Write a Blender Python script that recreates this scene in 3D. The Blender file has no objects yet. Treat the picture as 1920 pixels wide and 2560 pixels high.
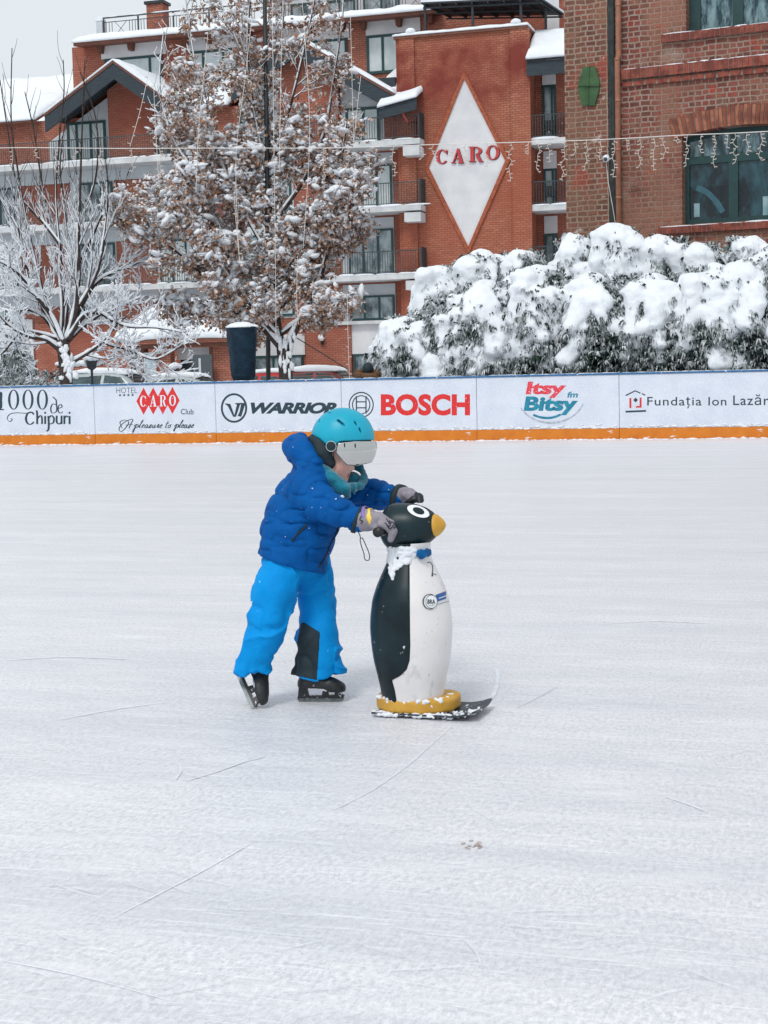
import bpy, bmesh, math, random
import numpy as np
from mathutils import Vector, Matrix
from mathutils.bvhtree import BVHTree
from math import sin, cos, pi, radians, atan, sqrt

sc = bpy.context.scene
COL = sc.collection
rnd = random.Random(7)

# ---------------------------------------------------------------- camera
FPX = 3845.0                       # focal length in pixels of the 1920 x 2560 photograph
CAM = Vector((0, 0, 1.28))
PITCH, ROLL = atan(346 / FPX), atan(0.02297)
fwd = Vector((0, cos(PITCH), -sin(PITCH)))
up0 = Vector((0, sin(PITCH), cos(PITCH)))
rt = Vector((1, 0, 0)) * cos(ROLL) - up0 * sin(ROLL)
upv = up0 * cos(ROLL) + Vector((1, 0, 0)) * sin(ROLL)
cd = bpy.data.cameras.new('camera')
cd.sensor_fit = 'VERTICAL'
cd.sensor_height = 36
cd.lens = 36 * FPX / 2560
cd.clip_start, cd.clip_end = 0.1, 3000
cam = bpy.data.objects.new('camera', cd)
COL.objects.link(cam)
m3 = Matrix((rt, upv, -fwd)).transposed()
cam.matrix_world = Matrix.Translation(CAM) @ m3.to_4x4()
sc.camera = cam

# ---------------------------------------------------------------- sky, sun, exposure (overcast)
SUN_EL, SUN_AZ = radians(52), radians(205)      # azimuth clockwise from +Y
w = bpy.data.worlds.new('World')
sc.world = w
w.use_nodes = True
nt = w.node_tree
bg = nt.nodes['Background']
sky = nt.nodes.new('ShaderNodeTexSky')
sky.sky_type = 'NISHITA'
sky.sun_disc = False
sky.sun_elevation = SUN_EL
sky.sun_rotation = SUN_AZ
sky.air_density, sky.dust_density, sky.ozone_density = 1.0, 5.0, 1.0
hs = nt.nodes.new('ShaderNodeHueSaturation')     # a closed cloud layer: greyer and more even than a clear sky
hs.inputs['Saturation'].default_value = 0.22
mxw = nt.nodes.new('ShaderNodeMix'); mxw.data_type = 'RGBA'
mxw.inputs[0].default_value = 0.85
mxw.inputs[7].default_value = (7.0, 7.55, 7.95, 1)
nt.links.new(sky.outputs[0], hs.inputs['Color'])
nt.links.new(hs.outputs[0], mxw.inputs[6])
nt.links.new(mxw.outputs[2], bg.inputs[0])
bg.inputs[1].default_value = 0.11
sd = bpy.data.lights.new('sun', 'SUN')
sd.energy = 1.3
sd.angle = radians(14)
sd.color = (1.0, 0.97, 0.93)
sun = bpy.data.objects.new('sun', sd)
COL.objects.link(sun)
sdir = Vector((sin(SUN_AZ) * cos(SUN_EL), cos(SUN_AZ) * cos(SUN_EL), sin(SUN_EL)))
sun.rotation_euler = sdir.to_track_quat('Z', 'Y').to_euler()
sc.view_settings.view_transform = 'Standard'
sc.view_settings.look = 'None'
sc.view_settings.gamma = 1
sc.view_settings.exposure = 0.13
sc.render.engine = 'CYCLES'
sc.cycles.use_denoising = True
sc.cycles.max_bounces = 6
# ---------------------------------------------------------------- helpers: pixels of the photograph to places
def ray(px, py):
    return (fwd + rt * ((px - 960) / FPX) + upv * ((1280 - py) / FPX))
def P(px, py, Z):
    return CAM + ray(px, py) * Z
def G(px, py, z=0.0):
    d = ray(px, py)
    return CAM + d * ((z - CAM.z) / d.z)
class Frame:                       # a place standing on the ground with its own heading: u along, v away, z up
    def __init__(s, origin, ang):
        s.o = Vector((origin[0], origin[1], 0)); s.a = ang
        s.U = Vector((cos(ang), sin(ang), 0)); s.V = Vector((-sin(ang), cos(ang), 0))
    def loc(s, p):
        q = Vector(p) - s.o
        return Vector((q.dot(s.U), q.dot(s.V), q.z))
    def hit(s, px, py, v=0.0):
        d = ray(px, py); c = CAM - s.o
        t = (v - c.dot(s.V)) / d.dot(s.V)
        q = s.loc(CAM + d * t)
        return q.x, q.z
    def world(s, u, v, z):
        return s.o + s.U * u + s.V * v + Vector((0, 0, z))
    def rect(s, x0, y0, x1, y1, v=0.0):     # pixel rectangle -> u0, z0, u1, z1
        xm, ym = (x0 + x1) / 2, (y0 + y1) / 2
        return s.hit(x0, ym, v)[0], s.hit(xm, y1, v)[1], s.hit(x1, ym, v)[0], s.hit(xm, y0, v)[1]

def thing(name, label, cat, loc=(0, 0, 0), rotz=0, group=None):
    o = bpy.data.objects.new(name, None)
    COL.objects.link(o)
    o.empty_display_size = 0.2
    o.location = loc; o.rotation_euler = (0, 0, rotz)
    tag(o, label, cat, group)
    return o
def tag(o, label, cat, group=None, kind=None):
    if label: o['label'] = label
    if cat: o['category'] = cat
    if group: o['group'] = group
    if kind: o['kind'] = kind
    return o
def dup(o, parent=None, loc=None, rotz=None, label=None):
    c = o.copy()
    COL.objects.link(c)
    if parent: c.parent = parent
    if loc is not None: c.location = loc
    if rotz is not None: c.rotation_euler = (0, 0, rotz)
    if label: c['label'] = label
    for ch in o.children: dup(ch, c)
    return c

def ico(sub):
    bm = bmesh.new()
    bmesh.ops.create_icosphere(bm, subdivisions=sub, radius=1)
    v = np.array([q.co[:] for q in bm.verts]); f = [[q.index for q in p.verts] for p in bm.faces]
    bm.free()
    return v, f
ICO = {k: ico(k) for k in (1, 2, 3)}

class MB:
    def __init__(s):
        s.v = []; s.f = []; s.m = []
    def add(s, vs, fs, mi=0):
        b = len(s.v)
        s.v.extend([tuple(q) for q in vs])
        s.f.extend([tuple(i + b for i in q) for q in fs])
        s.m.extend([mi] * len(fs))
    def box(s, x0, y0, z0, x1, y1, z1, mi=0):
        if x1 < x0: x0, x1 = x1, x0
        if y1 < y0: y0, y1 = y1, y0
        if z1 < z0: z0, z1 = z1, z0
        s.add([(x0, y0, z0), (x1, y0, z0), (x1, y1, z0), (x0, y1, z0), (x0, y0, z1), (x1, y0, z1), (x1, y1, z1), (x0, y1, z1)],
              [(0, 3, 2, 1), (4, 5, 6, 7), (0, 1, 5, 4), (1, 2, 6, 5), (2, 3, 7, 6), (3, 0, 4, 7)], mi)
    def prism(s, pts, y0, y1, mi=0):       # polygon in (x, z) extruded along y; y0 is the front
        a = sum(pts[i][0] * pts[(i + 1) % len(pts)][1] - pts[(i + 1) % len(pts)][0] * pts[i][1] for i in range(len(pts)))
        if a < 0: pts = pts[::-1]
        n = len(pts)
        s.add([(x, y0, z) for x, z in pts] + [(x, y1, z) for x, z in pts],
              [tuple(range(n)), tuple(range(2 * n - 1, n - 1, -1))] + [(i, i + n, (i + 1) % n + n, (i + 1) % n) for i in range(n)], mi)
    def hexa(s, a, b, mi=0):               # two quads (4 points each) joined
        s.add(list(a) + list(b), [(3, 2, 1, 0), (4, 5, 6, 7), (0, 1, 5, 4), (1, 2, 6, 5), (2, 3, 7, 6), (3, 0, 4, 7)], mi)
    def bar(s, p, q, r=0.02, n=4, mi=0):
        s.tube([p, q], [r, r], n, mi)
    def tube(s, pts, rad, n=6, mi=0, cap=True):
        pts = [Vector(p) for p in pts]
        if not hasattr(rad, '__len__'): rad = [rad] * len(pts)
        rings = []; ref = None
        for i, p in enumerate(pts):
            d = (pts[min(i + 1, len(pts) - 1)] - pts[max(i - 1, 0)])
            if d.length < 1e-9: d = Vector((0, 0, 1))
            d.normalize()
            if ref is None:
                ref = Vector((0, 0, 1)) if abs(d.z) < 0.9 else Vector((1, 0, 0))
            a = d.cross(ref)
            if a.length < 1e-6: a = d.cross(Vector((0, 1, 0)))
            a.normalize(); b = d.cross(a); ref = -b if False else ref
            rings.append([p + (a * cos(2 * pi * k / n + pi / n) + b * sin(2 * pi * k / n + pi / n)) * rad[i] for k in range(n)])
        vs = [q for r_ in rings for q in r_]
        fs = []
        for i in range(len(pts) - 1):
            for k in range(n):
                fs.append((i * n + k, i * n + (k + 1) % n, (i + 1) * n + (k + 1) % n, (i + 1) * n + k))
        if cap:
            fs.append(tuple(range(n - 1, -1, -1))); fs.append(tuple((len(pts) - 1) * n + k for k in range(n)))
        s.add(vs, fs, mi)
    def ball(s, c, r, sub=1, mi=0, jit=0.0, rng=rnd):
        v, f = ICO[sub]
        if not hasattr(r, '__len__'): r = (r, r, r)
        vv = v * np.array(r)
        if jit: vv = vv * (1 + np.array([[rng.uniform(-jit, jit)] for _ in range(len(v))]))
        s.add(vv + np.array(c), f, mi)
    def lathe(s, prof, n=24, c=(0, 0, 0), mi=0, sx=1, sy=1):      # prof: (r, z) from bottom to top
        b = len(s.v)
        vs = [(c[0] + r * cos(2 * pi * k / n) * sx, c[1] + r * sin(2 * pi * k / n) * sy, c[2] + z) for r, z in prof for k in range(n)]
        fs = [(i * n + k, i * n + (k + 1) % n, (i + 1) * n + (k + 1) % n, (i + 1) * n + k) for i in range(len(prof) - 1) for k in range(n)]
        fs += [tuple(range(n - 1, -1, -1)), tuple((len(prof) - 1) * n + k for k in range(n))]
        s.add(vs, fs, mi)
    def xform(s, mat):
        s.v = [tuple(mat @ Vector(q)) for q in s.v]
        return s
    def build(s, name, mats, parent=None, smooth=False, bevel=0):
        me = bpy.data.meshes.new(name)
        me.from_pydata(s.v, [], s.f)
        if not isinstance(mats, (list, tuple)): mats = [mats]
        for q in mats: me.materials.append(q)
        if any(s.m): me.polygons.foreach_set('material_index', s.m)
        if smooth: me.polygons.foreach_set('use_smooth', [True] * len(s.f))
        me.validate(); me.update()
        o = bpy.data.objects.new(name, me)
        COL.objects.link(o)
        if parent: o.parent = parent
        if bevel:
            b = o.modifiers.new('b', 'BEVEL'); b.width = bevel; b.segments = 2; b.limit_method = 'ANGLE'
        return o

# ---------------------------------------------------------------- helpers: soft shapes from distance fields
_tab = np.random.RandomState(3).rand(32, 32, 32)
def noise3(Q, scale, seed=0):
    q = Q * scale + seed * 7.31 + 100.0
    i = np.floor(q).astype(int); f = q - i; f = f * f * (3 - 2 * f)
    i0 = i % 32; i1 = (i + 1) % 32
    r = 0
    for a in (0, 1):
        for b in (0, 1):
            for c in (0, 1):
                wt = (f[:, 0] if a else 1 - f[:, 0]) * (f[:, 1] if b else 1 - f[:, 1]) * (f[:, 2] if c else 1 - f[:, 2])
                r = r + wt * _tab[(i1 if a else i0)[:, 0], (i1 if b else i0)[:, 1], (i1 if c else i0)[:, 2]]
    return r * 2 - 1
def capd(Q, a, b, ra, rb, sy=1.0):
    a = np.array(a); b = np.array(b); S = np.array([1, 1 / sy, 1])
    q = (Q - a) * S; ab = (b - a) * S
    t = np.clip(q @ ab / max(ab @ ab, 1e-12), 0, 1)
    return np.linalg.norm(q - t[:, None] * ab, axis=1) - (ra + (rb - ra) * t)
def elld(Q, c, r, R=None):
    q = Q - np.array(c)
    if R is not None: q = q @ np.array(R)
    r = np.array(r)
    k0 = np.linalg.norm(q / r, axis=1); k1 = np.linalg.norm(q / r ** 2, axis=1)
    return k0 * (k0 - 1) / np.maximum(k1, 1e-9)
def smin(a, b, k):
    h = np.clip(0.5 + 0.5 * (b - a) / k, 0, 1)
    return b + (a - b) * h - k * h * (1 - h)
def chain(Q, pts, rad, k=0.02, sy=1.0):
    d = None
    for i in range(len(pts) - 1):
        e = capd(Q, pts[i], pts[i + 1], rad[i], rad[i + 1], sy)
        d = e if d is None else smin(d, e, k)
    return d
def nets(fn, lo, hi, h):
    lo = np.array(lo, float); hi = np.array(hi, float)
    n = np.ceil((hi - lo) / h).astype(int) + 1
    ax = [lo[i] + np.arange(n[i]) * h for i in range(3)]
    val = np.empty(n)
    yy, zz = np.meshgrid(ax[1], ax[2], indexing='ij')
    step = max(1, int(150000 / (n[1] * n[2])))
    for i in range(0, n[0], step):
        xs = ax[0][i:i + step]
        Q = np.empty((len(xs), n[1], n[2], 3))
        Q[..., 0] = xs[:, None, None]; Q[..., 1] = yy; Q[..., 2] = zz
        val[i:i + step] = fn(Q.reshape(-1, 3)).reshape(len(xs), n[1], n[2])
    ins = val < 0
    s = np.zeros(n - 1, int)
    for a in (0, 1):
        for b in (0, 1):
            for c in (0, 1):
                s += ins[a:n[0] - 1 + a, b:n[1] - 1 + b, c:n[2] - 1 + c]
    act = np.argwhere((s > 0) & (s < 8))
    idx = -np.ones(n - 1, int); idx[tuple(act.T)] = np.arange(len(act))
    acc = np.zeros((len(act), 3)); cnt = np.zeros(len(act))
    cor = [(a, b, c) for a in (0, 1) for b in (0, 1) for c in (0, 1)]
    for p in cor:
        for q in cor:
            df = [q[i] - p[i] for i in range(3)]
            if sum(df) == 1 and min(df) == 0:
                va = val[act[:, 0] + p[0], act[:, 1] + p[1], act[:, 2] + p[2]]
                vb = val[act[:, 0] + q[0], act[:, 1] + q[1], act[:, 2] + q[2]]
                cr = (va < 0) != (vb < 0)
                t = np.where(cr, va / np.where(cr, va - vb, 1), 0)
                acc += np.where(cr[:, None], np.array(p) + t[:, None] * np.array(df), 0); cnt += cr
    V = lo + (act + acc / cnt[:, None]) * h
    F = []
    for d in range(3):
        e, g = (d + 1) % 3, (d + 2) % 3
        sl0 = [slice(None)] * 3; sl1 = [slice(None)] * 3
        sl0[d] = slice(0, n[d] - 1); sl1[d] = slice(1, n[d])
        cr = ins[tuple(sl0)] != ins[tuple(sl1)]
        E = np.argwhere(cr)
        E = E[(E[:, e] > 0) & (E[:, g] > 0) & (E[:, e] < n[e] - 1) & (E[:, g] < n[g] - 1)]
        if not len(E): continue
        def cell(de, dg):
            q = E.copy(); q[:, e] -= de; q[:, g] -= dg
            return idx[tuple(q.T)]
        quad = np.stack([cell(1, 1), cell(0, 1), cell(0, 0), cell(1, 0)], 1)
        flip = ~ins[tuple(E.T)]
        quad[flip] = quad[flip][:, ::-1]
        F.append(quad)
    F = np.concatenate(F)
    F = F[(F >= 0).all(1)]
    return V, F
def soft(name, fn, lo, hi, h, mats, parent, part=None, shift=(0, 0, 0)):     # one smooth continuous mesh
    V, F = nets(fn, lo, hi, h)
    mb = MB(); mb.v = [tuple(q) for q in (V + np.array(shift)).tolist()]; mb.f = [tuple(q) for q in F.tolist()]
    mb.m = [0] * len(F)
    if part is not None:
        mb.m = [int(q) for q in part(V[F].mean(1))]
    return mb.build(name, mats, parent, True)
def bounds(pts, pad):
    a = np.array([tuple(p) for p in pts])
    return a.min(0) - pad, a.max(0) + pad
def inpoly(x, y, poly):
    r = np.zeros(len(x), bool); n = len(poly)
    for i in range(n):
        x0, y0 = poly[i]; x1, y1 = poly[(i + 1) % n]
        if y0 == y1: continue
        c = ((y0 > y) != (y1 > y)) & (x < (x1 - x0) * (y - y0) / (y1 - y0) + x0)
        r ^= c
    return r
def topx(W):                       # world points (N,3) -> photograph pixels
    q = W - np.array(CAM)
    Z = q @ np.array(fwd)
    return 960 + FPX * (q @ np.array(rt)) / Z, 1280 - FPX * (q @ np.array(upv)) / Z
def smooth_pts(pts, n=6, closed=False):     # Catmull-Rom
    p = [Vector(q) for q in pts]; out = []
    N = len(p)
    for i in range(N if closed else N - 1):
        g = (lambda k: p[k % N]) if closed else (lambda k: p[max(0, min(N - 1, k))])
        a, b, c, d = g(i - 1), g(i), g(i + 1), g(i + 2)
        for k in range(n):
            t = k / n
            out.append(0.5 * ((2 * b) + (c - a) * t + (2 * a - 5 * b + 4 * c - d) * t * t + (3 * b - a - 3 * c + d) * t ** 3))
    if not closed: out.append(p[-1])
    return out

# ---------------------------------------------------------------- helpers: materials
def hx(r, g, b):                   # sRGB 0-255 -> linear
    f = lambda c: ((c / 255 + 0.055) / 1.055) ** 2.4 if c > 10 else c / 3294.6
    return (f(r), f(g), f(b), 1)
class NT:
    def __init__(s, name):
        s.m = bpy.data.materials.new(name); s.m.use_nodes = True
        s.t = s.m.node_tree; s.b = s.t.nodes['Principled BSDF']
        s.tc = None
    def n(s, kind, **kw):
        q = s.t.nodes.new('ShaderNode' + kind)
        for k, v in kw.items(): setattr(q, k, v)
        return q
    def l(s, a, b): s.t.links.new(a, b)
    def coord(s, scale=(1, 1, 1), rot=(0, 0, 0)):
        if s.tc is None: s.tc = s.n('TexCoord')
        mp = s.n('Mapping'); mp.inputs['Scale'].default_value = scale; mp.inputs['Rotation'].default_value = rot
        s.l(s.tc.outputs['Object'], mp.inputs[0])
        return mp.outputs[0]
    def noise(s, vec, scale, detail=4, rough=0.55, lo=0.35, hi=0.65):
        q = s.n('TexNoise'); q.inputs['Scale'].default_value = scale; q.inputs['Detail'].default_value = detail
        q.inputs['Roughness'].default_value = rough
        s.l(vec, q.inputs['Vector'])
        r = s.n('MapRange'); r.inputs[1].default_value = lo; r.inputs[2].default_value = hi
        s.l(q.outputs[0], r.inputs[0])
        return r.outputs[0]
    def mix(s, fac, a, b, mode='MIX'):
        q = s.n('Mix', data_type='RGBA', blend_type=mode)
        if hasattr(fac, 'is_linked') or hasattr(fac, 'links'): s.l(fac, q.inputs[0])
        else: q.inputs[0].default_value = fac
        for v, i in ((a, 6), (b, 7)):
            if isinstance(v, tuple): q.inputs[i].default_value = v
            else: s.l(v, q.inputs[i])
        return q.outputs[2]
    def math(s, op, a, b=0.0):
        q = s.n('Math', operation=op)
        for v, i in ((a, 0), (b, 1)):
            if isinstance(v, (int, float)): q.inputs[i].default_value = v
            else: s.l(v, q.inputs[i])
        return q.outputs[0]
    def bump(s, h, strength=0.3, dist=0.01):
        q = s.n('Bump'); q.inputs['Strength'].default_value = strength; q.inputs['Distance'].default_value = dist
        s.l(h, q.inputs['Height']); s.l(q.outputs[0], s.b.inputs['Normal'])
    def set(s, col=None, rough=0.6, metal=0.0, spec=0.5, **kw):
        if col is not None:
            if isinstance(col, tuple): s.b.inputs['Base Color'].default_value = col
            else: s.l(col, s.b.inputs['Base Color'])
        s.b.inputs['Roughness'].default_value = rough; s.b.inputs['Metallic'].default_value = metal
        s.b.inputs['Specular IOR Level'].default_value = spec
        for k, v in kw.items(): s.b.inputs[k.replace('_', ' ')].default_value = v
        return s.m
def mat(name, c1, c2=None, scale=6, rough=0.6, metal=0.0, spec=0.5, bump=0.0, bscale=30, bdist=0.01, stretch=(1, 1, 1), frost=None, fscale=40, lo=0.35, hi=0.65, **kw):
    t = NT(name)
    c = t.mix(t.noise(t.coord(stretch), scale, lo=lo, hi=hi), c1, c2 if c2 else tuple(min(1, q * 0.82) for q in c1[:3]) + (1,))
    if frost is not None:          # stuck snow and rime with a shape of its own
        c = t.mix(t.noise(t.coord(), fscale, 5, 0.6, frost, frost + 0.06), c, hx(232, 236, 242))
    if bump: t.bump(t.noise(t.coord(stretch), bscale, 5, 0.6, 0.2, 0.8), bump, bdist)
    return t.set(c, rough, metal, spec, **kw)
def brick(name, c1, c2, mortar, bw, bh, ms, stain=None, patch=None, swap=False, bias=0.0, bump=0.5, bdist=0.01, stain_scale=0.35, squash=1.0, high=None, wobble=.35):
    t = NT(name)
    v = t.coord()
    sp = t.n('SeparateXYZ'); t.l(v, sp.inputs[0])
    nm = t.n('SeparateXYZ'); t.l(t.tc.outputs['Normal'], nm.inputs[0])
    side = t.math('GREATER_THAN', t.math('ABSOLUTE', nm.outputs[0]), 0.7)
    mx = t.n('Mix'); t.l(side, mx.inputs[0]); t.l(sp.outputs[0], mx.inputs[2]); t.l(sp.outputs[1], mx.inputs[3])
    cb = t.n('CombineXYZ')
    t.l(mx.outputs[0], cb.inputs[1 if swap else 0]); t.l(sp.outputs[2], cb.inputs[0 if swap else 1])
    wob = t.n('TexNoise'); wob.inputs['Scale'].default_value = 3.0; t.l(v, wob.inputs['Vector'])
    ad = t.n('VectorMath', operation='MULTIPLY_ADD')
    t.l(wob.outputs['Color'], ad.inputs[0]); ad.inputs[1].default_value = (bh * wobble,) * 3; t.l(cb.outputs[0], ad.inputs[2])
    b = t.n('TexBrick'); b.offset = 0.5; b.squash = squash; b.squash_frequency = 2
    for k, q in (('Scale', 1.0), ('Mortar Size', ms), ('Mortar Smooth', 0.25), ('Bias', bias), ('Brick Width', bw), ('Row Height', bh)):
        b.inputs[k].default_value = q
    b.inputs['Color1'].default_value = c1; b.inputs['Color2'].default_value = c2; b.inputs['Mortar'].default_value = mortar
    t.l(ad.outputs[0], b.inputs['Vector'])
    c = b.outputs['Color']
    c = t.mix(t.math('MULTIPLY', t.noise(v, 9, 4, 0.6, 0.35, 0.75), .5), c, tuple(q * 0.62 for q in c1[:3]) + (1,))
    if stain: c = t.mix(t.math('MULTIPLY', t.noise(v, stain_scale, 3, 0.6, 0.42, 0.62), 0.65), c, stain)
    if high:                       # old soot and damp staining near the top of the wall
        col, z0, z1, z2, z3 = high
        r1 = t.n('MapRange'); r1.inputs[1].default_value = z0; r1.inputs[2].default_value = z1; t.l(sp.outputs[2], r1.inputs[0])
        r2 = t.n('MapRange'); r2.inputs[1].default_value = z3; r2.inputs[2].default_value = z2; t.l(sp.outputs[2], r2.inputs[0])
        c = t.mix(t.math('MULTIPLY', t.math('MULTIPLY', r1.outputs[0], r2.outputs[0]), t.noise(v, .7, 4, .6, .32, .55)), c, col)
    if patch:
        for col, sca, lo, hi, amt in patch:
            c = t.mix(t.math('MULTIPLY', t.noise(v, sca, 5, 0.62, lo, hi), amt), c, col)
    hgt = t.math('SUBTRACT', t.noise(v, 25, 4, 0.6, 0.2, 0.8), t.math('MULTIPLY', b.outputs['Fac'], 1.6))
    t.bump(hgt, bump, bdist)
    return t.set(c, 0.85, 0, 0.2)

SNOW = mat('snow', (0.80, 0.83, 0.87, 1), (0.74, 0.775, 0.82, 1), 3, 0.85, spec=0.15, bump=0.35, bscale=22, bdist=0.03)
SNOWS = mat('snow_small', (0.80, 0.82, 0.85, 1), (0.70, 0.73, 0.78, 1), 8, 0.85, spec=0.15, bump=0.3, bscale=60, bdist=0.01)
BLACK = mat('black_plastic', hx(28, 32, 36), hx(20, 24, 27), 8, 0.45)
DARKM = mat('dark_metal', hx(38, 48, 54), hx(28, 36, 42), 5, 0.5)
WIRE = mat('white_wire', hx(225, 222, 218), hx(205, 200, 196), 9, 0.5)

# ---------------------------------------------------------------- helpers: lettering
def font_mesh(s, bold=0.0, shear=0.0, space=1.0):
    cu = bpy.data.curves.new('t', 'FONT'); cu.body = s; cu.size = 1; cu.offset = bold; cu.shear = shear; cu.space_character = space
    cu.resolution_u = 4; cu.fill_mode = 'FRONT'
    o = bpy.data.objects.new('t', cu); COL.objects.link(o)
    me = bpy.data.meshes.new_from_object(o.evaluated_get(bpy.context.evaluated_depsgraph_get()))
    vs = [(q.co.x, q.co.y) for q in me.vertices]; fs = [tuple(p.vertices) for p in me.polygons]
    bpy.data.objects.remove(o); bpy.data.curves.remove(cu); bpy.data.meshes.remove(me)
    return vs, fs
class G2:                          # flat lettering: strokes and outlines in (x, y)
    def __init__(s): s.v = []; s.f = []; s.k = []; s.n = 0
    def poly(s, pts):
        a = sum(pts[i][0] * pts[(i + 1) % len(pts)][1] - pts[(i + 1) % len(pts)][0] * pts[i][1] for i in range(len(pts)))
        if a < 0: pts = pts[::-1]
        b = len(s.v); s.v += [(p[0], p[1]) for p in pts]; s.k += [s.n] * len(pts); s.n += 1
        s.f.append(tuple(range(b, b + len(pts))))
    def ring(s, c, ro, ri, a0=0, a1=360, n=32, d=(0, 0)):
        b = len(s.v)
        for i in range(n + 1):
            a = radians(a0 + (a1 - a0) * i / n)
            s.v += [(c[0] + ro[0] * cos(a), c[1] + ro[1] * sin(a)), (c[0] + d[0] + ri[0] * cos(a), c[1] + d[1] + ri[1] * sin(a))]
            s.k += [s.n] * 2
        s.n += 1
        for i in range(n): s.f.append((b + 2 * i, b + 2 * i + 2, b + 2 * i + 3, b + 2 * i + 1) if a1 < a0 else (b + 2 * i + 1, b + 2 * i, b + 2 * i + 2, b + 2 * i + 3))
    def pen(s, pts, wd, thin=None, ang=40, n=5):       # a broad-nib stroke through the points
        pp = [q.to_2d() for q in smooth_pts([(p[0], p[1], 0) for p in pts], n)]
        thin = wd if thin is None else thin
        nib = Vector((cos(radians(ang)), sin(radians(ang))))
        b = len(s.v); L = len(pp)
        for i, p in enumerate(pp):
            d = (pp[min(i + 1, L - 1)] - pp[max(0, i - 1)]); d = d.normalized() if d.length > 1e-9 else Vector((1, 0))
            nn = Vector((-d.y, d.x)); wv = thin + (wd - thin) * abs(nn.dot(nib)) ** 1.5
            s.v += [tuple(p + nn * wv / 2), tuple(p - nn * wv / 2)]; s.k += [s.n] * 2
        s.n += 1
        for i in range(L - 1): s.f.append((b + 2 * i, b + 2 * i + 1, b + 2 * i + 3, b + 2 * i + 2))
    def text(s, vf, x0, y0, x1, y1):
        v, f = vf; xs = [q[0] for q in v]; ys = [q[1] for q in v]
        a, b_, c, d = min(xs), min(ys), max(xs), max(ys); b = len(s.v)
        s.v += [(x0 + (q[0] - a) / (c - a) * (x1 - x0), y0 + (q[1] - b_) / (d - b_) * (y1 - y0)) for q in v]
        s.k += [s.n] * len(v); s.n += 1
        s.f += [tuple(i + b for i in q) for q in f]
    def serif(s, ch, x0, y0, x1, y1, sw=0.24):         # slab-serif capitals C A R O
        w_, h_ = x1 - x0, y1 - y0
        X = lambda q: x0 + q * w_
        Y = lambda q: y0 + q * h_
        pl = lambda *p: s.poly([(X(a), Y(b)) for a, b in p])
        if ch == 'O':
            s.ring((X(.5), Y(.5)), (w_ / 2, h_ / 2), (w_ * (.5 - sw), h_ * .44))
        if ch == 'C':
            s.ring((X(.5), Y(.5)), (w_ / 2, h_ / 2), (w_ * (.5 - sw), h_ * .44), 42, 322, d=(w_ * .03, 0))
            pl((.84, .68), (.93, .68), (.93, 1), (.84, .9))
        if ch == 'A':
            pl((.12, .05), (.2, .05), (.5, .78), (.46, .98)); pl((.62, .05), (.9, .05), (.58, 1), (.44, 1))
            pl((.28, .3), (.66, .3), (.66, .36), (.28, .36)); pl((0, 0), (.34, 0), (.34, .06), (0, .06)); pl((.5, 0), (1, 0), (1, .06), (.5, .06))
        if ch == 'R':
            pl((.12, 0), (.36, 0), (.36, 1), (.12, 1)); pl((0, 0), (.48, 0), (.48, .06), (0, .06)); pl((0, .94), (.5, .94), (.5, 1), (0, 1))
            s.ring((X(.48), Y(.74)), (w_ * .42, h_ * .26), (w_ * .19, h_ * .2), -90, 90)
            pl((.46, .48), (.68, .52), (.9, .06), (.7, 0)); pl((.7, 0), (1, 0), (1, .06), (.7, .06))
def put(mb, g, fn, mi=0):          # g: G2 in its own plane, fn maps (x, y, layer) -> local point
    mb.add([fn(q[0], q[1], k) for q, k in zip(g.v, g.k)], g.f, mi)
# ---------------------------------------------------------------- ground, ice
BF = Frame((((-7.7757 + 6.748) / 2), (31.2867 + 26.9089) / 2), radians(-16.7745))
SEAMS = [-10.66, -8.045, -5.432, -2.83, -0.256, 2.368, 4.99, 7.61, 10.22]

mb = MB(); mb.add([(-300, -120, -0.03), (300, -120, -0.03), (300, 600, -0.03), (-300, 600, -0.03)], [(0, 1, 2, 3)])
tag(mb.build('snow_ground', SNOW), 'trodden snow covering the ground beyond the rink', 'ground', kind='structure')

t = NT('rink_ice')
c0 = t.coord()
st = t.noise(t.coord((0.16, 1.5, 1)), 1.6, 5, 0.62, 0.36, 0.66)           # resurfacing streaks along the rink
st2 = t.noise(t.coord((0.5, 9, 1), (0, 0, 0.05)), 2.0, 4, 0.6, 0.35, 0.7)
fr = t.math('MULTIPLY', t.noise(t.coord((1, .5, 1)), 70, 6, 0.8, 0.40, 0.62), t.noise(t.coord((.5, 1.6, 1)), 5, 4, 0.6, 0.15, 0.5))                                # shaved frost
cl = t.noise(c0, 1.1, 4, 0.6, 0.35, 0.68)
sc1 = t.noise(t.coord((3, 55, 1), (0, 0, 0.5)), 1.4, 3, 0.55, 0.605, 0.655)    # fine skate cuts in several directions
sc2 = t.noise(t.coord((55, 3, 1), (0, 0, 0.35)), 1.2, 3, 0.55, 0.625, 0.675)
sc3 = t.noise(t.coord((2, 70, 1), (0, 0, -0.25)), 1.1, 3, 0.55, 0.59, 0.65)
c = t.mix(st, hx(214, 215, 220), hx(239, 239, 240))
c = t.mix(t.math('MULTIPLY', st2, 0.30), c, hx(240, 241, 245))
c = t.mix(t.math('MULTIPLY', cl, 0.4), c, hx(223, 222, 225))
c = t.mix(t.math('MULTIPLY', fr, 0.8), c, hx(186, 188, 196))
c = t.mix(t.math('MULTIPLY', sc1, 0.5), c, hx(244, 245, 248))
c = t.mix(t.math('MULTIPLY', sc2, 0.35), c, hx(196, 199, 208))
c = t.mix(t.math('MULTIPLY', sc3, 0.35), c, hx(244, 245, 248))
t.bump(t.math('ADD', t.math('ADD', fr, t.math('MULTIPLY', sc1, -1.2)), t.math('MULTIPLY', st2, 0.8)), 0.22, 0.006)
ICE = t.set(c, 0.36, 0, 0.35)
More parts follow.
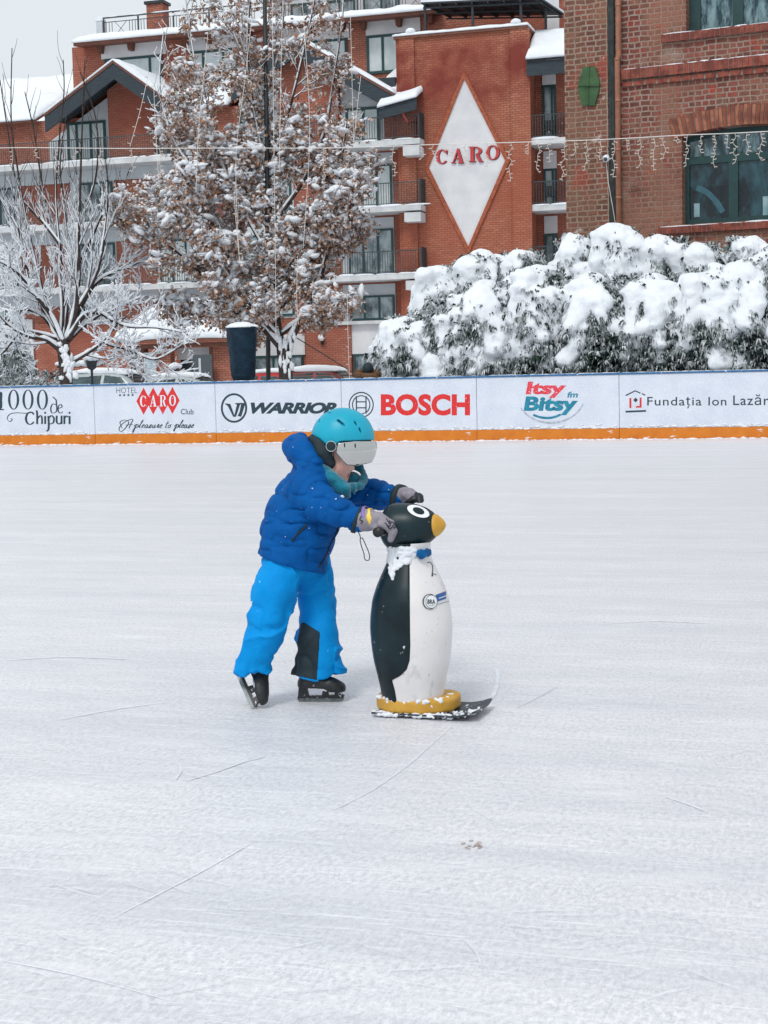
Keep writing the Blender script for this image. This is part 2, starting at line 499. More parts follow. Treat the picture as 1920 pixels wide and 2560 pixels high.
mb = MB(); mb.add([(-40, -45, 0), (40, -45, 0), (40, -0.02, 0), (-40, -0.02, 0)], [(0, 1, 2, 3)])
o = mb.build('rink_ice', ICE); o.location = BF.o; o.rotation_euler = (0, 0, BF.a)
tag(o, 'pale scratched ice of the skating rink', 'ice', kind='structure')

# skate tracks cut into the ice, seen in front of and beside the penguin
TRK = mat('track_ice', hx(210, 213, 220), hx(226, 228, 233), 14, 0.5, spec=0.2)
TRKW = mat('track_snow', hx(238, 239, 243), hx(225, 227, 233), 20, 0.8, spec=0.1)
mb = MB()
def track(pts, w, mi, z):
    p = smooth_pts([G(x, y, z) for x, y in pts], 10)
    L = len(p); vs = []
    for i in range(L):
        d = p[min(i + 1, L - 1)] - p[max(i - 1, 0)]; nn = Vector((-d.y, d.x, 0)).normalized()
        ww = w * (0.25 + 0.75 * sin(pi * i / (L - 1)) ** 0.5) * rnd.uniform(0.7, 1.2)
        vs += [p[i] + nn * ww / 2, p[i] - nn * ww / 2]
    mb.add(vs, [(2 * i, 2 * i + 1, 2 * i + 3, 2 * i + 2) for i in range(L - 1)], mi)
tk = [([(1135, 1812), (1090, 1850), (1015, 1915), (930, 1975), (835, 2025)], .010, 0),
      ([(1240, 1670), (1245, 1690), (1236, 1730), (1222, 1755)], .02, 0), ([(1290, 1770), (1340, 1745), (1395, 1715)], .008, 0),
      ([(462, 1953), (540, 1930), (610, 1905), (670, 1890)], .008, 0), ([(445, 1905), (452, 1925), (440, 1948)], .01, 0),
      ([(270, 2300), (500, 2180), (640, 2100)], .005, 1),
      ([(0, 2400), (200, 2440), (420, 2500)], .004, 1), ([(1160, 2350), (1190, 2380), (1205, 2420)], .005, 0),
      ([(1660, 1990), (1720, 2010), (1770, 2030)], .006, 1),
      
      ([(20, 1650), (160, 1642), (330, 1648)], .012, 1), ([(1500, 1560), (1640, 1552), (1800, 1560)], .012, 1),
      ([(140, 1800), (300, 1770), (420, 1755)], .008, 1)]
for q, (a, b, c) in enumerate(tk): track(a, b, c, 0.0015 + 0.00025 * q)
for k in range(330):
    x, y = rnd.uniform(0, 1920), rnd.uniform(1350, 2540)
    a = rnd.uniform(-.5, .5) + (pi if rnd.random() < .5 else 0); L = rnd.uniform(30, 240); bnd = rnd.uniform(-.25, .25)
    pts = [(x + L * q * cos(a + bnd * q), y + L * q * sin(a + bnd * q) * .55) for q in (0, .33, .66, 1)]
    track(pts, rnd.uniform(.0012, .0026), 1 if rnd.random() < .7 else 0, 0.0056 + 0.00001 * k)
tag(mb.build('skate_tracks', [TRK, TRKW]), 'thin curved skate tracks cut into the ice', 'skate tracks', kind='stuff')
mb = MB()
for k in range(14):
    p = G(1185 + rnd.gauss(0, 14), 2117 + rnd.gauss(0, 5)); mb.ball(p + Vector((0, 0, .002)), (rnd.uniform(.003, .009), rnd.uniform(.003, .008), .003), 1, jit=.3)
tag(mb.build('dirt_crumbs', mat('dirt', hx(150, 128, 118), hx(188, 180, 178), 60)), 'small brown smudge of dirt frozen on the ice', 'dirt', kind='stuff')

# a ragged ridge of shaved snow along the foot of the boards
mb = MB()
for k in range(420):
    u = -10 + 20 * k / 420 + rnd.uniform(-.03, .03); s_ = rnd.uniform(.02, .05)
    q = BF.world(u, -rnd.uniform(.0, .10), 0); mb.ball(q, (s_ * rnd.uniform(1, 2.4), s_ * 1.2, s_ * rnd.uniform(.3, .65)), 1, jit=.25)
tag(mb.build('snow_ridge', SNOWS, None, True), 'thin ridge of shaved snow along the foot of the boards', 'snow', kind='stuff')

# ---------------------------------------------------------------- rink boards with their printing
t = NT('board_white')
v = t.coord()
c = t.mix(t.noise(v, 2.2, 4, .6, .35, .68), hx(214, 220, 231), hx(199, 207, 221))
c = t.mix(t.math('MULTIPLY', t.noise(v, 34, 5, .7, .52, .70), .8), c, hx(236, 240, 246))
t.bump(t.noise(v, 30, 5, .7, .3, .75), .35, .006)
BW = t.set(c, .45, 0, .35)
t = NT('kick_orange'); v = t.coord()
c = t.mix(t.noise(v, 5, 4, .6, .3, .7), hx(214, 128, 42), hx(200, 114, 34))
c = t.mix(t.noise(t.coord((1, 1, 3.2)), 3.4, 6, .62, .635, .665), c, hx(226, 224, 228))
BO = t.set(c, .5, 0, .3)
BB = mat('cap_blue', hx(40, 96, 146), hx(58, 118, 168), 10, .5, frost=.62, fscale=9)
INK = mat('ink_navy', hx(26, 50, 62), hx(34, 62, 74), 30, .5, frost=.70)
RED = mat('ink_red', hx(222, 44, 44), hx(204, 34, 36), 20, .5, frost=.645, fscale=22)
PINK = mat('ink_pink', hx(226, 62, 78), hx(214, 50, 66), 20, .5, frost=.60, fscale=40)
TEAL = mat('ink_teal', hx(24, 140, 160), hx(16, 112, 146), 9, .5, frost=.72)
GREY = mat('ink_grey', hx(150, 160, 172), hx(190, 197, 207), 12, .5)
WHT = mat('ink_white', hx(226, 230, 237), hx(218, 223, 231), 12, .5)

def bxy(u0):                      # photograph pixel -> point on the face of the boards, in the board's own space
    def f(x, y, k=0):
        u, z = BF.hit(x, y, -.001)
        return (u - u0, -.0015 - .00012 * k, z)
    return f
def mark(name, m, g, root, u0):
    mb = MB(); put(mb, g, bxy(u0)); return mb.build(name, m, root)
BL = ['white rink board with no printing, farthest down the row', 'white rink board with only blank space, just out of the corner',
      'white rink board printed with curly navy lettering starting with 1000', 'white rink board printed with four joined red diamonds and a script line',
      'white rink board with a slanted navy word behind the turquoise helmet', 'white rink board with a large red five-letter word beside a ring emblem',
      'white rink board with a round badge of pink and teal bubbly words', 'white rink board with a small house emblem and thin navy lettering', 'white blank rink board past the end of the row']
boards = []
for i in range(1, 8):
    u0, u1 = SEAMS[i], SEAMS[i + 1]; L = u1 - u0
    r = thing('rink_board', BL[i], 'rink board', BF.world(u0, 0, 0), BF.a, 'white boards around the skating rink')
    mb = MB(); mb.box(.004, 0, .206, L - .004, .08, 1.165); mb.build('panel', BW, r, bevel=.004)
    mb = MB(); mb.box(.003, -.012, 0, L - .003, .07, .203); mb.build('kick_strip', BO, r, bevel=.005)
    mb = MB(); mb.box(0, -.02, 1.168, L, .1, 1.2); mb.build('cap_rail', BB, r, bevel=.008)
    mb = MB()
    for k in range(75):
        uu = rnd.uniform(.04, L - .04); s_ = rnd.uniform(.010, .028)
        mb.ball((uu, -.002, .212 + abs(rnd.gauss(0, .022))), (s_ * rnd.uniform(1, 4), .014, s_ * rnd.uniform(.5, 1)), 1, jit=.3)
    for k in range(44):
        uu = rnd.uniform(.05, L - .05); s_ = rnd.uniform(.012, .03)
        mb.ball((uu, rnd.uniform(-.01, .08), 1.2), (s_ * rnd.uniform(2, 6), .025, s_ * .35), 1, jit=.3)
    mb.build('snow', SNOWS, r, True)
    boards.append((r, u0))

# 1000 de Chipuri
r, u0 = boards[1]
g = G2()
g.pen([(-8, 993), (2, 981), (2, 1000), (2, 1018), (-4, 1024)], 7, 2, 0); g.pen([(-4, 1024), (10, 1024)], 3)
for cx in (34, 70, 106): g.ring((cx, 999), (14, 25), (8, 23))
g.pen([(140, 1012), (132, 1010), (127, 1020), (129, 1031), (136, 1032), (142, 1026), (141, 1008), (140, 1000), (132, 992)], 3.4, 1.4, 0)
g.pen([(147, 1021), (155, 1017), (152, 1011), (146, 1016), (146, 1028), (151, 1033), (157, 1029)], 3.2, 1.4, 0)
g.pen([(80, 1031), (64, 1033), (40, 1032), (24, 1036), (18, 1047), (25, 1054), (31, 1048), (26, 1046)], 2.2, 1.2)
g.pen([(85, 1036), (78, 1030), (69, 1034), (65, 1046), (68, 1057), (76, 1061), (85, 1055)], 5.5, 2, 0)
g.pen([(91, 1026), (93, 1034), (93, 1060)], 5, 3, 0); g.pen([(94, 1046), (101, 1039), (105, 1045), (105, 1060)], 4.6, 2, 0)
g.pen([(113, 1040), (113, 1060)], 5, 5, 0); g.ring((113, 1032), (2.6, 2.6), (.1, .1), n=10)
g.pen([(121, 1040), (122, 1060), (121, 1074), (116, 1078)], 5, 3, 0); g.pen([(123, 1044), (129, 1039), (135, 1046), (133, 1057), (124, 1060)], 4.6, 2, 0)
g.pen([(142, 1039), (142, 1055), (148, 1060), (153, 1056)], 4.8, 2, 0); g.pen([(154, 1039), (154, 1060)], 4.8, 4.8, 0)
g.pen([(161, 1039), (161, 1060)], 4.8, 4.8, 0); g.pen([(162, 1045), (167, 1040), (170, 1043)], 3.4, 2.4, 0)
g.pen([(174, 1040), (174, 1060)], 5, 5, 0); g.ring((174, 1032), (2.6, 2.6), (.1, .1), n=10)
mark('lettering', INK, g, r, u0)

# hotel advertisement: four red diamonds with letters
r, u0 = boards[2]
g = G2()
for cx, cy in ((359, 1003), (383, 1002.4), (407, 1001.8), (431, 1001)): g.poly([(cx - 18, cy), (cx, cy + 34), (cx + 18, cy), (cx, cy - 34)])
mark('emblem', RED, g, r, u0)
g = G2(); g.n = 14
for ch, x0, x1, y in (('C', 350, 366, 1003), ('A', 374, 392, 1002.4), ('R', 399, 416, 1001.8), ('O', 423, 440, 1001)): g.serif(ch, x0, y + 14, x1, y - 14, .25)
mark('emblem_letters', WHT, g, r, u0)
g = G2()
g.text(font_mesh('HOTEL', -.012), 291, 983, 343, 969)
for k in range(4): g.poly([(300 + 10.5 * k + (4.2 if q % 2 == 0 else 1.7) * sin(q * pi / 5), 988 - .2 * k - (4.2 if q % 2 == 0 else 1.7) * cos(q * pi / 5)) for q in range(10)])
g.text(font_mesh('Club', .004), 452, 1036, 484, 1022)
def cur(x, y, pts, wd=2.0): g.pen([(x + a - b * .0 + (b * .35), y - b) for a, b in pts], wd, .9, 20)
g.pen([(306, 1071), (300, 1056), (312, 1050), (322, 1056), (312, 1072), (302, 1079), (298, 1070), (312, 1055), (332, 1048), (326, 1062), (323, 1071)], 2.4, 1, 20); g.pen([(314, 1063), (332, 1061)], 1.4)
y = 1070
def lp(x): cur(x, y, [(-3, 4), (2, 9), (1, -8), (0, -12), (-1, -6), (3, 8), (7, 8), (6, 1), (2, 1)])
def ll(x): cur(x, y, [(-2, 2), (3, 14), (4, 20), (2, 16), (1, 2), (4, 1)])
def le(x): cur(x, y, [(-1, 4), (4, 6), (3, 9), (0, 6), (0, 1), (5, 2)])
def la(x): cur(x, y, [(5, 8), (1, 8), (-1, 3), (1, 0), (5, 5), (5, 8), (5, 1), (8, 2)])
def ls(x): cur(x, y, [(-1, 2), (3, 9), (4, 3), (2, 0), (-1, 1), (6, 3)])
def lu(x): cur(x, y, [(0, 8), (0, 1), (3, 1), (6, 8), (6, 1), (9, 2)])
def lr(x): cur(x, y, [(0, 2), (2, 9), (4, 8), (3, 1), (6, 2)])
def lt(x): cur(x, y, [(3, 17), (1, 2), (5, 1)]); cur(x, y, [(-1, 11), (6, 12)])
def lo(x): cur(x, y, [(3, 8), (-1, 5), (1, 0), (5, 3), (4, 8), (8, 8)])
for f, x in ((lp, 336), (ll, 347), (le, 354), (la, 362), (ls, 372), (lu, 380), (lr, 391), (le, 399), (lt, 412), (lo, 420), (lp, 437), (ll, 447), (le, 453), (la, 460), (ls, 470), (le, 478)): f(x)
mark('lettering', INK, g, r, u0)

# slanted word with a ring emblem
r, u0 = boards[3]
g = G2(); g.ring((585, 1020), (33, 37), (28, 32))
for p in ([(561, 1008), (576, 1010), (586, 1038), (592, 1012), (586, 1008), (606, 1007), (600, 1012), (590, 1042), (583, 1042), (570, 1016)],
          [(594, 1040), (603, 1042), (614, 1007), (603, 1008), (599, 1030)]):
    g.poly(p)
mark('emblem', INK, g, r, u0)
g = G2(); g.text(font_mesh('WARRIOR', .05, .3, .92), 626.5, 1034.5, 842, 1006); mark('lettering', INK, g, r, u0)

# ring emblem and big red word
r, u0 = boards[4]
g = G2(); g.ring((903, 1012), (31.5, 32.5), (28.6, 29.4)); g.ring((903, 1012), (20, 24), (17.4, 21.6), 60, 120, 8); g.ring((903, 1012), (20, 24), (17.4, 21.6), 240, 300, 8)
for sg in (-1, 1):
    g.ring((903, 1012), (23, 24.5), (20.4, 21.6), (-62 if sg > 0 else 118), (62 if sg > 0 else 242), 16)
    g.pen([(903 + sg * 12, 990), (903 + sg * 12, 1034)], 3, 3)
for yy in (1004.5, 1019.5): g.pen([(892, yy), (914, yy)], 2.8, 2.8)
mark('emblem', INK, g, r, u0)
g = G2(); g.text(font_mesh('BOSCH', .045, 0, 1.02), 952, 1039, 1175, 985); mark('lettering', RED, g, r, u0)

# round badge
r, u0 = boards[5]
g = G2(); g.ring((1377, 985), (87, 75), (85.5, 71), 20, 150, 40, d=(0, -1.5)); mark('badge_edge', GREY, g, r, u0)
g = G2(); g.text(font_mesh('Itsy', .045, .12), 1314, 995, 1416, 954); mark('lettering', PINK, g, r, u0)
g = G2(); g.text(font_mesh('Bitsy', .045, .12), 1309, 1038, 1445, 991); g.text(font_mesh('fm', .03, .2), 1418, 994, 1445, 979)
g.pen([(1333, 1037), (1350, 1043), (1370, 1045), (1388, 1042), (1402, 1036)], 6, 2, 90)
mark('lettering', TEAL, g, r, u0)

# house emblem and thin lettering
r, u0 = boards[6]
g = G2(); g.pen([(1564, 989), (1588, 977), (1601, 983)], 3, 3, n=1); g.pen([(1605, 984), (1613, 988)], 3, 3, n=1)
g.poly([(1564, 1027), (1615, 1025), (1615, 1029.5), (1564, 1031.5)]); g.poly([(1583, 1000), (1589, 994), (1595, 1000), (1589, 1006)])
g.text(font_mesh('Fundația', .004, 0, 1.1), 1618, 1021, 1754, 992.5); g.text(font_mesh('Ion', .004, 0, 1.1), 1771, 1014, 1816, 992.5)
g.text(font_mesh('Lazăr', .004, 0, 1.1), 1833, 1013, 1922, 986)
mark('lettering', INK, g, r, u0)
g = G2(); g.poly([(1573.5, 995), (1578.5, 995), (1578.5, 1020), (1573.5, 1020)]); g.poly([(1599, 994), (1604, 994), (1604, 1019), (1590, 1019.5), (1590, 1015), (1599, 1015)])
mark('emblem', RED, g, r, u0)
# ---------------------------------------------------------------- materials of the buildings
HB = brick('hotel_brick', hx(182, 121, 101), hx(158, 100, 84), hx(112, 72, 62), .27, .096, .014, stain=hx(140, 76, 62), bump=.35, bdist=.008, stain_scale=.28)
HBD = brick('hotel_brick_soldier', hx(192, 116, 88), hx(170, 98, 74), hx(130, 82, 64), .30, .075, .010, swap=True, bump=.3)
PLA = mat('plaster_white', hx(214, 214, 216), hx(200, 201, 204), 1.2, .8, spec=.15, bump=.1, bscale=60, bdist=.003)
PLG = mat('plaster_grey', hx(192, 196, 200), hx(178, 183, 188), 1.2, .8, spec=.15)
CON = mat('balcony_concrete', hx(206, 208, 209), hx(184, 187, 189), 2, .8, spec=.15)
FRM = mat('frame_green', hx(20, 58, 60), hx(26, 68, 70), 8, .5)
WOOD = mat('dark_wood', hx(44, 56, 64), hx(34, 44, 52), 3, .7, stretch=(1, 1, 6), bump=.2, bscale=12)
FASC = mat('fascia_brown', hx(120, 74, 58), hx(98, 60, 48), 4, .7)
PNL = mat('side_panel_dark', hx(36, 46, 52), hx(46, 58, 64), 2, .6)
RAIL = mat('railing_dark', hx(44, 56, 62), hx(60, 70, 74), 9, .5, frost=.66, fscale=14)
def glass(name, c1, c2, sc_, rough, spec=.5):
    t = NT(name); v = t.coord((1, 1, .6))
    c = t.mix(t.noise(v, sc_, 5, .65, .36, .62), c1, c2)
    return t.set(c, rough, 0, spec)
GLS = glass('glass_pale', hx(172, 186, 188), hx(206, 214, 216), .9, .12)
GLD = glass('glass_grey', hx(50, 66, 72), hx(160, 174, 178), 1.8, .08)

# ---------------------------------------------------------------- the hotel
q = P(1170, 400, 67.0)
HF = Frame(q[:2], BF.a)
hotel = thing('hotel_building', 'red brick hotel with white balconies, gables and a diamond on its tower', 'hotel', HF.o, HF.a)
hr = HF.rect
def pb(mb, x0, y0, x1, y1, v0, v1, mi=0):          # box whose front face covers a pixel rectangle at depth v0
    u0, z0, u1, z1 = hr(x0, y0, x1, y1, v0); mb.box(u0, v0, z0, u1, v1, z1, mi)
def hu(x, v=0.0, y=500): return HF.hit(x, y, v)[0]
def hz(y, x=600, v=0.0): return HF.hit(x, y, v)[1]
SL = [hz(404, 150, -1.4), hz(560, 150, -1.4), hz(716, 150, -1.4)]
SLR = [hz(353, 950, -1.4), hz(517, 950, -1.4), hz(690, 950, -1.4)]
SLZ = [(a + b) / 2 for a, b in zip(SL, SLR)]
print('SLABS', SL, SLR)
uL, uT0, uT1 = hu(-80), hu(1007), hu(1330)
zE = hz(236, 930)                                   # eave of the main roof
mb = MB(); mb.box(uL, 0, -.1, uT0, 9, SLZ[0] + 2.2); mb.build('main_wall', HB, hotel)
# tower
TV = -.6
zT = hz(78, 1170, TV); uD = hu(1168, TV)
HBT = brick('tower_brick', hx(184, 122, 98), hx(162, 100, 80), hx(112, 70, 58), .27, .096, .014, stain=hx(150, 80, 62), bump=.35, bdist=.008, stain_scale=.28, high=(hx(122, 58, 50), hz(300, 1170, -.6), hz(225, 1170, -.6), hz(125, 1170, -.6), hz(95, 1170, -.6)))
mb = MB(); mb.box(uT0, TV, -.1, uT1, 8, zT - .1); mb.build('tower', HBT, hotel)
mb = MB()
for x0, x1 in ((1007, 1044), (1283, 1330)): mb = MB(); mb.box(hu(x0, TV), TV - .10, -.1, hu(x1, TV), TV - .002, zT - .1); mb.build('tower_pilaster', HBT, hotel)
D = [HF.hit(*p, TV) for p in ((1161.5, 197), (1264, 402), (1171.5, 617), (1072.6, 419))]
cx = sum(p[0] for p in D) / 4; cz = sum(p[1] for p in D) / 4
grow = lambda f, g=None: [(cx + (p[0] - cx) * f, cz + (p[1] - cz) * (g or f)) for p in D]
mb = MB(); I, O = grow(1.0), grow(1.115, 1.09)
for i in range(4):                                  # brick frame round the diamond, set proud, laid as single soldier bricks
    a, b, c, d = O[i], O[(i + 1) % 4], I[(i + 1) % 4], I[i]; n = 46
    for k in range(n):
        t0, t1 = k / n, (k + .86) / n; lp = lambda p, q, t_: (p[0] + (q[0] - p[0]) * t_, p[1] + (q[1] - p[1]) * t_)
        mb.prism([lp(a, b, t0), lp(a, b, t1), lp(d, c, t1), lp(d, c, t0)], TV - .10 - .004 * (k % 2), TV - .002)
mb.build('diamond_frame', mat('diamond_brick', hx(178, 104, 78), hx(150, 80, 58), 9, .85, spec=.2), hotel)
mb = MB(); mb.prism(grow(1.0), TV - .03, TV - .002); dia = mb.build('diamond_panel', PLA, hotel)
g = G2()
for ch, x0, y0, x1, y1 in (('C', 1090.5, 374, 1121, 410), ('A', 1129, 372, 1162, 408.5), ('R', 1173, 367.5, 1209, 405), ('O', 1215.5, 363.5, 1249.5, 400)): g.serif(ch, x0, y1, x1, y0, .24)
mb = MB(); put(mb, g, lambda x, y, k: (HF.hit(x, y, TV)[0], TV - .075 - .0008 * k, HF.hit(x, y, TV)[1])); lt = mb.build('lettering', mat('letter_red', hx(186, 58, 60), hx(168, 48, 52), 3, .5), dia)
s2 = lt.modifiers.new('s', 'SOLIDIFY'); s2.thickness = .04; s2.offset = -1
mb = MB(); put(mb, g, lambda x, y, k: (HF.hit(x + .9, y + 1.1, TV)[0] + .012, TV - .033 - .0003 * k, HF.hit(x + .9, y + 1.1, TV)[1])); mb.build('letter_backing', mat('letter_dark', hx(60, 40, 44), None, 3, .6), dia)
mb = MB()
mb.box(uT0 - .06, TV - .16, zT - .098, uT1 + .06, 8, zT + .02); mb.build('tower_coping', FASC, hotel)
def pillow(name, parent, u0, u1, v0, v1, zf, thick, n, m=SNOW, seed=0, droop=.05):
    """a blanket of snow lying on a sloping surface zf(u, v)"""
    nu, nv = n; V = np.empty((nu * nv, 3)); k = 0
    for i in range(nu):
        for j in range(nv):
            V[k] = (u0 + (u1 - u0) * i / (nu - 1), v0 + (v1 - v0) * j / (nv - 1), 0); k += 1
    nz = noise3(V + seed, 1.1, 1) * .5 + noise3(V + seed, 3.5, 2) * .3
    mb = MB(); vv = []; bot = []
    for k in range(nu * nv):
        i, j = divmod(k, nv); e = min(i, nu - 1 - i, 1) * min(j, nv - 1 - j, 1)
        z0 = zf(V[k, 0], V[k, 1]); jt = (0 if e else 1)
        vv.append((V[k, 0] + jt * .03 * nz[k], V[k, 1] + jt * .06 * nz[k], z0 + (thick * (1 + .5 * nz[k]) if e else thick * (.35 + .25 * nz[k])))); bot.append((V[k, 0], V[k, 1], z0 - (0 if e else droop * .3) + .004))
    mb.v = vv + bot; N = nu * nv
    for i in range(nu - 1):
        for j in range(nv - 1):
            a = i * nv + j; mb.f.append((a, a + nv, a + nv + 1, a + 1)); mb.f.append((N + a, N + a + 1, N + a + nv + 1, N + a + nv))
    for i in range(nu - 1):
        for j in (0, nv - 1):
            a = i * nv + j; f = (a, N + a, N + a + nv, a + nv); mb.f.append(f if j == 0 else f[::-1])
    for j in range(nv - 1):
        for i in (0, nu - 1):
            a = i * nv + j; f = (a, a + 1, N + a + 1, N + a); mb.f.append(f if i == 0 else f[::-1])
    mb.m = [0] * len(mb.f)
    return mb.build(name, m, parent, True)
pillow('tower_snow', hotel, uT0 - .1, uT1 + .1, TV - .2, 1, lambda u, v: zT + .02, .15, (60, 8), seed=3)
mb = MB()
for x in (1035, 1296): mb = MB(); mb.ball((hu(x, TV), TV, zT + .2), (.22, .2, .16), 2, jit=.05); mb.build('tower_snow', SNOW, hotel, True)

# balconies: slab > railing, side panel
def balcony(u0, u1, z, v0, v1, panel=True, beam=False, every=.115):
    mb = MB(); mb.box(u0, v0, z - .24, u1, v1 - .01, z); s_ = mb.build('balcony', CON, hotel)
    if u1 - u0 > 6: m2 = MB(); m2.box(u0 + .05, v1 - .09, z - .78, u1 - .05, v1 - .002, z - .243); m2.build('beam', PLG, s_)
    if beam: m2 = MB(); m2.box(u1 - .75, v0 - .02, z - .72, u1 - .02, v1 - .02, z - .322); m2.build('bracket', CON, s_)
    m2 = MB(); h = 1.0
    m2.box(u0, v0 + .04, z + h - .03, u1, v0 + .08, z + h + .01); m2.box(u0, v0 + .04, z + .09, u1, v0 + .07, z + .12)
    k = u0 + .05
    while k < u1: m2.box(k - .011, v0 + .05, z + .12, k + .011, v0 + .07, z + h - .03); k += every
    k = u0 + .03
    while k < u1: m2.box(k - .025, v0 + .035, z - .12, k + .025, v0 + .085, z + .09); k += 1.9
    m2.build('railing', RAIL, s_)
    if panel: m2 = MB(); m2.box(u1 - .05, v0 + .02, z + .03, u1 - .005, v1 - .02, z + 1.12); m2.build('side_panel', PNL, s_)
    m2 = MB()
    k = u0
    while k < u1 - .2: L = rnd.uniform(.3, 1.4); m2.ball((min(k + L / 2, u1 - .2), v0 + .03, z + .01), (L / 2, .06, rnd.uniform(.03, .07)), 2, jit=.1); k += L * rnd.uniform(.9, 1.4)
    m2.build('snow', SNOWS, s_, True)
    return s_
for z in SLZ:
    balcony(hu(-75), hu(560, 0, 450), z, -1.4, 0, False)
    balcony(hu(800), hu(1052, -1.4), z, -1.4, -.01, True, True)

# windows: frame > pane
def window(u0, z0, u1, z1, v, mul=(), gl=None, fw=.09, parent=None, tr=()):
    mb = MB()
    mb.box(u0, v - .07, z0, u1, v - .002, z0 + fw); mb.box(u0, v - .07, z1 - fw, u1, v - .002, z1)
    mb.box(u0, v - .07, z0 + fw, u0 + fw, v - .002, z1 - fw); mb.box(u1 - fw, v - .07, z0 + fw, u1, v - .002, z1 - fw)
    for f in mul: um = u0 + (u1 - u0) * f; mb.box(um - fw / 2, v - .065, z0 + fw, um + fw / 2, v - .002, z1 - fw)
    for f in tr: zm = z0 + (z1 - z0) * f; mb.box(u0 + fw, v - .06, zm - fw / 2, u1 - fw, v - .003, zm + fw / 2)
    w_ = mb.build('window', FRM, parent or hotel)
    m2 = MB(); m2.add([(u0 + fw * .5, v - .03, z0 + fw * .5), (u1 - fw * .5, v - .03, z0 + fw * .5), (u1 - fw * .5, v - .03, z1 - fw * .5), (u0 + fw * .5, v - .03, z1 - fw * .5)], [(0, 1, 2, 3)])
    m2.build('pane', gl or GLS, w_); return w_
# bays of plaster and glass between the brick piers
mbp = MB(); wins = []
for (x0, x1, w0, w1) in ((-75, 45, -70, 40), (177, 287, 200, 284), (390, 500, 396, 496), (600, 735, 606, 730), (852, 984, 870, 982)):
    for s_ in range(3):
        ztop = SLZ[s_] - .33; zb = SLZ[s_ + 1] if s_ < 2 else 3.9 if x1 < 800 else hz(806, 930)
        u0, u1 = hu(x0), hu(x1)
        mbp = MB(); mbp.box(u0, -.04, zb, u1, -.003, ztop); mbp.build('plaster_bay', PLG, hotel)
        wins.append((hu(w0), zb + (.06 if s_ < 2 else .1), hu(w1), ztop - .50, -.045, s_, x0))
for u0, z0, u1, z1, v, s_, x0 in wins: window(u0, z0, u1, z1, v, (.33, .66) if u1 - u0 > 1.2 else (), GLS if rnd.random() < .3 else GLD)
# ground floor under the balconies
mb = MB()
zl = hz(803, 950)
mb.box(hu(745), -.35, zl - .12, hu(1052), -.003, zl + .03); mb.build('ledge', CON, hotel)
mb = MB(); mb.box(hu(869, -.1), -.1, hz(884, 930), hu(1000), -.003, zl - .125); mb.build('plaster_bay', PLA, hotel); mb = MB(); mb.box(hu(560), -.1, hz(890, 640), hu(752, -.1), -.003, hz(838, 650)); mb.build('plaster_bay', PLA, hotel); mb = MB(); mb.box(hu(-70), -.1, hz(908, 50), hu(70), -.003, hz(800, 50)); mb.build('plaster_bay', PLA, hotel)
mb = MB(); mb.box(hu(754, -.25), -.25, 0, hu(868, -.25), -.003, zl - .124); mb.build('brick_pillar', HB, hotel)
mb = MB(); mb.box(hu(74, -.25), -.25, 0, hu(150, -.25), -.003, 4.0); mb.build('brick_pillar', HB, hotel)
window(hu(876), .5, hu(1000), hz(884, 930) - .003, -.05, (.3,), GLD); window(hu(600), .6, hu(748), hz(890, 640) - .003, -.05, (.5,), GLD); window(hu(-60), .6, hu(72), hz(908, 50) - .003, -.05, (.5,), GLD)
# wall lamp: a globe on the brick pillar
lu, lz = HF.hit(805, 845, -.35)
mb = MB(); mb.box(lu - .05, -.34, lz - .30, lu + .05, -.252, lz - .16); mb.tube([(lu, -.30, lz - .24), (lu, -.42, lz - .24), (lu, -.45, lz - .12)], .02, 6); lamp = mb.build('wall_lamp', DARKM, hotel)
mb = MB(); mb.ball((lu, -.45, lz + .02), .155, 3); mb.build('globe', mat('opal_glass', hx(226, 226, 226), None, 3, .3), lamp, True)

# main roof: a long slope between the eave and the set-back top storey
V3 = 3.2; zR0 = SLZ[0] + 2.2; zR1 = hz(196, 700, V3)
uG0 = hu(195, V3)
for x0, x1 in ((-80, 112), (425, 590), (960, 1006)):
    ra, rb = hu(x0), hu(x1)
    mb = MB(); mb.hexa([(ra, -.55, zR0 - .12), (rb, -.55, zR0 - .12), (rb, V3, zR1 - .12), (ra, V3, zR1 - .12)], [(ra, -.55, zR0), (rb, -.55, zR0), (rb, V3, zR1), (ra, V3, zR1)]); rf = mb.build('roof', FASC, hotel)
    pillow('snow', rf, ra, rb, -.6, V3 - .05, lambda u, v: zR0 + (zR1 - zR0) * (v + .55) / (V3 + .55), .28, (24, 14), seed=9 + x0)
# top storey
uR = hu(1440, V3); zTop = hz(70, 700, V3)
mb = MB(); mb.box(uG0, V3, zR0 - .3, uR, V3 + 8, zTop - .02); top = mb.build('top_storey', HB, hotel)
mb = MB()
zb1, zb0 = zTop - .05, zTop - .72
for x0, x1 in ((268, 428), (486, 645), (704, 884), (925, 1060)): mb = MB(); mb.box(hu(x0, V3), V3 - .05, zb0, hu(x1, V3), V3 - .003, zb1); mb.build('plaster_band', PLA, top)
for x0, x1, ml in ((276, 420, (.2, .78)), (488, 606, (.28, .7)), (720, 878, (.34, .67)), (926, 1060, (.3, .62))): window(hu(x0, V3), zb0 - 1.75, hu(x1, V3), zb0 - .004, V3 - .01, ml, GLS, .12, top)
mb = MB()
for x in (271, 347, 480, 540, 640, 700, 790, 870, 922, 1010, 1088): u_ = hu(x, V3); mb = MB(); mb.prism([(u_ - .09, zb1 - .42), (u_ + .09, zb1 - .42), (u_ + .16, zb1), (u_ - .16, zb1)], V3 - .42, V3 - .052); mb.build('eave_bracket', FASC, top)
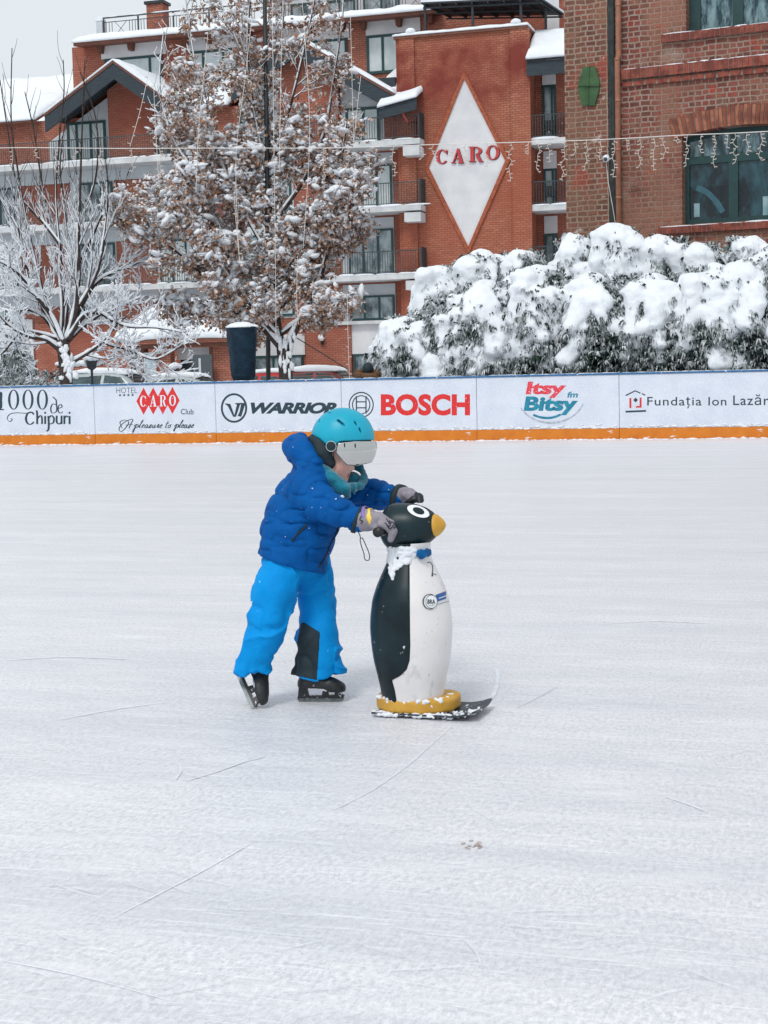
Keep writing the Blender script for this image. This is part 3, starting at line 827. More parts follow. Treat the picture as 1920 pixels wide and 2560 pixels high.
# eave slab with snow
zEv = zTop
u0, u1 = hu(199, V3 - 1.1), hu(1100, V3 - 1.1)
mb = MB(); mb.hexa([(u0, V3 - 1.1, zEv - .22), (u1, V3 - 1.1, zEv - .22), (u1, V3 + .6, zEv - .03), (u0, V3 + .6, zEv - .03)], [(u0, V3 - 1.1, zEv - .06), (u1, V3 - 1.1, zEv - .06), (u1, V3 + .6, zEv + .2), (u0, V3 + .6, zEv + .2)]); ev = mb.build('eave', FASC, top)
pillow('snow', ev, u0 - .05, u1, V3 - 1.22, V3 + .5, lambda u, v: zEv - .05 + .26 * (v - V3 + 1.1) / 1.7, .30, (90, 8), seed=4, droop=.1)
# terrace railing on top
zr = zEv + .32; vR = V3 + .35
ur0, ur1 = hu(258, vR, 60), hu(1100, vR, 60)
mb = MB(); mb.box(ur0, vR, zr + .98, ur1, vR + .06, zr + 1.04); mb.box(ur0, vR, zr + .78, ur1, vR + .04, zr + .81); mb.box(ur0, vR, zr + .08, ur1, vR + .04, zr + .12)
k = ur0; n = 0
while k < ur1:
    if n % 12 == 0: mb.box(k - .035, vR - .012, zr - .2, k + .035, vR + .055, zr + .98)
    elif n % 12 in (4, 5, 6, 7, 8):
        if n % 12 == 4: mb.bar((k, vR + .02, zr + .12), (k + .62, vR + .02, zr + .78), .014); mb.bar((k, vR + .022, zr + .78), (k + .62, vR + .022, zr + .12), .014)
    else: mb.box(k - .011, vR + .005, zr + .12, k + .011, vR + .03, zr + .78)
    k += .155; n += 1
mb.build('terrace_railing', RAIL, top)
mb = MB(); mb.box(ur0 - .34, vR - .08, zr - .3, ur0 - .02, vR + .3, zr + .85); mb.build('terrace_post', PLG, top)
mb = MB(); mb.box(ur0 - .36, vR - .1, zr + .852, ur0, vR + .3, zr + .98); mb.ball((ur0 - .18, vR + .1, zr + 1.02), (.2, .2, .1), 2)
for k in range(26): x = rnd.uniform(ur0, ur1); mb.ball((x, vR + .03, zr + 1.05), (rnd.uniform(.3, .9), .05, .035), 2, jit=.1)
mb.build('terrace_snow', SNOWS, top, True)
c0, c1 = hu(383, vR + 2), hu(424, vR + 2)
mb = MB(); mb.box(c0, vR + 2, zr - .5, c1, vR + 2.7, hz(8, 400, vR + 2)); ch = mb.build('chimney', HB, top)
mb = MB(); mb.box(c0 - .08, vR + 1.9, hz(8, 400, vR + 2) + .002, c1 + .08, vR + 2.8, hz(8, 400, vR + 2) + .14); mb.build('chimney_cap', DARKM, ch)
mb = MB(); mb.box(hu(700, V3 + 4), V3 + 4, zr - .4, hu(1100, V3 + 4), V3 + 7, zr + 3.2); pn = mb.build('penthouse', PLG, top)
for x0, x1 in ((740, 800), (820, 900), (920, 1010)): window(hu(x0, V3 + 4), zr + .2, hu(x1, V3 + 4), zr + 1.7, V3 + 4, (.5,), GLD, .1, top)
mb = MB(); mb.box(hu(1370, V3), V3 - .06, zTop - 3, hu(1404, V3), V3 - .003, zTop + 3.4); mb.build('plaster_strip', PLA, top)
mb = MB(); mb.box(hu(1080, V3 + .1), V3 + .1, zTop, uR, V3 + 6, zTop + 3.5); mb.build('upper_wall', HB, top)

# black pergola roof over the tower terrace
zc = zT
def tp(x, y, v): u_, z_ = HF.hit(x, y, v); return Vector((u_, v, z_))
A_, B_ = tp(1052, 10, -.3), tp(1350, -4, -.3); C_, D_ = tp(1412, 36, 1.4), tp(1052, 22, 3.0)
cr = [A_, B_, tp(1412, 38, 2.6), tp(1120, 42, 2.6)]
mb = MB(); dz = Vector((0, 0, .07)); mb.hexa([p for p in cr], [p + dz for p in cr]); cn = mb.build('pergola_roof', DARKM, hotel)
mb = MB(); mb.hexa([p + dz + Vector((0, 0, .003)) for p in cr], [p + dz + Vector((0, 0, .09)) for p in cr]); mb.build('snow', SNOW, cn)
mb = MB()
for f in np.linspace(.03, .97, 8):
    a = cr[0].lerp(cr[1], f); b = cr[3].lerp(cr[2], f); mb.bar(a - Vector((0, 0, .05)), b - Vector((0, 0, .05)), .045)
for f in (.08, .5, .92): a = cr[0].lerp(cr[3], f); b = cr[1].lerp(cr[2], f); mb.bar(a - Vector((0, 0, .13)), b - Vector((0, 0, .13)), .045)
mb.build('beam', DARKM, cn)
for x, v in ((1062, -.1), (1181, -.1), (1302, -.1), (1364, .9)):
    u_ = hu(x, v, 40); mb = MB(); mb.box(u_ - .05, v, zT + .03, u_ + .05, v + .1, hz(6 if x < 1340 else 22, x, v)); mb.build('pergola_post', DARKM, cn)

# right wing beyond the tower: recessed wall, balconies, little snowy roof
RV = 1.0
zWR = hz(150, 1380, RV)
mb = MB(); mb.box(uT1 + .002, RV, -.1, hu(1600, RV), 8, zWR); mb.build('wing_wall', HB, hotel)
zs_ = [hz(343, 1400, -.6), hz(510, 1400, -.6), hz(672, 1400, -.6)]
for z in zs_:
    balcony(uT1 + .02, hu(1418, -.6), z, -.6, RV, True, False)
for zt_, zb_ in ((zWR - .3, zs_[0]), (zs_[0] - .33, zs_[1]), (zs_[1] - .33, zs_[2]), (zs_[2] - .33, zs_[2] - 2.4)):
    u0, u1 = hu(1360, RV), hu(1393, RV)
    mb = MB(); mb.box(u0, RV - .05, zt_ - .75, u1, RV - .003, zt_); mb.build('plaster_bay', PLA, hotel)
    w_ = window(u0, zb_ + .02, u1, zt_ - .753, RV, (.7,), GLD)
zr0, zr1 = hz(140, 1370, -.9), hz(84, 1362, RV)
u0, u1 = uT1 + .01, hu(1424, -.9)
mb = MB(); mb.hexa([(u0, -.9, zr0 - .15), (u1, -.9, zr0 - .15), (u1, RV, zr1 - .15), (u0, RV, zr1 - .15)], [(u0, -.9, zr0), (u1, -.9, zr0), (u1, RV, zr1), (u0, RV, zr1)]); rr_ = mb.build('wing_roof', WOOD, hotel)
mb = MB(); mb.box(u0, -.85, zr0 - .75, u1, -.8, zr0 - .152); mb.box(u0, -.8, zr0 - .3, u1, RV, zr0 - .2); mb.build('wing_soffit', WOOD, rr_)
pillow('snow', rr_, u0, u1 + .1, -1.0, RV, lambda u, v: zr0 + (zr1 - zr0) * (v + .9) / (RV + .9), .28, (24, 12), seed=8)
# chairs on the right-hand balconies
for z in zs_[:2]:
    u_ = hu(1375, .1); mb = MB()
    mb.box(u_ - .22, .0, z + .42, u_ + .22, .42, z + .46); mb.box(u_ - .22, .40, z + .46, u_ + .22, .44, z + .9)
    for a in (-.2, .2):
        for b in (.02, .4): mb.bar((u_ + a, b, z), (u_ + a, b, z + .42), .02)
        mb.bar((u_ + a, .02, z + .64), (u_ + a, .42, z + .64), .02)
    tag(o := mb.build('balcony_chair', BLACK), 'black chair on the balcony right of the diamond tower, ' + ('upper' if z == zs_[0] else 'lower') + ' one', 'chair', 'chairs on the balconies'); o.location = HF.o; o.rotation_euler = (0, 0, HF.a)

# gables: brick wall, deep dark barge boards, snowy slopes
def gable(apx, lft, rgt, v0, wall, pier, zwall, snow_seed):
    a, l, r_ = HF.hit(*apx, v0), HF.hit(*lft, v0), HF.hit(*rgt, v0)
    wb = [HF.hit(x, 300, .0)[0] for x in wall]; pr = [HF.hit(x, 300, -.3)[0] for x in pier]
    def roofz(u): return a[1] - (a[0] - u) * (a[1] - l[1]) / (a[0] - l[0]) if u < a[0] else a[1] - (u - a[0]) * (a[1] - r_[1]) / (r_[0] - a[0])
    mb = MB(); mb.prism([(wb[0], zwall), (wb[1], zwall), (wb[1], roofz(wb[1]) - .45), (a[0], a[1] - .45), (wb[0], roofz(wb[0]) - .45)], -.02, 3.0); gw = mb.build('gable_wall', PLG, hotel)
    mb = MB(); mb.prism([(pr[0], zwall + .002), (pr[1], zwall + .002), (pr[1], roofz(pr[1]) - .34)] + ([(a[0], a[1] - .34)] if pr[0] < a[0] < pr[1] else []) + [(pr[0], roofz(pr[0]) - .34)], -.45, -.023); mb.build('gable_pier', HB, gw)
    th = .13; dep = .70
    mb = MB()
    for e in (l, r_):
        mb.hexa([(e[0], v0, e[1] - th), (a[0], v0, a[1] - th), (a[0], 3.4, a[1] - th), (e[0], 3.4, e[1] - th)], [(e[0], v0, e[1]), (a[0], v0, a[1]), (a[0], 3.4, a[1]), (e[0], 3.4, e[1])])
    rf = mb.build('gable_roof', FASC, gw)
    mb = MB()
    for e in (l, r_):
        mb.prism([(e[0], e[1] - th - .003), (a[0], a[1] - th - .003), (a[0], a[1] - th - dep), (e[0], e[1] - th - dep)], v0 + .04, v0 + .14)
    mb.build('barge_board', WOOD, gw)
    mb = MB()
    for e in (l, r_): mb.hexa([(e[0], v0 + .145, e[1] - th - .06), (a[0], v0 + .145, a[1] - th - .06), (a[0], -.025, a[1] - th - .06), (e[0], -.025, e[1] - th - .06)], [(e[0], v0 + .145, e[1] - th - .004), (a[0], v0 + .145, a[1] - th - .004), (a[0], -.025, a[1] - th - .004), (e[0], -.025, e[1] - th - .004)])
    mb.build('soffit', WOOD, gw)
    for e in (l, r_):
        u0, u1 = sorted((e[0], a[0])); pillow('snow', rf, u0, u1, v0 - .04, 3.3, lambda u, v: roofz(u), .20, (26, 12), seed=snow_seed)
    return gw, a, l, r_, roofz
gw, a, l, r_, rz = gable((282, 150), (110, 284), (440, 262), -2.0, (120, 437), (274, 386), SLZ[0], 5)
window(hu(176), SLZ[0] + .05, hu(272), SLZ[0] + 2.0, -.022, (.25, .62), GLS, .12, gw); window(hu(392), SLZ[0] + .05, hu(434), SLZ[0] + 2.2, -.022, (), GLD, .2, gw)
gw, a, l, r_, rz = gable((738, 92), (575, 205), (985, 232), -1.3, (600, 960), (700, 848), SLZ[0], 6)
window(hu(853), SLZ[0] + .05, hu(955), SLZ[0] + 1.7, -.022, (.2, .6), GLS, .12, gw); window(hu(605), SLZ[0] + .05, hu(690), SLZ[0] + 1.9, -.022, (.5,), GLD, .12, gw)
# small snowy eave and red fascia next to the tower
u0, u1 = hu(952, -1.6), hu(1046, -1.6); z0 = hz(268, 1000, -1.6)
mb = MB(); mb.hexa([(u0, -1.6, z0), (u1, -1.6, z0 + .32), (u1, .4, z0 + 1.15), (u0, .4, z0 + .8)], [(u0, -1.6, z0 + .1), (u1, -1.6, z0 + .42), (u1, .4, z0 + 1.25), (u0, .4, z0 + .9)]); lr_ = mb.build('lower_roof', WOOD, hotel)
mb = MB(); mb.prism([(u0, z0 - .45), (u1, z0 - .13), (u1, z0 + .31), (u0, z0 - .01)], -1.58, -1.48); mb.box(hu(952, -.5), -.5, z0 + .4, hu(995, -.5), -.2, z0 + 1.5); mb.build('fascia', WOOD, lr_)
pillow('snow', lr_, u0 - .05, u1 + .03, -1.7, .4, lambda u, v: z0 + .1 + .32 * (u - u0) / (u1 - u0) + .8 * (v + 1.6) / 2, .24, (24, 10), seed=12, droop=.1)
mb = MB(); q1, q2 = HF.hit(1008, 275, -1.45), HF.hit(1042, 305, -.7); mb.tube([(q1[0], -1.45, q1[1] + .2), (q1[0], -1.45, q1[1] - .2), (q1[0] + .15, -1.3, q1[1] - .5), (q2[0], -.7, q2[1])], .05, 8); mb.build('gutter_pipe', mat('pipe_red', hx(160, 62, 52), None, 5, .5), lr_)

# entrance porch: snowy roof on a timber beam, brick posts, boards with signs
PV = -6.0
def pu(x, y=850): return HF.hit(x, y, PV)[0]
def pz(y, x=430): return HF.hit(x, y, PV)[1]
porch = thing('entrance_porch', 'entrance porch with thick snow on its roof and a brown timber beam', 'porch', HF.world(0, 0, 0), HF.a)
u0, u1 = pu(300), pu(600); zb_ = pz(858, 440)
mb = MB(); mb.box(u0 + .2, PV, zb_ - .18, u1, PV + .25, zb_); mb.box(u0 + .2, PV + .252, zb_ - .16, u0 + .4, -.3, zb_); mb.build('beam', FASC, porch)
ze, zr_ = zb_ + .05, pz(770, 380) + .1; ur_ = pu(318, 770)
mb = MB(); mb.hexa([(u0, PV - .4, ze), (u1, PV - .4, ze), (u1, PV + 3.2, zr_), (ur_ + .3, PV + 3.2, zr_)], [(u0, PV - .4, ze + .12), (u1, PV - .4, ze + .12), (u1, PV + 3.2, zr_ + .12), (ur_ + .3, PV + 3.2, zr_ + .12)])
prf = mb.build('porch_roof', FASC, porch)
V_ = []; nu, nv = 50, 14
mbs = MB()
for i in range(nu):
    for j in range(nv):
        f = j / (nv - 1); a_ = u0 - .08 + (ur_ + .3 - u0) * f; u_ = a_ + (u1 - a_) * i / (nu - 1); v_ = PV - .5 + 3.7 * f; n_ = noise3(np.array([[u_, v_, 0.]]), 1.2, 3)[0]
        mbs.v.append((u_, v_, ze + .12 + (zr_ - ze) * f + .30 * (1 + .35 * n_) - (.22 if j == 0 else 0)))
for i in range(nu - 1):
    for j in range(nv - 1): a_ = i * nv + j; mbs.f.append((a_, a_ + nv, a_ + nv + 1, a_ + 1)); mbs.m.append(0)
sn = mbs.build('snow', SNOW, prf, True); s2 = sn.modifiers.new('s', 'SOLIDIFY'); s2.thickness = .24; s2.offset = -1
for x0, x1, m_, nm in ((315, 323, FASC, 'timber_post'), (343, 352, FASC, 'timber_post'), (384, 418, HB, 'brick_post'), (516, 526, FASC, 'timber_post'), (526, 575, HB, 'brick_post')):
    mb = MB(); mb.box(pu(x0), PV + .26, 0, pu(x1), PV + .7, zb_ - .19); mb.build(nm, m_, porch)
mb = MB(); mb.box(pu(418), PV + 1.0, pz(898, 470), pu(526), PV + 1.2, zb_ - .19); mb.build('plaster_panel', PLA, porch)
mb = MB(); mb.box(pu(418), PV + 1.3, 0, pu(526), PV + 1.4, pz(898, 470) + .2); mb.build('dark_glazing', mat('dark_glass', hx(24, 38, 44), hx(60, 76, 80), 2, .15), porch)
s_ = thing('information_board', 'white framed notice board between the porch posts', 'notice board', HF.world(pu(370), PV + .1, 0), HF.a)
mb = MB(); mb.box(-.22, 0, .7, .22, .05, 2.35); mb.build('panel', glass('notice_blue', hx(120, 146, 160), hx(196, 206, 212), 5, .3), s_)
mb = MB(); mb.box(-.27, -.02, .65, -.222, .07, 2.4); mb.box(.222, -.02, .65, .27, .07, 2.4); mb.box(-.222, -.02, 2.352, .222, .07, 2.4); mb.box(-.27, -.0, 0, -.222, .05, .648); mb.box(.222, 0, 0, .27, .05, .648); mb.build('frame', PLA, s_)
s_ = thing('menu_board', 'dark grey board with a pale mushroom emblem beside the wrapped drum', 'board', HF.world(pu(524, 920), PV - .3, 0), HF.a)
mb = MB(); mb.box(-.62, 0, .2, .24, .06, 2.25); mb.build('panel', mat('board_grey', hx(62, 70, 74), hx(74, 82, 86), 9, .6), s_)
g = G2(); g.ring((-.0, 1.15), (.15, .1), (.01, .01), 0, 180, 16); g.poly([(-.04, .93), (.04, .93), (.03, 1.14), (-.03, 1.14)]); g.pen([(-.09, 1.5), (0, 1.42), (.09, 1.5)], .03)
mb = MB(); put(mb, g, lambda x, y, k: (x, -.004 - .0005 * k, y)); mb.build('emblem', PLA, s_)
mb = MB(); mb.box(-.36, -.012, .5, -.26, -.003, 2.1); mb.build('label_strip', PLG, s_)
s_ = thing('recycling_bin', 'small dark bin in front of the porch posts', 'bin', HF.world(pu(334, 925), PV - .5, 0), HF.a)
mb = MB(); mb.lathe([(.2, 0), (.24, .8), (.25, 1.35), (.27, 1.36), (.27, 1.45), (.18, 1.6)], 16); mb.build('drum', DARKM, s_, True); mb = MB(); mb.lathe([(.25, 1.6), (.22, 1.68), (.08, 1.74)], 16); mb.build('snow', SNOW, s_, True)

# far house with a huge snowy roof, left of the hotel
FH = thing('far_house', 'low house under one big snow-covered roof behind the bare tree', 'house', P(20, 900, 100) * Vector((1, 1, 0)) if False else (P(20, 900, 100)[0], P(20, 900, 100)[1], 0), BF.a)
FF = Frame(P(20, 900, 100)[:2], BF.a)
pt = lambda x, y, v: (FF.hit(x, y, v)[0], v, FF.hit(x, y, v)[1])
mb = MB(); mb.box(FF.hit(-260, 400)[0], .5, 0, FF.hit(240, 400)[0], 12, FF.hit(60, 340)[1]); mb.build('wall', PLG, FH)
ri = [pt(-260, 222, 7), pt(225, 195, 7)]; ea = [pt(-260, 345, -.5), pt(120, 336, -.5)]
mb = MB(); dn = lambda p: (p[0], p[1], p[2] - .3)
mb.hexa([dn(ea[0]), dn((FF.hit(225, 340, -.5)[0], -.5, ea[1][2])), dn(ri[1]), dn(ri[0])], [ea[0], (FF.hit(225, 340, -.5)[0], -.5, ea[1][2]), ri[1], ri[0]]); rf = mb.build('roof', FASC, FH)
uu0, uu1 = ea[0][0], FF.hit(225, 340, -.5)[0]; ze_, zr2 = ea[1][2], (ri[0][2] + ri[1][2]) / 2
pillow('snow', rf, uu0, uu1, -.6, 7, lambda u, v: ze_ + (zr2 - ze_) * (v + .5) / 7.5, .4, (40, 14), seed=2)
mb = MB(); q = pt(25, 305, -.6); mb.box(q[0] - 1.3, -.75, q[2] - .5, q[0] + .6, 1.5, q[2] + .35); mb.build('red_dormer', mat('dormer_red', hx(168, 70, 58), None, 4, .7), rf)
# ---------------------------------------------------------------- the old brick building on the right
q = P(1424, 480, 34.0)
KF = Frame(q[:2], radians(-25))
bb = thing('brick_building', 'old weathered red brick building with an arched window and a drainpipe', 'building', KF.o, KF.a)
OB = brick('old_brick', hx(144, 76, 66), hx(82, 56, 52), hx(158, 142, 131), .235, .1135, .021, stain=hx(134, 94, 80), bump=.8, bdist=.02, stain_scale=.5, bias=-.05, squash=.62, wobble=.6,
           patch=[(hx(158, 146, 134), 1.1, .56, .68, .55), (hx(150, 112, 94), .6, .47, .58, .65), (hx(84, 58, 54), 1.7, .58, .66, .5), (hx(178, 66, 50), 2.6, .60, .66, .6), (hx(196, 178, 168), 2.4, .70, .74, .8)])
PIER = brick('pier_brick', hx(138, 84, 70), hx(90, 64, 56), hx(158, 140, 127), .235, .1135, .021, stain=hx(128, 100, 82), bump=.8, bdist=.02, stain_scale=.7, bias=-.05, squash=.62, wobble=.6,
             patch=[(hx(152, 118, 96), .9, .50, .62, .4), (hx(160, 70, 56), 1.6, .56, .64, .5), (hx(196, 180, 170), 2.0, .66, .70, .85)])
MOR = mat('mortar', hx(158, 140, 128), hx(134, 116, 106), 9, .9, spec=.1, bump=.4, bscale=40)
BRK = mat('single_brick', hx(146, 82, 70), hx(112, 62, 55), 5, .85, spec=.15, bump=.4, bscale=30, lo=.4, hi=.6)
BR2 = mat('arch_brick', hx(164, 108, 86), hx(126, 76, 62), 5, .85, spec=.15, bump=.4, bscale=30, lo=.4, hi=.6)
BR3 = mat('arch_brick_dark', hx(140, 84, 68), hx(112, 66, 56), 5, .85, spec=.15, bump=.4, bscale=30)
WFR = mat('window_green', hx(14, 52, 54), hx(18, 62, 62), 8, .5)
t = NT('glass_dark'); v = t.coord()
c = t.mix(t.noise(t.coord((1.4, 1, .7), (0, .5, 0)), 1.3, 5, .7, .46, .62), hx(6, 26, 34), hx(40, 78, 88))  # paler slanting streaks: faint tree reflections painted into the dark glass
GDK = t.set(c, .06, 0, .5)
t = NT('glass_tree_reflection'); c = t.mix(t.noise(t.coord((2.6, 1, .8), (0, .6, 0)), 2.2, 6, .7, .44, .62), hx(20, 54, 62), hx(122, 150, 156)); GTR = t.set(c, .06, 0, .5)  # reflected trees are painted into this glass colour
ku = lambda x, y=480: KF.hit(x, y)[0]
kz = lambda y, x=1800: KF.hit(x, y)[1]
ua0, ua1 = ku(1705), 0; uc = ku(1851, 320); ua1 = 2 * uc - ua0
zsp, zpk, zbt = kz(342, 1708), kz(313, 1851), kz(556, 1800)
hw = (ua1 - ua0) / 2; rise = zpk - zsp; Rr = (hw * hw + rise * rise) / (2 * rise); za = zpk - Rr
arc = [(uc + Rr * sin(a), za + Rr * cos(a)) for a in np.linspace(-math.asin(hw / Rr), math.asin(hw / Rr), 25)]
ub0, zb0, zb1 = ku(1715, 40), kz(76, 1800), 13.0; ub1 = ub0 + 2.7
uE = ua1 + 6
WT = .45
mb = MB()
mb.box(0, 0, -.1, ua0, WT, 14); mb.box(ua1, 0, -.1, uE, WT, 14); mb.box(ua0, 0, -.1, ua1, WT, zbt)
mb.prism(arc + [(ua1, zb0), (ua0, zb0)], 0, WT)
if ub0 > ua0: mb.box(ua0, 0, zb0, ub0, WT, 14)
mb.box(min(ub1, ua1), 0, zb0, ua1, WT, 14) if ub1 < ua1 else None
mb.build('wall', OB, bb)
mb = MB(); mb.box(0, WT + .002, -.1, .4, 12, 14); mb.build('side_wall', OB, bb)
mb = MB(); mb.box(-.05, -.10, -.1, ku(1524, 300), -.003, 14); mb.build('pier', PIER, bb)
mb = MB(); mb.box(ua0 - .1, 1.6, -.1, uE, 1.7, 14); mb.build('dark_interior', mat('interior_dark', hx(10, 22, 28), None, 3, .9), bb)
# arched window
vF = .30
mb = MB(); fw = .10
ins = [(uc + (p[0] - uc) * .965, p[1] - .09) for p in arc]
for i in range(len(arc) - 1): mb.prism([arc[i], arc[i + 1], ins[i + 1], ins[i]], vF, vF + .1)
mb.box(ua0, vF, zbt, ua1, vF + .1, zbt + .12); mb.box(ua0, vF, zbt + .12, ua0 + .09, vF + .1, zsp - .06); mb.box(ua1 - .09, vF, zbt + .12, ua1, vF + .1, zsp - .06)
zt0 = kz(391, 1800); mb.box(ua0 + .09, vF, zt0 - .09, ua1 - .09, vF + .1, zt0 + .07)
um = ku(1827, 450); mb.box(um - .11, vF - .002, zbt + .12, um + .09, vF + .098, zt0 - .09); mb.box(um - .07, vF - .002, zt0 + .07, um + .05, vF + .098, zpk - .1)
um2 = ku(1921, 450); mb.box(um2 - .06, vF - .002, zbt + .12, um2 + .06, vF + .098, zt0 - .09)
aw = mb.build('arched_window', WFR, bb)
mb = MB(); mb.box(ua0 + .05, vF + .05, zbt + .05, ua1 - .05, vF + .06, zt0); mb.build('pane', GDK, aw)
mb = MB(); mb.prism([(p[0], p[1] - .04) for p in arc] + [(ua1 - .05, zt0 + .002), (ua0 + .05, zt0 + .002)], vF + .05, vF + .06); mb.build('pane', GTR, aw)
# pale papers and a hanging banner seen behind the glass
mb = MB()
for x0, y0, x1, y1 in ((1735, 508, 1749, 543), (1907, 490, 1925, 541)):
    a, b = KF.hit(x0, y1, vF + .045), KF.hit(x1, y0, vF + .045); mb.box(a[0], vF + .045, a[1], b[0], vF + .048, b[1])
mb.build('window_paper', mat('paper_teal', hx(110, 150, 160), hx(150, 178, 184), 4, .5), aw)
mb = MB(); g = G2(); g.pen([(1740, 468), (1768, 482), (1790, 505), (1806, 530)], 20, 14, 45)
put(mb, g, lambda x, y, k: (KF.hit(x, y, vF)[0], vF + .046, KF.hit(x, y, vF)[1])); mb.build('window_banner', mat('banner_teal', hx(30, 78, 92), hx(60, 106, 116), 3, .5), aw)
# upper window
mb = MB(); mb.box(ub0, vF, zb0, ub0 + .24, vF + .1, 14); mb.box(ub0 + .24, vF, zb0, ub1, vF + .1, zb0 + .12)
um = ku(1836, 40); mb.box(um - .10, vF - .002, zb0 + .12, um + .12, vF + .098, 14); uw = mb.build('upper_window', WFR, bb)
mb = MB(); mb.box(ub0 + .1, vF + .05, zb0 + .06, ub1, vF + .06, 14); mb.build('pane', GTR, uw)
# brick-on-edge sills, string course, arch: single bricks standing proud of a mortar bed
def soldier(name, u0, u1, z0, z1, v0, m=BRK, step=.105, snow=True):
    mb = MB(); mb.box(u0, v0 + .02, z0 + .004, u1, -.003, z1 - .004); s_ = mb.build(name, MOR, bb)
    m2 = MB(); k = u0; i = 0
    while k < u1 - .02: w_ = step * rnd.uniform(.78, .9); d = rnd.uniform(-.008, .006); m2.box(k, v0 + d, z0 + rnd.uniform(0, .008), min(k + w_, u1), -.002, z1 - rnd.uniform(0, .008)); k += step; i += 1
    m2.build('bricks', m, s_)
    if snow:
        m2 = MB(); k = u0
        while k < u1: L = rnd.uniform(.2, .8); m2.ball((k + L / 2, v0 / 2 - .005, z1), (L / 2, abs(v0) * .5, rnd.uniform(.012, .03)), 2, jit=.1); k += L * rnd.uniform(.8, 1.1)
        m2.build('snow', SNOWS, s_, True)
    return s_
soldier('string_course', ku(1557, 170), uE, kz(179, 1800) + .02, kz(153, 1800) + .02, -.12)
soldier('string_course', ku(1557, 190), uE, kz(194, 1800), kz(181, 1800), -.07, step=.26, snow=False)
soldier('sill', ku(1655, 90), ub1 + .4, kz(92, 1800), kz(72, 1800), -.10)
soldier('sill', ku(1648, 575), ua1 + .4, kz(578, 1800), kz(560, 1800), -.10)
mb = MB(); na = 34; am = math.asin(min(1, (hw + .16) / Rr)); th_ = .42
for i in range(na):
    a0 = -am + 2 * am * i / na; a1 = a0 + 2 * am / na * .74; r0, r1 = Rr + .004, Rr + th_ + rnd.uniform(-.02, .01); d = rnd.uniform(-.012, .008)
    mb.prism([(uc + r * sin(a), za + r * cos(a)) for r, a in ((r0, a0), (r0, a1), (r1, a1), (r1, a0))], -.045 + d, -.002, i % 2 if rnd.random() < .8 else 0)
ar = mb.build('arch', [BR2, BR3], bb)
mb = MB(); aa = np.linspace(-am, am, 30)
for i in range(29): mb.prism([(uc + r * sin(a), za + r * cos(a)) for r, a in ((Rr + .006, aa[i]), (Rr + .006, aa[i + 1]), (Rr + th_ - .02, aa[i + 1]), (Rr + th_ - .02, aa[i]))], -.016, -.003)
mb.build('mortar_bed', MOR, ar)
# drainpipe, cable duct, wall anchor
PIP = mat('pipe_brown', hx(156, 104, 80), hx(132, 86, 66), 6, .5)
up_ = ku(1549, 300)
mb = MB(); mb.tube([(up_, -.13, -.1), (up_, -.13, kz(150, 1549)), (up_ + .03, -.13, kz(140, 1549)), (up_ + .03, -.13, 14)], 0.062, 12)
for y in (20, 155, 258, 380, 500): z = kz(y, 1549); mb.tube([(up_ + (.03 if y < 145 else 0), -.13, z), (up_ + (.03 if y < 145 else 0), -.13, z + .06)], .066, 12)
mb.build('drainpipe', PIP, bb, True)
ud = ku(1534, 300)
mb = MB(); mb.box(ud - .08, -.09, -.1, ud + .05, -.002, 14)
for k in range(4): mb.tube([(ud - .06 + .03 * k, -.10, -.1)] + [(ud - .06 + .03 * k + rnd.uniform(-.012, .012), -.10, z) for z in np.arange(1, 14, .7)], .014, 5)
mb.build('cable_duct', mat('duct_dark', hx(44, 50, 50), hx(62, 70, 70), 6, .7), bb)
mb = MB(); oc = [KF.hit(x, y, -.1) for x, y in ((1460, 168), (1490, 168), (1501, 206), (1499, 225), (1489, 264), (1456, 264), (1447, 226), (1449, 204))]
mc = KF.hit(1473, 215, -.1); n = len(oc)
mb.add([(p[0], -.105, p[1]) for p in oc] + [(p[0], -.16, p[1]) for p in oc] + [(mc[0], -.19, mc[1])], [(i, (i + 1) % n, (i + 1) % n + n, i + n) for i in range(n)] + [(i + n, (i + 1) % n + n, 2 * n) for i in range(n)])
for a, b in ((0, 4), (2, 6)): mb.tube([((oc[a][0] + oc[(a + 1) % n][0]) / 2, -.165, (oc[a][1] + oc[(a + 1) % n][1]) / 2), (mc[0], -.20, mc[1]), ((oc[b][0] + oc[(b + 1) % n][0]) / 2, -.165, (oc[b][1] + oc[(b + 1) % n][1]) / 2)], .022, 6)
mb.ball((mc[0], -.2, mc[1]), (.05, .04, .05), 2)
mb.build('wall_anchor', mat('anchor_green', hx(58, 92, 52), hx(44, 74, 46), 5, .7, bump=.3, bscale=20), bb)
# security camera
sq = KF.hit(1519, 398, -.1)
sc_ = thing('security_camera', 'small white dome camera on the brick pier beside the drainpipe', 'camera', KF.world(sq[0], -.1, sq[1]), KF.a)
mb = MB(); mb.ball((0, -.11, 0), (.075, .08, .085), 3); mb.tube([(0, -.1, .03), (0, -.002, .06)], .045, 12); mb.build('housing', WHT, sc_, True)
mb = MB(); mb.ball((0, -.165, -.015), (.048, .04, .048), 2); mb.build('lens', mat('lens_dark', hx(60, 72, 80), None, 3, .1), sc_, True)
mb = MB(); mb.tube([(-.02, -.05, -.08), (.02, -.03, -.5), (.12, -.02, -1.1), (.2, -.02, -1.6)], .008, 5); mb.build('cable', WIRE, sc_)
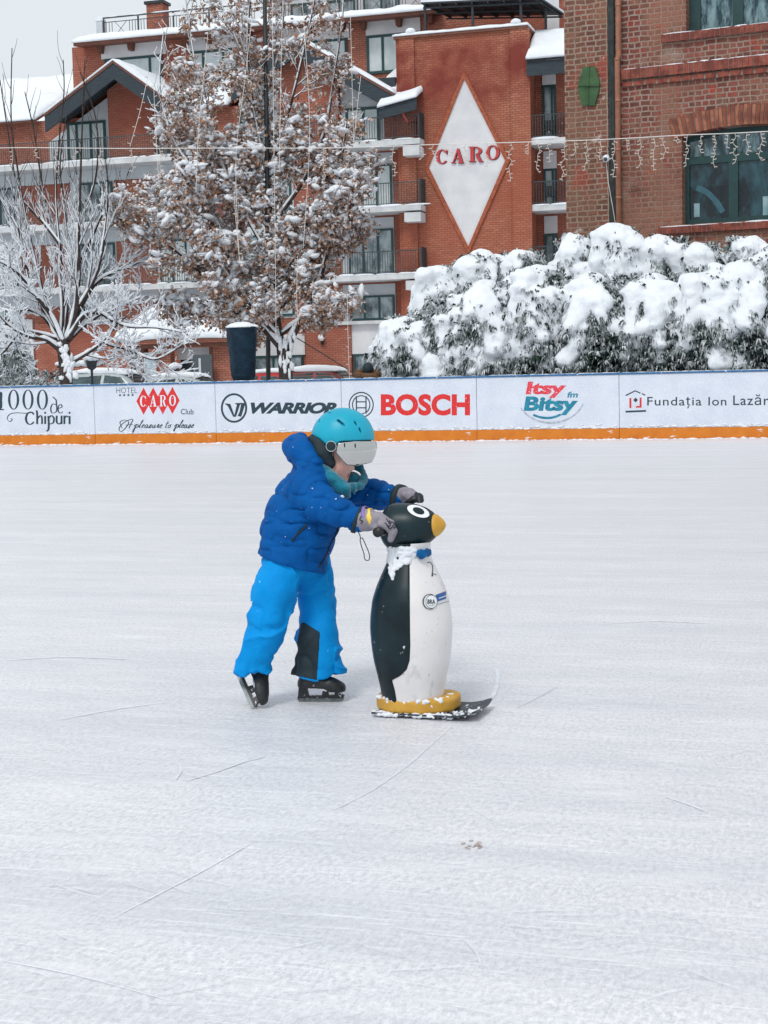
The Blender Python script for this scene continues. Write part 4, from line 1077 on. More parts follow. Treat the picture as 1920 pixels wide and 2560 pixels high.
# ---------------------------------------------------------------- trees
BARK = mat('bark', hx(76, 68, 64), hx(50, 46, 46), 8, .9, spec=.15, bump=.6, bscale=25, bdist=.02)
t = NT('oak_leaf'); v = t.coord()
c = t.mix(t.noise(v, 3.2, 3, .6, .35, .65), hx(168, 124, 96), hx(106, 76, 58))
c = t.mix(t.noise(v, 11, 3, .6, .45, .7), c, hx(198, 174, 158))
c = t.mix(t.noise(v, 6.5, 4, .6, .525, .57), c, hx(214, 214, 218))
LEAF = t.set(c, .75, 0, .2)

def limb_pts(px, Z, dep):        # pixel polyline -> bending limb in space, drifting in depth by dep metres
    n = len(px)
    return [P(x, y, Z + dep * (i / (n - 1)) ** 1.2) for i, (x, y) in enumerate(px)]
class Tree:
    def __init__(s, seed, fade=False): s.fade = fade; s.wood = MB(); s.snow = MB(); s.r = random.Random(seed); s.tw = []
    def branch(s, pts, r0, r1, snow=1.0, n=6, sm=4):
        p = smooth_pts(pts, sm); L = len(p)
        rad = [r0 + (r1 - r0) * (i / (L - 1)) ** .8 for i in range(L)]
        s.wood.tube(p, rad, n)
        if snow:
            q = []; rr = []
            for i in range(L):
                d = (p[min(i + 1, L - 1)] - p[max(i - 1, 0)]).normalized()
                hz_ = sqrt(max(0, 1 - d.z * d.z))
                up_ = Vector((0, 0, 1)) - d * d.z; up_ = up_.normalized() if up_.length > .05 else Vector((-.7, -.7, 0))
                if d.z > .8: up_ = (up_ * .6 + Vector((-.5, -.5, 0))).normalized()
                w_ = min(.085, rad[i] * .85 + .0115) * (.38 + .72 * hz_) * s.r.uniform(.7, 1.3) * snow * (1.0 if p[i].z < 4.2 else max(.0, 1.0 - (p[i].z - 4.6) * .42) if s.fade else .8)
                q.append(p[i] + up_ * (rad[i] * .8 + w_ * .40)); rr.append(w_)
            run = []
            for i in range(L):
                if s.r.random() < .05 and len(run) > 2: s._flush(run, q, rr); run = []
                run.append(i)
            s._flush(run, q, rr)
        return p, rad
    def _flush(s, run, q, rr):
        run = [i for i in run if rr[i] > .004]
        if len(run) > 1: s.snow.tube([q[i] for i in run], [rr[i] * (.5 if i in (run[0], run[-1]) else 1) for i in run], 5)
    def spray(s, pts, rad, step, ln, lvl, up=.25, start=.15, snow=1.0, spread=1.0):
        acc = 0; L = len(pts)
        for i in range(int(L * start) + 1, L - 1):
            acc += (pts[i] - pts[i - 1]).length
            if acc < step * s.r.uniform(.6, 1.3): continue
            acc = 0
            if s.fade and pts[i].z > 5.4 and s.r.random() < .30: continue
            d = (pts[i + 1] - pts[i - 1]).normalized()
            a = s.r.uniform(0, 2 * pi); e = d.orthogonal().normalized(); f = d.cross(e)
            side = e * cos(a) + f * sin(a); side.y *= .7
            nd = (d * s.r.uniform(.5, 1.0) + side * s.r.uniform(.6, 1.1) * spread + Vector((0, 0, up))).normalized()
            l = ln * s.r.uniform(.5, 1.25) * (1 - .45 * i / L)
            q = [pts[i]]; dd = nd
            for k in range(4):
                dd = (dd + Vector((s.r.uniform(-.16, .16), s.r.uniform(-.16, .16), s.r.uniform(-.1, .16) + up * .4))).normalized(); q.append(q[-1] + dd * l / 4)
            r0 = min(rad[i] * .6, .008 + l * .012)
            p2, r2 = s.branch(q, r0, .004, snow, 4 if lvl else 3, 2)
            s.tw.append((p2, lvl))
            if lvl and not (s.fade and pts[i].z > 5.6): s.spray(p2, r2, step * .55, ln * .5, lvl - 1, up, .1, snow, spread)

bare = thing('bare_tree', 'bare snow-laden tree with a low fork in front of the hotel', 'tree', P(168, 1085, 37.0) * Vector((1, 1, 0)) if False else (P(168, 1085, 37.0)[0], P(168, 1085, 37.0)[1], 0))
T = Tree(11, True); ZT = 37.0
T.branch([P(168, 1086, ZT), P(166, 985, ZT), P(164, 930, ZT), P(158, 872, ZT), P(156, 850, ZT)], .16, .15, .6, 10)
limbs = [([(163, 868), (133, 796), (99, 751), (57, 697), (27, 670), (-20, 645)], .085, -1.0), ([(153, 860), (157, 781), (151, 691), (148, 616), (121, 540), (108, 480), (85, 330), (62, 230)], .075, .6),
         ([(172, 850), (190, 775), (196, 691), (197, 600), (200, 480), (205, 330), (212, 150)], .085, -.5), ([(186, 800), (229, 721), (271, 688), (331, 664), (392, 631)], .06, .9),
         ([(170, 850), (211, 790), (250, 784), (286, 805), (328, 818), (392, 820), (464, 832)], .06, -1.3), ([(172, 912), (223, 881), (259, 854), (290, 815), (330, 780)], .05, -.8),
         ([(153, 880), (115, 851), (72, 842), (30, 820), (-10, 780)], .06, -.9), ([(148, 850), (100, 785), (45, 778), (18, 806), (-4, 836)], .045, .8),
         ([(72, 710), (54, 610), (45, 570), (18, 525), (-5, 480), (-20, 380)], .045, -.6), ([(148, 610), (110, 560), (48, 480), (20, 330), (0, 200)], .04, .3), ([(196, 660), (229, 595), (259, 531), (300, 480), (325, 420)], .045, .7),
         ([(259, 856), (283, 866), (330, 878), (383, 899), (428, 881), (470, 851)], .035, -1.1), ([(160, 850), (172, 700), (165, 560), (150, 420), (165, 290)], .05, 1.2), ([(190, 780), (240, 690), (262, 590), (270, 480), (262, 380)], .05, -1.0),
         ([(140, 830), (80, 730), (20, 640), (-40, 590)], .05, 1.4), ([(155, 850), (110, 740), (80, 620), (60, 520), (45, 430), (28, 300), (30, 120)], .055, -.3), ([(165, 860), (230, 800), (310, 760), (370, 740)], .045, 1.0),
         ([(150, 850), (60, 830), (10, 880), (-20, 900)], .04, -.2), ([(200, 560), (240, 440), (240, 300), (200, 180)], .03, -.4), ([(150, 620), (140, 480), (150, 330), (160, 230), (158, 150)], .03, .2)]
for px, r0, dep in limbs:
    p, rad = T.branch(limb_pts(px, ZT, dep), r0, .011, 1.0, 7, 5)
    hi = min(q[1] for q in px) < 500
    T.spray(p, rad, .19, 1.15, 2, .45 if hi else .12, .12, 1.0, .75 if hi else .95)
def rebase(mb, root): mb.v = [(x - root.location.x, y - root.location.y, z) for x, y, z in mb.v]; return mb
for k in range(26):
    f = rnd.random(); c_ = P(166 - 6 * f + rnd.gauss(0, 9), 945 - 95 * f, 36.82) ; T.snow.ball(c_ + Vector((0, .06, 0)), (rnd.uniform(.03, .08), .06, rnd.uniform(.05, .13)), 2, jit=.3)
rebase(T.wood, bare).build('trunk', BARK, bare, True); rebase(T.snow, bare).build('snow', SNOWS, bare, True)

oak = thing('oak_tree', 'big oak with brown snow-dusted leaves and hanging fairy lights', 'tree', (P(716, 1085, 38.0)[0], P(716, 1085, 38.0)[1], 0))
T = Tree(5); ZT = 38.0
T.branch([P(716, 1083, ZT), P(716, 1000, ZT), P(714, 930, ZT), P(708, 872, ZT)], .17, .17, .5, 10)
limbs = [([(706, 885), (692, 800), (678, 640), (672, 450), (668, 250), (666, 100), (660, -90)], .13, .2), ([(716, 880), (752, 800), (800, 700), (832, 560), (852, 420), (868, 300)], .085, -.8),
         ([(704, 875), (650, 815), (590, 770), (520, 700), (430, 620), (340, 560), (290, 545)], .07, -1.2), ([(690, 790), (610, 690), (545, 560), (485, 430), (425, 300), (400, 250)], .06, .9),
         ([(678, 650), (605, 520), (545, 380), (505, 250), (475, 80), (460, -60)], .055, -.6), ([(676, 570), (760, 450), (812, 330), (834, 200), (855, 60), (860, -40)], .055, .7),
         ([(674, 430), (722, 280), (762, 120), (795, -40)], .045, -.4), ([(684, 720), (760, 620), (850, 540), (930, 475)], .055, -1.3), ([(700, 840), (780, 780), (850, 745), (885, 735)], .05, -1.0),
         ([(671, 310), (625, 160), (595, -20)], .04, .5), ([(700, 860), (600, 800), (500, 790), (420, 780)], .05, .6), ([(690, 760), (610, 740), (520, 640), (440, 540), (370, 460)], .05, 1.3),
         ([(676, 520), (590, 430), (500, 330), (430, 180)], .045, 1.0), ([(680, 640), (770, 560), (860, 470), (905, 400)], .045, 1.2), ([(668, 230), (700, 120), (715, -40)], .03, .3), ([(690, 780), (780, 690), (850, 620), (890, 600)], .05, .5),
         ([(700, 850), (640, 780), (570, 690), (500, 580), (450, 470)], .05, -1.6), ([(668, 260), (600, 120), (540, -20)], .035, -.7), ([(480, 420), (430, 340), (400, 220), (410, 80)], .03, .2), ([(672, 470), (640, 300), (620, 140), (630, -60)], .04, -1.0)]
OUT = [(500, -60), (455, 60), (425, 140), (405, 260), (385, 340), (300, 375), (262, 470), (275, 560), (318, 600), (385, 690), (405, 770), (450, 850), (560, 860), (600, 800), (650, 850), (700, 840), (800, 815), (870, 800), (893, 720), (925, 580), (955, 440), (950, 390), (895, 300), (880, 160), (860, 40), (850, -60)]
for px, r0, dep in limbs:
    p, rad = T.branch(limb_pts(px, ZT, dep), r0, .014, 1.25, 7, 5)
    T.spray(p, rad, .26, 1.1, 1, .12, .12, .9, 1.0)
for k in range(24):
    f = rnd.random(); c_ = P(714 + rnd.gauss(0, 7) + 10 * f * rnd.choice((-1, 1, 2)), 945 - 105 * f, 37.86); T.snow.ball(c_, (rnd.uniform(.02, .06), .04, rnd.uniform(.04, .15)), 2, jit=.3)
rebase(T.wood, oak).build('trunk', BARK, oak, True); rebase(T.snow, oak).build('branch_snow', SNOWS, oak, True)
lf = MB(); sn = MB(); R_ = random.Random(4)
def leaf(c, L):
    d = Vector((R_.uniform(-1, 1), R_.uniform(-1, 1), R_.uniform(-1.2, .35))).normalized(); s_ = d.orthogonal().normalized()
    a = R_.uniform(0, 2 * pi); s_ = s_ * cos(a) + d.cross(s_) * sin(a); n_ = d.cross(s_); w_ = L * R_.uniform(.24, .36); k = L * R_.uniform(.02, .22)
    pt = lambda t_, x, b: tuple(c + d * (L * t_) + s_ * x + n_ * b)
    lf.add([pt(0, 0, 0), pt(.3, w_ * .75, k), pt(.5, w_ * .5, k * .8), pt(.72, w_, k * 1.3), pt(1, 0, -k * .6), pt(.72, -w_, k * 1.3), pt(.5, -w_ * .5, k * .8), pt(.3, -w_ * .75, k)],
           [(0, 1, 2, 7), (7, 2, 6), (2, 3, 4, 6), (6, 4, 5)] if False else [(0, 1, 2, 6, 7), (2, 3, 4, 5, 6)])
def dab(c, r):                      # a torn lump of snow lying at any tilt on the leaves
    v, f = ICO[2 if r > .06 else 1]; q = Matrix.Rotation(R_.gauss(0, .55), 3, 'Y') @ Matrix.Rotation(R_.gauss(0, .4), 3, 'X')
    s_ = (r * R_.uniform(.8, 2.2), r * R_.uniform(.8, 1.5), r * R_.uniform(.4, .9))
    sn.add([tuple(Vector(c) + q @ Vector((p[0] * s_[0] * (1 + R_.uniform(-.28, .28)), p[1] * s_[1], p[2] * s_[2] * (1 + R_.uniform(-.3, .3))))) for p in v], f)
ncl = 0
for p2, lvl in T.tw:
    W = np.array([tuple(q) for q in p2]); x, y = topx(W); ok = inpoly(x, y, OUT)
    for i in range(1, len(p2), 2 if lvl else 1):
        if not ok[i]: continue
        den = .17 if y[i] < 150 else .30 if y[i] < 300 else .55 if y[i] < 360 else .95
        if x[i] < 430 and y[i] < 400: den *= .6
        if R_.random() > den * .72: continue
        ncl += 1
        for k in range(R_.randint(7, 15)): leaf(p2[i] + Vector((R_.gauss(0, .13), R_.gauss(0, .13), R_.gauss(-.05, .11))), R_.uniform(.10, .17))
        if R_.random() < (.9 if y[i] > 330 else .5):
            for k in range(R_.randint(2, 6)):
                r = (.024 + .072 * R_.random() ** 2.4) * (1 if y[i] > 300 else .75); c_ = p2[i] + Vector((R_.gauss(0, .12), R_.gauss(0, .12), R_.uniform(.0, .12)))
                dab(c_, r)
print('oak clusters', ncl, len(lf.f))
rebase(lf, oak).build('leaves', LEAF, oak); rebase(sn, oak).build('leaf_snow', SNOWS, oak, True)

# ---------------------------------------------------------------- snow-laden conifer shrubs behind the boards
t = NT('shrub_green'); v = t.coord()
c = t.mix(t.noise(v, 5, 3, .6, .35, .65), hx(58, 78, 70), hx(30, 48, 44)); c = t.mix(t.noise(v, 7, 4, .65, .52, .60), c, hx(200, 206, 210)); SHG = t.set(c, .75, 0, .2)
t = NT('shrub_dusted'); v = t.coord()
c = t.mix(t.noise(v, 4, 4, .6, .38, .58), hx(150, 160, 158), hx(216, 220, 224)); SHD = t.set(c, .8, 0, .15)
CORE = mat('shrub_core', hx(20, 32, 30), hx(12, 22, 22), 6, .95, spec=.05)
def shrub(name, label, px, top, hwp, v, rng, group, density=1.0, white=.45, z0=.25, cat='shrub', dark=CORE, pill=1.0):
    u, zt_ = BF.hit(px, top, v); u0 = BF.hit(px - hwp, top, v)[0]; hw_ = abs(u - u0) * 1.22; dp = min(.8, hw_ * .8)
    root = thing(name, label, cat, BF.world(u, v, 0), BF.a, group)
    H = zt_ - .02; cen = np.array((0, 0, z0 + (H - z0) * .42)); rad = np.array((hw_, dp, (H - z0) * .58))
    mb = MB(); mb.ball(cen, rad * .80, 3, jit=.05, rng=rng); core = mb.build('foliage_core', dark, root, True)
    mb = MB(); mb.tube([(0, 0, 0), (.05, 0, z0 + .3), (0, 0, cen[2])], [.07, .06, .04], 8); mb.build('stem', BARK, root)
    bo = []
    nb = int(21 * density + 5)
    for k in range(nb):
        a = rng.uniform(pi, 2 * pi) if rng.random() < .72 else rng.uniform(0, pi)
        hgt = 1.0 if k < 4 else rng.uniform(.15, 1.0)
        st = cen + np.array((cos(a) * rng.uniform(.0, .35), sin(a) * rng.uniform(0, .3), .95 * hgt - .05)) * rad
        mid = cen + np.array((cos(a) * rng.uniform(.45, .75), sin(a) * rng.uniform(.5, .8), rng.uniform(.72, .98) * hgt - .08)) * rad
        en = cen + np.array((cos(a) * rng.uniform(.85, 1.08), sin(a) * rng.uniform(.85, 1.1), hgt * rng.uniform(.50, .86) - .22)) * rad
        r = rng.uniform(.11, .245) * min(1.15, .6 + hw_ * .6)
        bo.append(([st, mid, en], [r * rng.uniform(.8, 1.2), r * rng.uniform(.9, 1.25), r * rng.uniform(.45, .8)]))
    fo = MB(); sd0 = rng.uniform(0, 40)
    def blade(p, d, L, w_, mi):
        s_ = d.cross(Vector((rng.uniform(-1, 1), rng.uniform(-1, 1), rng.uniform(-1, 1)))).normalized(); m_ = p + d * L * .55 + Vector((0, 0, .02)); e = p + d * L + Vector((0, 0, -L * .25))
        fo.add([p - s_ * w_ * .3, p + s_ * w_ * .3, m_ + s_ * w_ * .6, e, m_ - s_ * w_ * .6], [(0, 1, 2, 3, 4)], mi)
    def spray(p, d, L, mi):
        d = d.normalized()
        for k in range(rng.randint(5, 8)):
            dd = (d + Vector((rng.uniform(-.75, .75), rng.uniform(-.75, .75), rng.uniform(-.7, .35)))).normalized()
            blade(p + dd * rng.uniform(0, .05), dd, L * rng.uniform(.6, 1.2), L * rng.uniform(.20, .36), mi if rng.random() < .8 else 1 - mi)
    for k in range(int(800 * density * (hw_ * H) ** .8)):
        a = rng.uniform(pi, 2 * pi) if rng.random() < .8 else rng.uniform(0, pi); el = rng.uniform(-.55, 1.25)
        d = Vector((cos(a) * cos(el), sin(a) * cos(el), sin(el))); p = Vector(cen + np.array(d) * rad * rng.uniform(.78, 1.0))
        spray(p, Vector((d.x, d.y, d.z * .4 - .35)), rng.uniform(.065, .14), 1 if noise3(np.array([p[:]]) + sd0, 2.2, 5)[0] + rng.uniform(-.25, .25) < (white - .42) * 2 else 0)
    for pts_, rr_ in bo:
        for k in range(int(34 * pill)):
            f = rng.uniform(.25, 1.08) * 2; i = min(1, int(f)); c_ = pts_[i] + (pts_[i + 1] - pts_[i]) * (f - i); r = rr_[1]
            a = rng.uniform(pi * .9, 2.1 * pi); p = Vector(c_) + Vector((cos(a) * r * .95, sin(a) * r * .9, -r * rng.uniform(.1, .9)))
            spray(p, Vector((cos(a) * .5, sin(a) * .5, -.9)), rng.uniform(.06, .13), 1 if rng.random() < .66 else 0)
    for k in range(int(7 * density)):                       # sprigs that stick up through the snow
        a = rng.uniform(0, 2 * pi); p = Vector(cen + np.array((cos(a) * .5, sin(a) * .4, .86)) * rad)
        for q in range(10): spray(p + Vector((rng.gauss(0, .06), rng.gauss(0, .05), rng.uniform(0, .22))), Vector((rng.uniform(-.5, .5), rng.uniform(-.5, .2), .7)), rng.uniform(.06, .11), 1 if rng.random() < .5 else 0)
    sd_ = rng.uniform(0, 50); SQ = np.array((.86, .9, 1.22))
    def fn(Q):
        dd = None
        for pts_, rr_ in bo:
            e = chain((Q - np.array((0, 0, .05))) * SQ, [p_ * SQ for p_ in pts_], rr_, .05); dd = e if dd is None else smin(dd, e, .065)
        hang = noise3(Q * np.array([1, 1, .3]) + sd_, 10, 2)
        return dd + noise3(Q + sd_, 3.2, 3) * .055 + hang * .020 + noise3(Q + sd_, 9, 6) * .022 + noise3(Q + sd_, 20, 4) * .014
    lo, hi = bounds([cen - rad * np.array((1.1, 1.1, .5)) - .25, cen + rad + .40], .02)
    if pill:
        sw = soft('snow', fn, lo, hi, .034, SNOW, root)
        vs_ = sw.data.vertices; N = len(vs_)
        for k in range(int(N * .055)):                       # twigs and leaf tips that break through the snow
            q_ = vs_[rng.randrange(N)]; n_ = q_.normal
            pn = noise3(np.array([q_.co[:]]) + sd_, 2.6, 8)[0]
            if n_.y > .5 or (n_.z > .2 and pn < .42) or (n_.z <= .2 and pn < .05): continue
            spray(q_.co - n_ * .03, Vector((n_.x, n_.y, n_.z * .5 - .35)), rng.uniform(.05, .11), 1 if rng.random() < .55 else 0)
    fo.build('foliage', [SHG, SHD], root)
    return root
RS = random.Random(21)
GRP = 'snow-laden evergreen shrubs behind the boards'
for a in [('evergreen shrub on the left slope of the hedge, below the brick tower', 1100, 668, 62, 2.7), ('tall evergreen shrub standing under the tip of the white diamond', 1215, 632, 80, 2.8),
          ('evergreen shrub in front of the lowest balcony beside the brick building', 1320, 622, 60, 2.6), ('evergreen shrub with bare green sprigs at the corner of the brick pier', 1440, 588, 62, 2.8),
          ('tallest evergreen shrub, at the foot of the brown drainpipe', 1548, 560, 62, 2.7), ('evergreen shrub below the left end of the arched window sill', 1660, 590, 78, 2.8),
          ('domed evergreen shrub right under the middle of the arched window', 1760, 606, 62, 2.6), ('peaked evergreen shrub under the right part of the arched window', 1862, 590, 66, 2.8), ('evergreen shrub cut off by the picture edge, back row', 1950, 612, 66, 2.6)]:
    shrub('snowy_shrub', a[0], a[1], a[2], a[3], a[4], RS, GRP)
for a in [('small low evergreen shrub at the very tip of the hedge, beside the person', 968, 858, 26, 1.7), ('sloping low evergreen shrub above the red five-letter word', 1020, 800, 66, 1.3), ('evergreen shrub above the end of the red five-letter word', 1110, 745, 78, 1.4),
          ('broad evergreen shrub above the blank stretch left of the round badge', 1215, 712, 92, 1.3), ('broad evergreen shrub straight above the round pink and teal badge', 1350, 672, 100, 1.4), ('broad evergreen shrub above the seam right of the round badge', 1490, 690, 98, 1.3),
          ('broad evergreen shrub above the small house emblem', 1630, 690, 98, 1.4), ('broad evergreen shrub above the thin navy lettering', 1775, 672, 92, 1.3), ('big evergreen shrub at the right end of the hedge, front row', 1905, 648, 96, 1.4)]:
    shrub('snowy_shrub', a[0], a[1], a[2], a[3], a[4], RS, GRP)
# frosted white bushes far left
for lab, px, top, hwp, v in (('white frosted bush at the left edge behind the boards', 22, 842, 52, 13), ('low white frosted bush left of the bare tree trunk', 72, 935, 34, 11), ('low white frosted bush touching the bare tree trunk', 126, 940, 30, 10)):
    shrub('frosted_bush', lab, px, top, hwp, v, RS, 'frosted bushes near the bare tree', .8, 1.0, .1, 'bush', SNOWS, 0)
# ---------------------------------------------------------------- the penguin skating aid
PZ = 5.83
PB = P(1034, 934 + FPX * 1.28 / PZ - 1.7, PZ); PB.z = 0
HEAD = radians(-19)
PF = Frame(PB[:2], HEAD)
pen = thing('penguin_skating_aid', 'black and white plastic penguin on a yellow foot and black sled', 'skating aid', PB, HEAD)
PBLK = mat('penguin_black', hx(4, 20, 26), hx(18, 42, 48), 7, .36, spec=.28, bump=.08, bscale=30, bdist=.004, frost=.675, fscale=34)
t = NT('penguin_white'); v = t.coord()
c = t.mix(t.noise(v, 4, 4, .6, .3, .7), hx(226, 223, 222), hx(212, 209, 210))
c = t.mix(t.math('MULTIPLY', t.noise(t.coord((1, 1, .6)), 9, 5, .65, .60, .72), .5), c, hx(140, 143, 142))
c = t.mix(t.math('MULTIPLY', t.noise(v, 60, 4, .6, .66, .72), .6), c, hx(120, 124, 124))
t.bump(t.noise(v, 25, 4, .6, .2, .8), .06, .004)
PWHT = t.set(c, .42, 0, .35)
PYEL = mat('penguin_yellow', hx(206, 160, 62), hx(190, 140, 44), 14, .5, bump=.15, bscale=60, bdist=.004, frost=.70, fscale=18)
PBLUE = mat('bow_blue', hx(8, 98, 158), hx(4, 78, 132), 30, .7, spec=.2)

prof = [(0.110, .030), (.1125, .04), (.121, .1036), (.133, .159), (.1435, .2057), (.1495, .253), (.154, .3213), (.152, .368), (.1435, .4325), (.1245, .488), (.103, .535), (.083, .578), (.0765, .599), (.0765, .630), (.08, .655)]
zs = np.linspace(.03, .65, 150); rs = np.interp(zs, [p[1] for p in prof], [p[0] for p in prof])
k = np.array([1, 4, 6, 4, 1]) / 16.0
for _ in range(6): rs = np.convolve(np.pad(rs, 2, 'edge'), k, 'valid')
NA = 220
mbw = MB(); idx = 0
def edge_angle(z):               # where the black back starts, measured from the front, in degrees
    pts = [(.03, 104), (.10, 106), (.145, 109), (.150, 104), (.165, 92), (.19, 81), (.225, 76), (.28, 74.5), (.45, 74), (.58, 74), (.66, 70)]
    return np.interp(z, [p[0] for p in pts], [p[1] for p in pts])
vs = []; fs = []; mi = []
for i, z in enumerate(zs):
    e = edge_angle(z); NF = 100
    for j in range(NA):
        am = -e + 2 * e * j / NF if j <= NF else e + (360 - 2 * e) * (j - NF) / (NA - NF)
        am = (am + 180) % 360 - 180; a = radians(am); ad = abs(am)
        s_ = 1 / (1 + math.exp(-(ad - e) / .6)); R = rs[i] + .004 * s_ - .0035 * math.exp(-((ad - e) / 1.0) ** 2)
        vs.append((R * cos(a), R * sin(a), z))
for i in range(len(zs) - 1):
    for j in range(NA):
        fs.append((i * NA + j, i * NA + (j + 1) % NA, (i + 1) * NA + (j + 1) % NA, (i + 1) * NA + j)); mi.append(1 if j >= NF else 0)
mbw.v = vs; mbw.f = fs; mbw.m = mi
mbw.f += [tuple(range(NA - 1, -1, -1))]; mbw.m += [0]
pbody = mbw.build('body', [PWHT, PBLK], pen, True)
body_bvh = BVHTree.FromPolygons([Vector(q) for q in mbw.v], mbw.f)

# head: one turned shape along its own axis, with the beak at its tip
S = 4.234e-4 * 662 / 655 * 1.02
hp = [(-198, 2), (-194, 40), (-180, 92), (-155, 143), (-120, 182), (-75, 206), (-25, 213), (40, 208), (100, 199), (160, 181), (215, 157), (260, 130), (296, 101)]
bp = [(292, 92), (300, 98), (318, 92), (340, 77), (362, 57), (380, 34), (390, 16), (393, 2)]
hc = Vector((-.030, 0, .703)); hax = Vector((cos(radians(4)), 0, sin(radians(4)))); hup = Vector((-sin(radians(4)), 0, cos(radians(4))))
def turned(prof, n=72, sub=6):
    q = smooth_pts([(a, b, 0) for a, b in prof], sub); mb = MB(); L = len(q)
    for p in q:
        s_, r = p.x * S, max(p.y, .5) * S
        for j in range(n):
            a = 2 * pi * j / n
            mb.v.append(tuple(hc + hax * s_ + (Vector((0, 1, 0)) * cos(a) + hup * sin(a)) * r))
    for i in range(L - 1):
        for j in range(n):
            mb.f.append((i * n + j, i * n + (j + 1) % n, (i + 1) * n + (j + 1) % n, (i + 1) * n + j)); mb.m.append(0)
    return mb
mh = turned(hp); head = mh.build('head', PBLK, pen, True)
head_bvh = BVHTree.FromPolygons([Vector(q) for q in mh.v], mh.f)
turned(bp, 48).build('beak', PYEL, head, True)

def cast(bvh, px, py, off):      # photograph pixel -> point just above the figure's surface
    o = PF.loc(CAM); d = PF.loc(CAM + ray(px, py)) - o
    h = bvh.ray_cast(o, d.normalized())
    if h[0] is None: return None
    nn = h[1] if h[1].dot(d) < 0 else -h[1]
    return h[0] + nn * off
C7 = lambda x, y: (860 + x * .2803, 1200 + y * .2803)
def disc(bvh, c, a, b, rot, off, n=28, rings=5):
    mb = MB(); pts = []
    for i in range(rings + 1):
        for j in range(n):
            t_ = 2 * pi * j / n; f = i / rings
            x, y = a * f * cos(t_), b * f * sin(t_)
            q = cast(bvh, *C7(c[0] + x * cos(rot) - y * sin(rot), c[1] + x * sin(rot) + y * cos(rot)), off)
            pts.append(q)
    if any(q is None for q in pts): print('DISC MISS', [(i // n, i % n) for i, q in enumerate(pts) if q is None][:9]); return None
    mb.add(pts, [(i * n + j, (i + 1) * n + j, (i + 1) * n + (j + 1) % n, i * n + (j + 1) % n) for i in range(rings) for j in range(n)])
    return mb
EW = mat('eye_white', hx(232, 234, 236), hx(222, 225, 228), 20, .35)
for (c_, a_, b_, m_, nm, off, par) in (((662, 281), 103, 47, EW, 'eye', .0015, head), ((664, 279), 53, 27, PBLK, 'pupil', .003, None)):
    mb = disc(head_bvh, c_, a_, b_, radians(20), off)
    if mb:
        for sg in (1, -1):       # both sides of the head
            q = MB(); q.v = [(x, y * sg, z) for x, y, z in mb.v]; q.f = [f if sg > 0 else f[::-1] for f in mb.f]; q.m = mb.m
            if par: e = q.build(nm, m_, par, True); (eyes := globals().setdefault('EYES', {}))[sg] = e
            else: q.build(nm, m_, EYES[sg], True)

# foot, sled, bow, grips
def foot(Q):
    q = Q / np.array([.152, .128, 1]); x = np.where(Q[:, 0] > 0, Q[:, 0] / .168, Q[:, 0] / .142)
    d2 = smin((np.sqrt(x ** 2 + (Q[:, 1] / .118) ** 2) - 1) * .125, np.sqrt(np.clip(Q[:, 0] - .105, 0, 9) ** 2 + np.clip(.04 - Q[:, 0], 0, 9) ** 2 + (Q[:, 1] - .052) ** 2) - .065, .02)
    dz = np.abs(Q[:, 2] - .042) - .029
    r = .016
    return np.sqrt(np.maximum(d2 + r, 0) ** 2 + np.maximum(dz + r, 0) ** 2) + np.minimum(np.maximum(d2 + r, dz + r), 0) - r
soft('foot', foot, (-.18, -.16, .005), (.22, .16, .09), .005, PYEL, pen)
mb = MB()
ns, hw = 26, .125
def sled_z(x): return .004 + (max(0, x - .185) / .094) ** 1.6 * .024
st_ = [(-.126 + (.405) * i / ns) for i in range(ns + 1)]
for zoff in (0, .007):
    for x in st_:
        wd = hw * (1 - max(0, (abs(x - .06) - .19) / .04) ** 2 * .12)
        for yy in (-1, -.5, 0, .5, 1): mb.v.append((x, yy * wd, sled_z(x) + zoff + (.010 if abs(yy) == 1 else 0)))
n1 = 5 * (ns + 1)
for i in range(ns):
    for j in range(4):
        a = i * 5 + j
        mb.f += [(a, a + 1, a + 6, a + 5), (n1 + a, n1 + a + 5, n1 + a + 6, n1 + a + 1)]
    for j in (0, 4):
        a = i * 5 + j; f = (a, a + 5, n1 + a + 5, n1 + a); mb.f.append(f if j == 0 else f[::-1])
for i in (0, ns):
    for j in range(4):
        a = i * 5 + j; mb.f.append((a, n1 + a, n1 + a + 1, a + 1) if i == 0 else (a, a + 1, n1 + a + 1, n1 + a))
mb.m = [0] * len(mb.f)
mb.build('sled', mat('sled_black', hx(34, 46, 54), hx(46, 58, 66), 20, .45, frost=.60, fscale=34), pen)
def bow(Q):
    c = np.array([.074, -.026, .614])
    d = elld(Q, c, (.014, .014, .017))
    for sg in (-1, 1): d = smin(d, capd(Q, c + np.array([0, sg * .010, 0]), c + np.array([-.010, sg * .038, -.004 - sg * .003]), .010, .019), .006)
    return np.maximum(d + noise3(Q, 48, 3) * .005 + noise3(Q, 120, 3) * .002, -(np.linalg.norm(Q[:, :2], axis=1) - .076))
soft('bow_tie', bow, (.0, -.11, .56), (.12, .11, .67), .004, PBLUE, pen)
mb = MB()
for sg in (-1,):
    a = PF.loc(P(943, 1331, PZ - .185)); mb.tube([a, a + Vector((.004, .07, .004))], [.0185, .0185], 18)
mb.build('grip', BLACK, pen, True); mb = MB()
b = PF.loc(P(1046, 1246, PZ + .01)); mb.tube([b + Vector((-.06, -.0, -.035)), b + Vector((-.02, 0, -.004)), b], [.014, .015, .016], 14)
mb.build('grip', BLACK, pen, True)

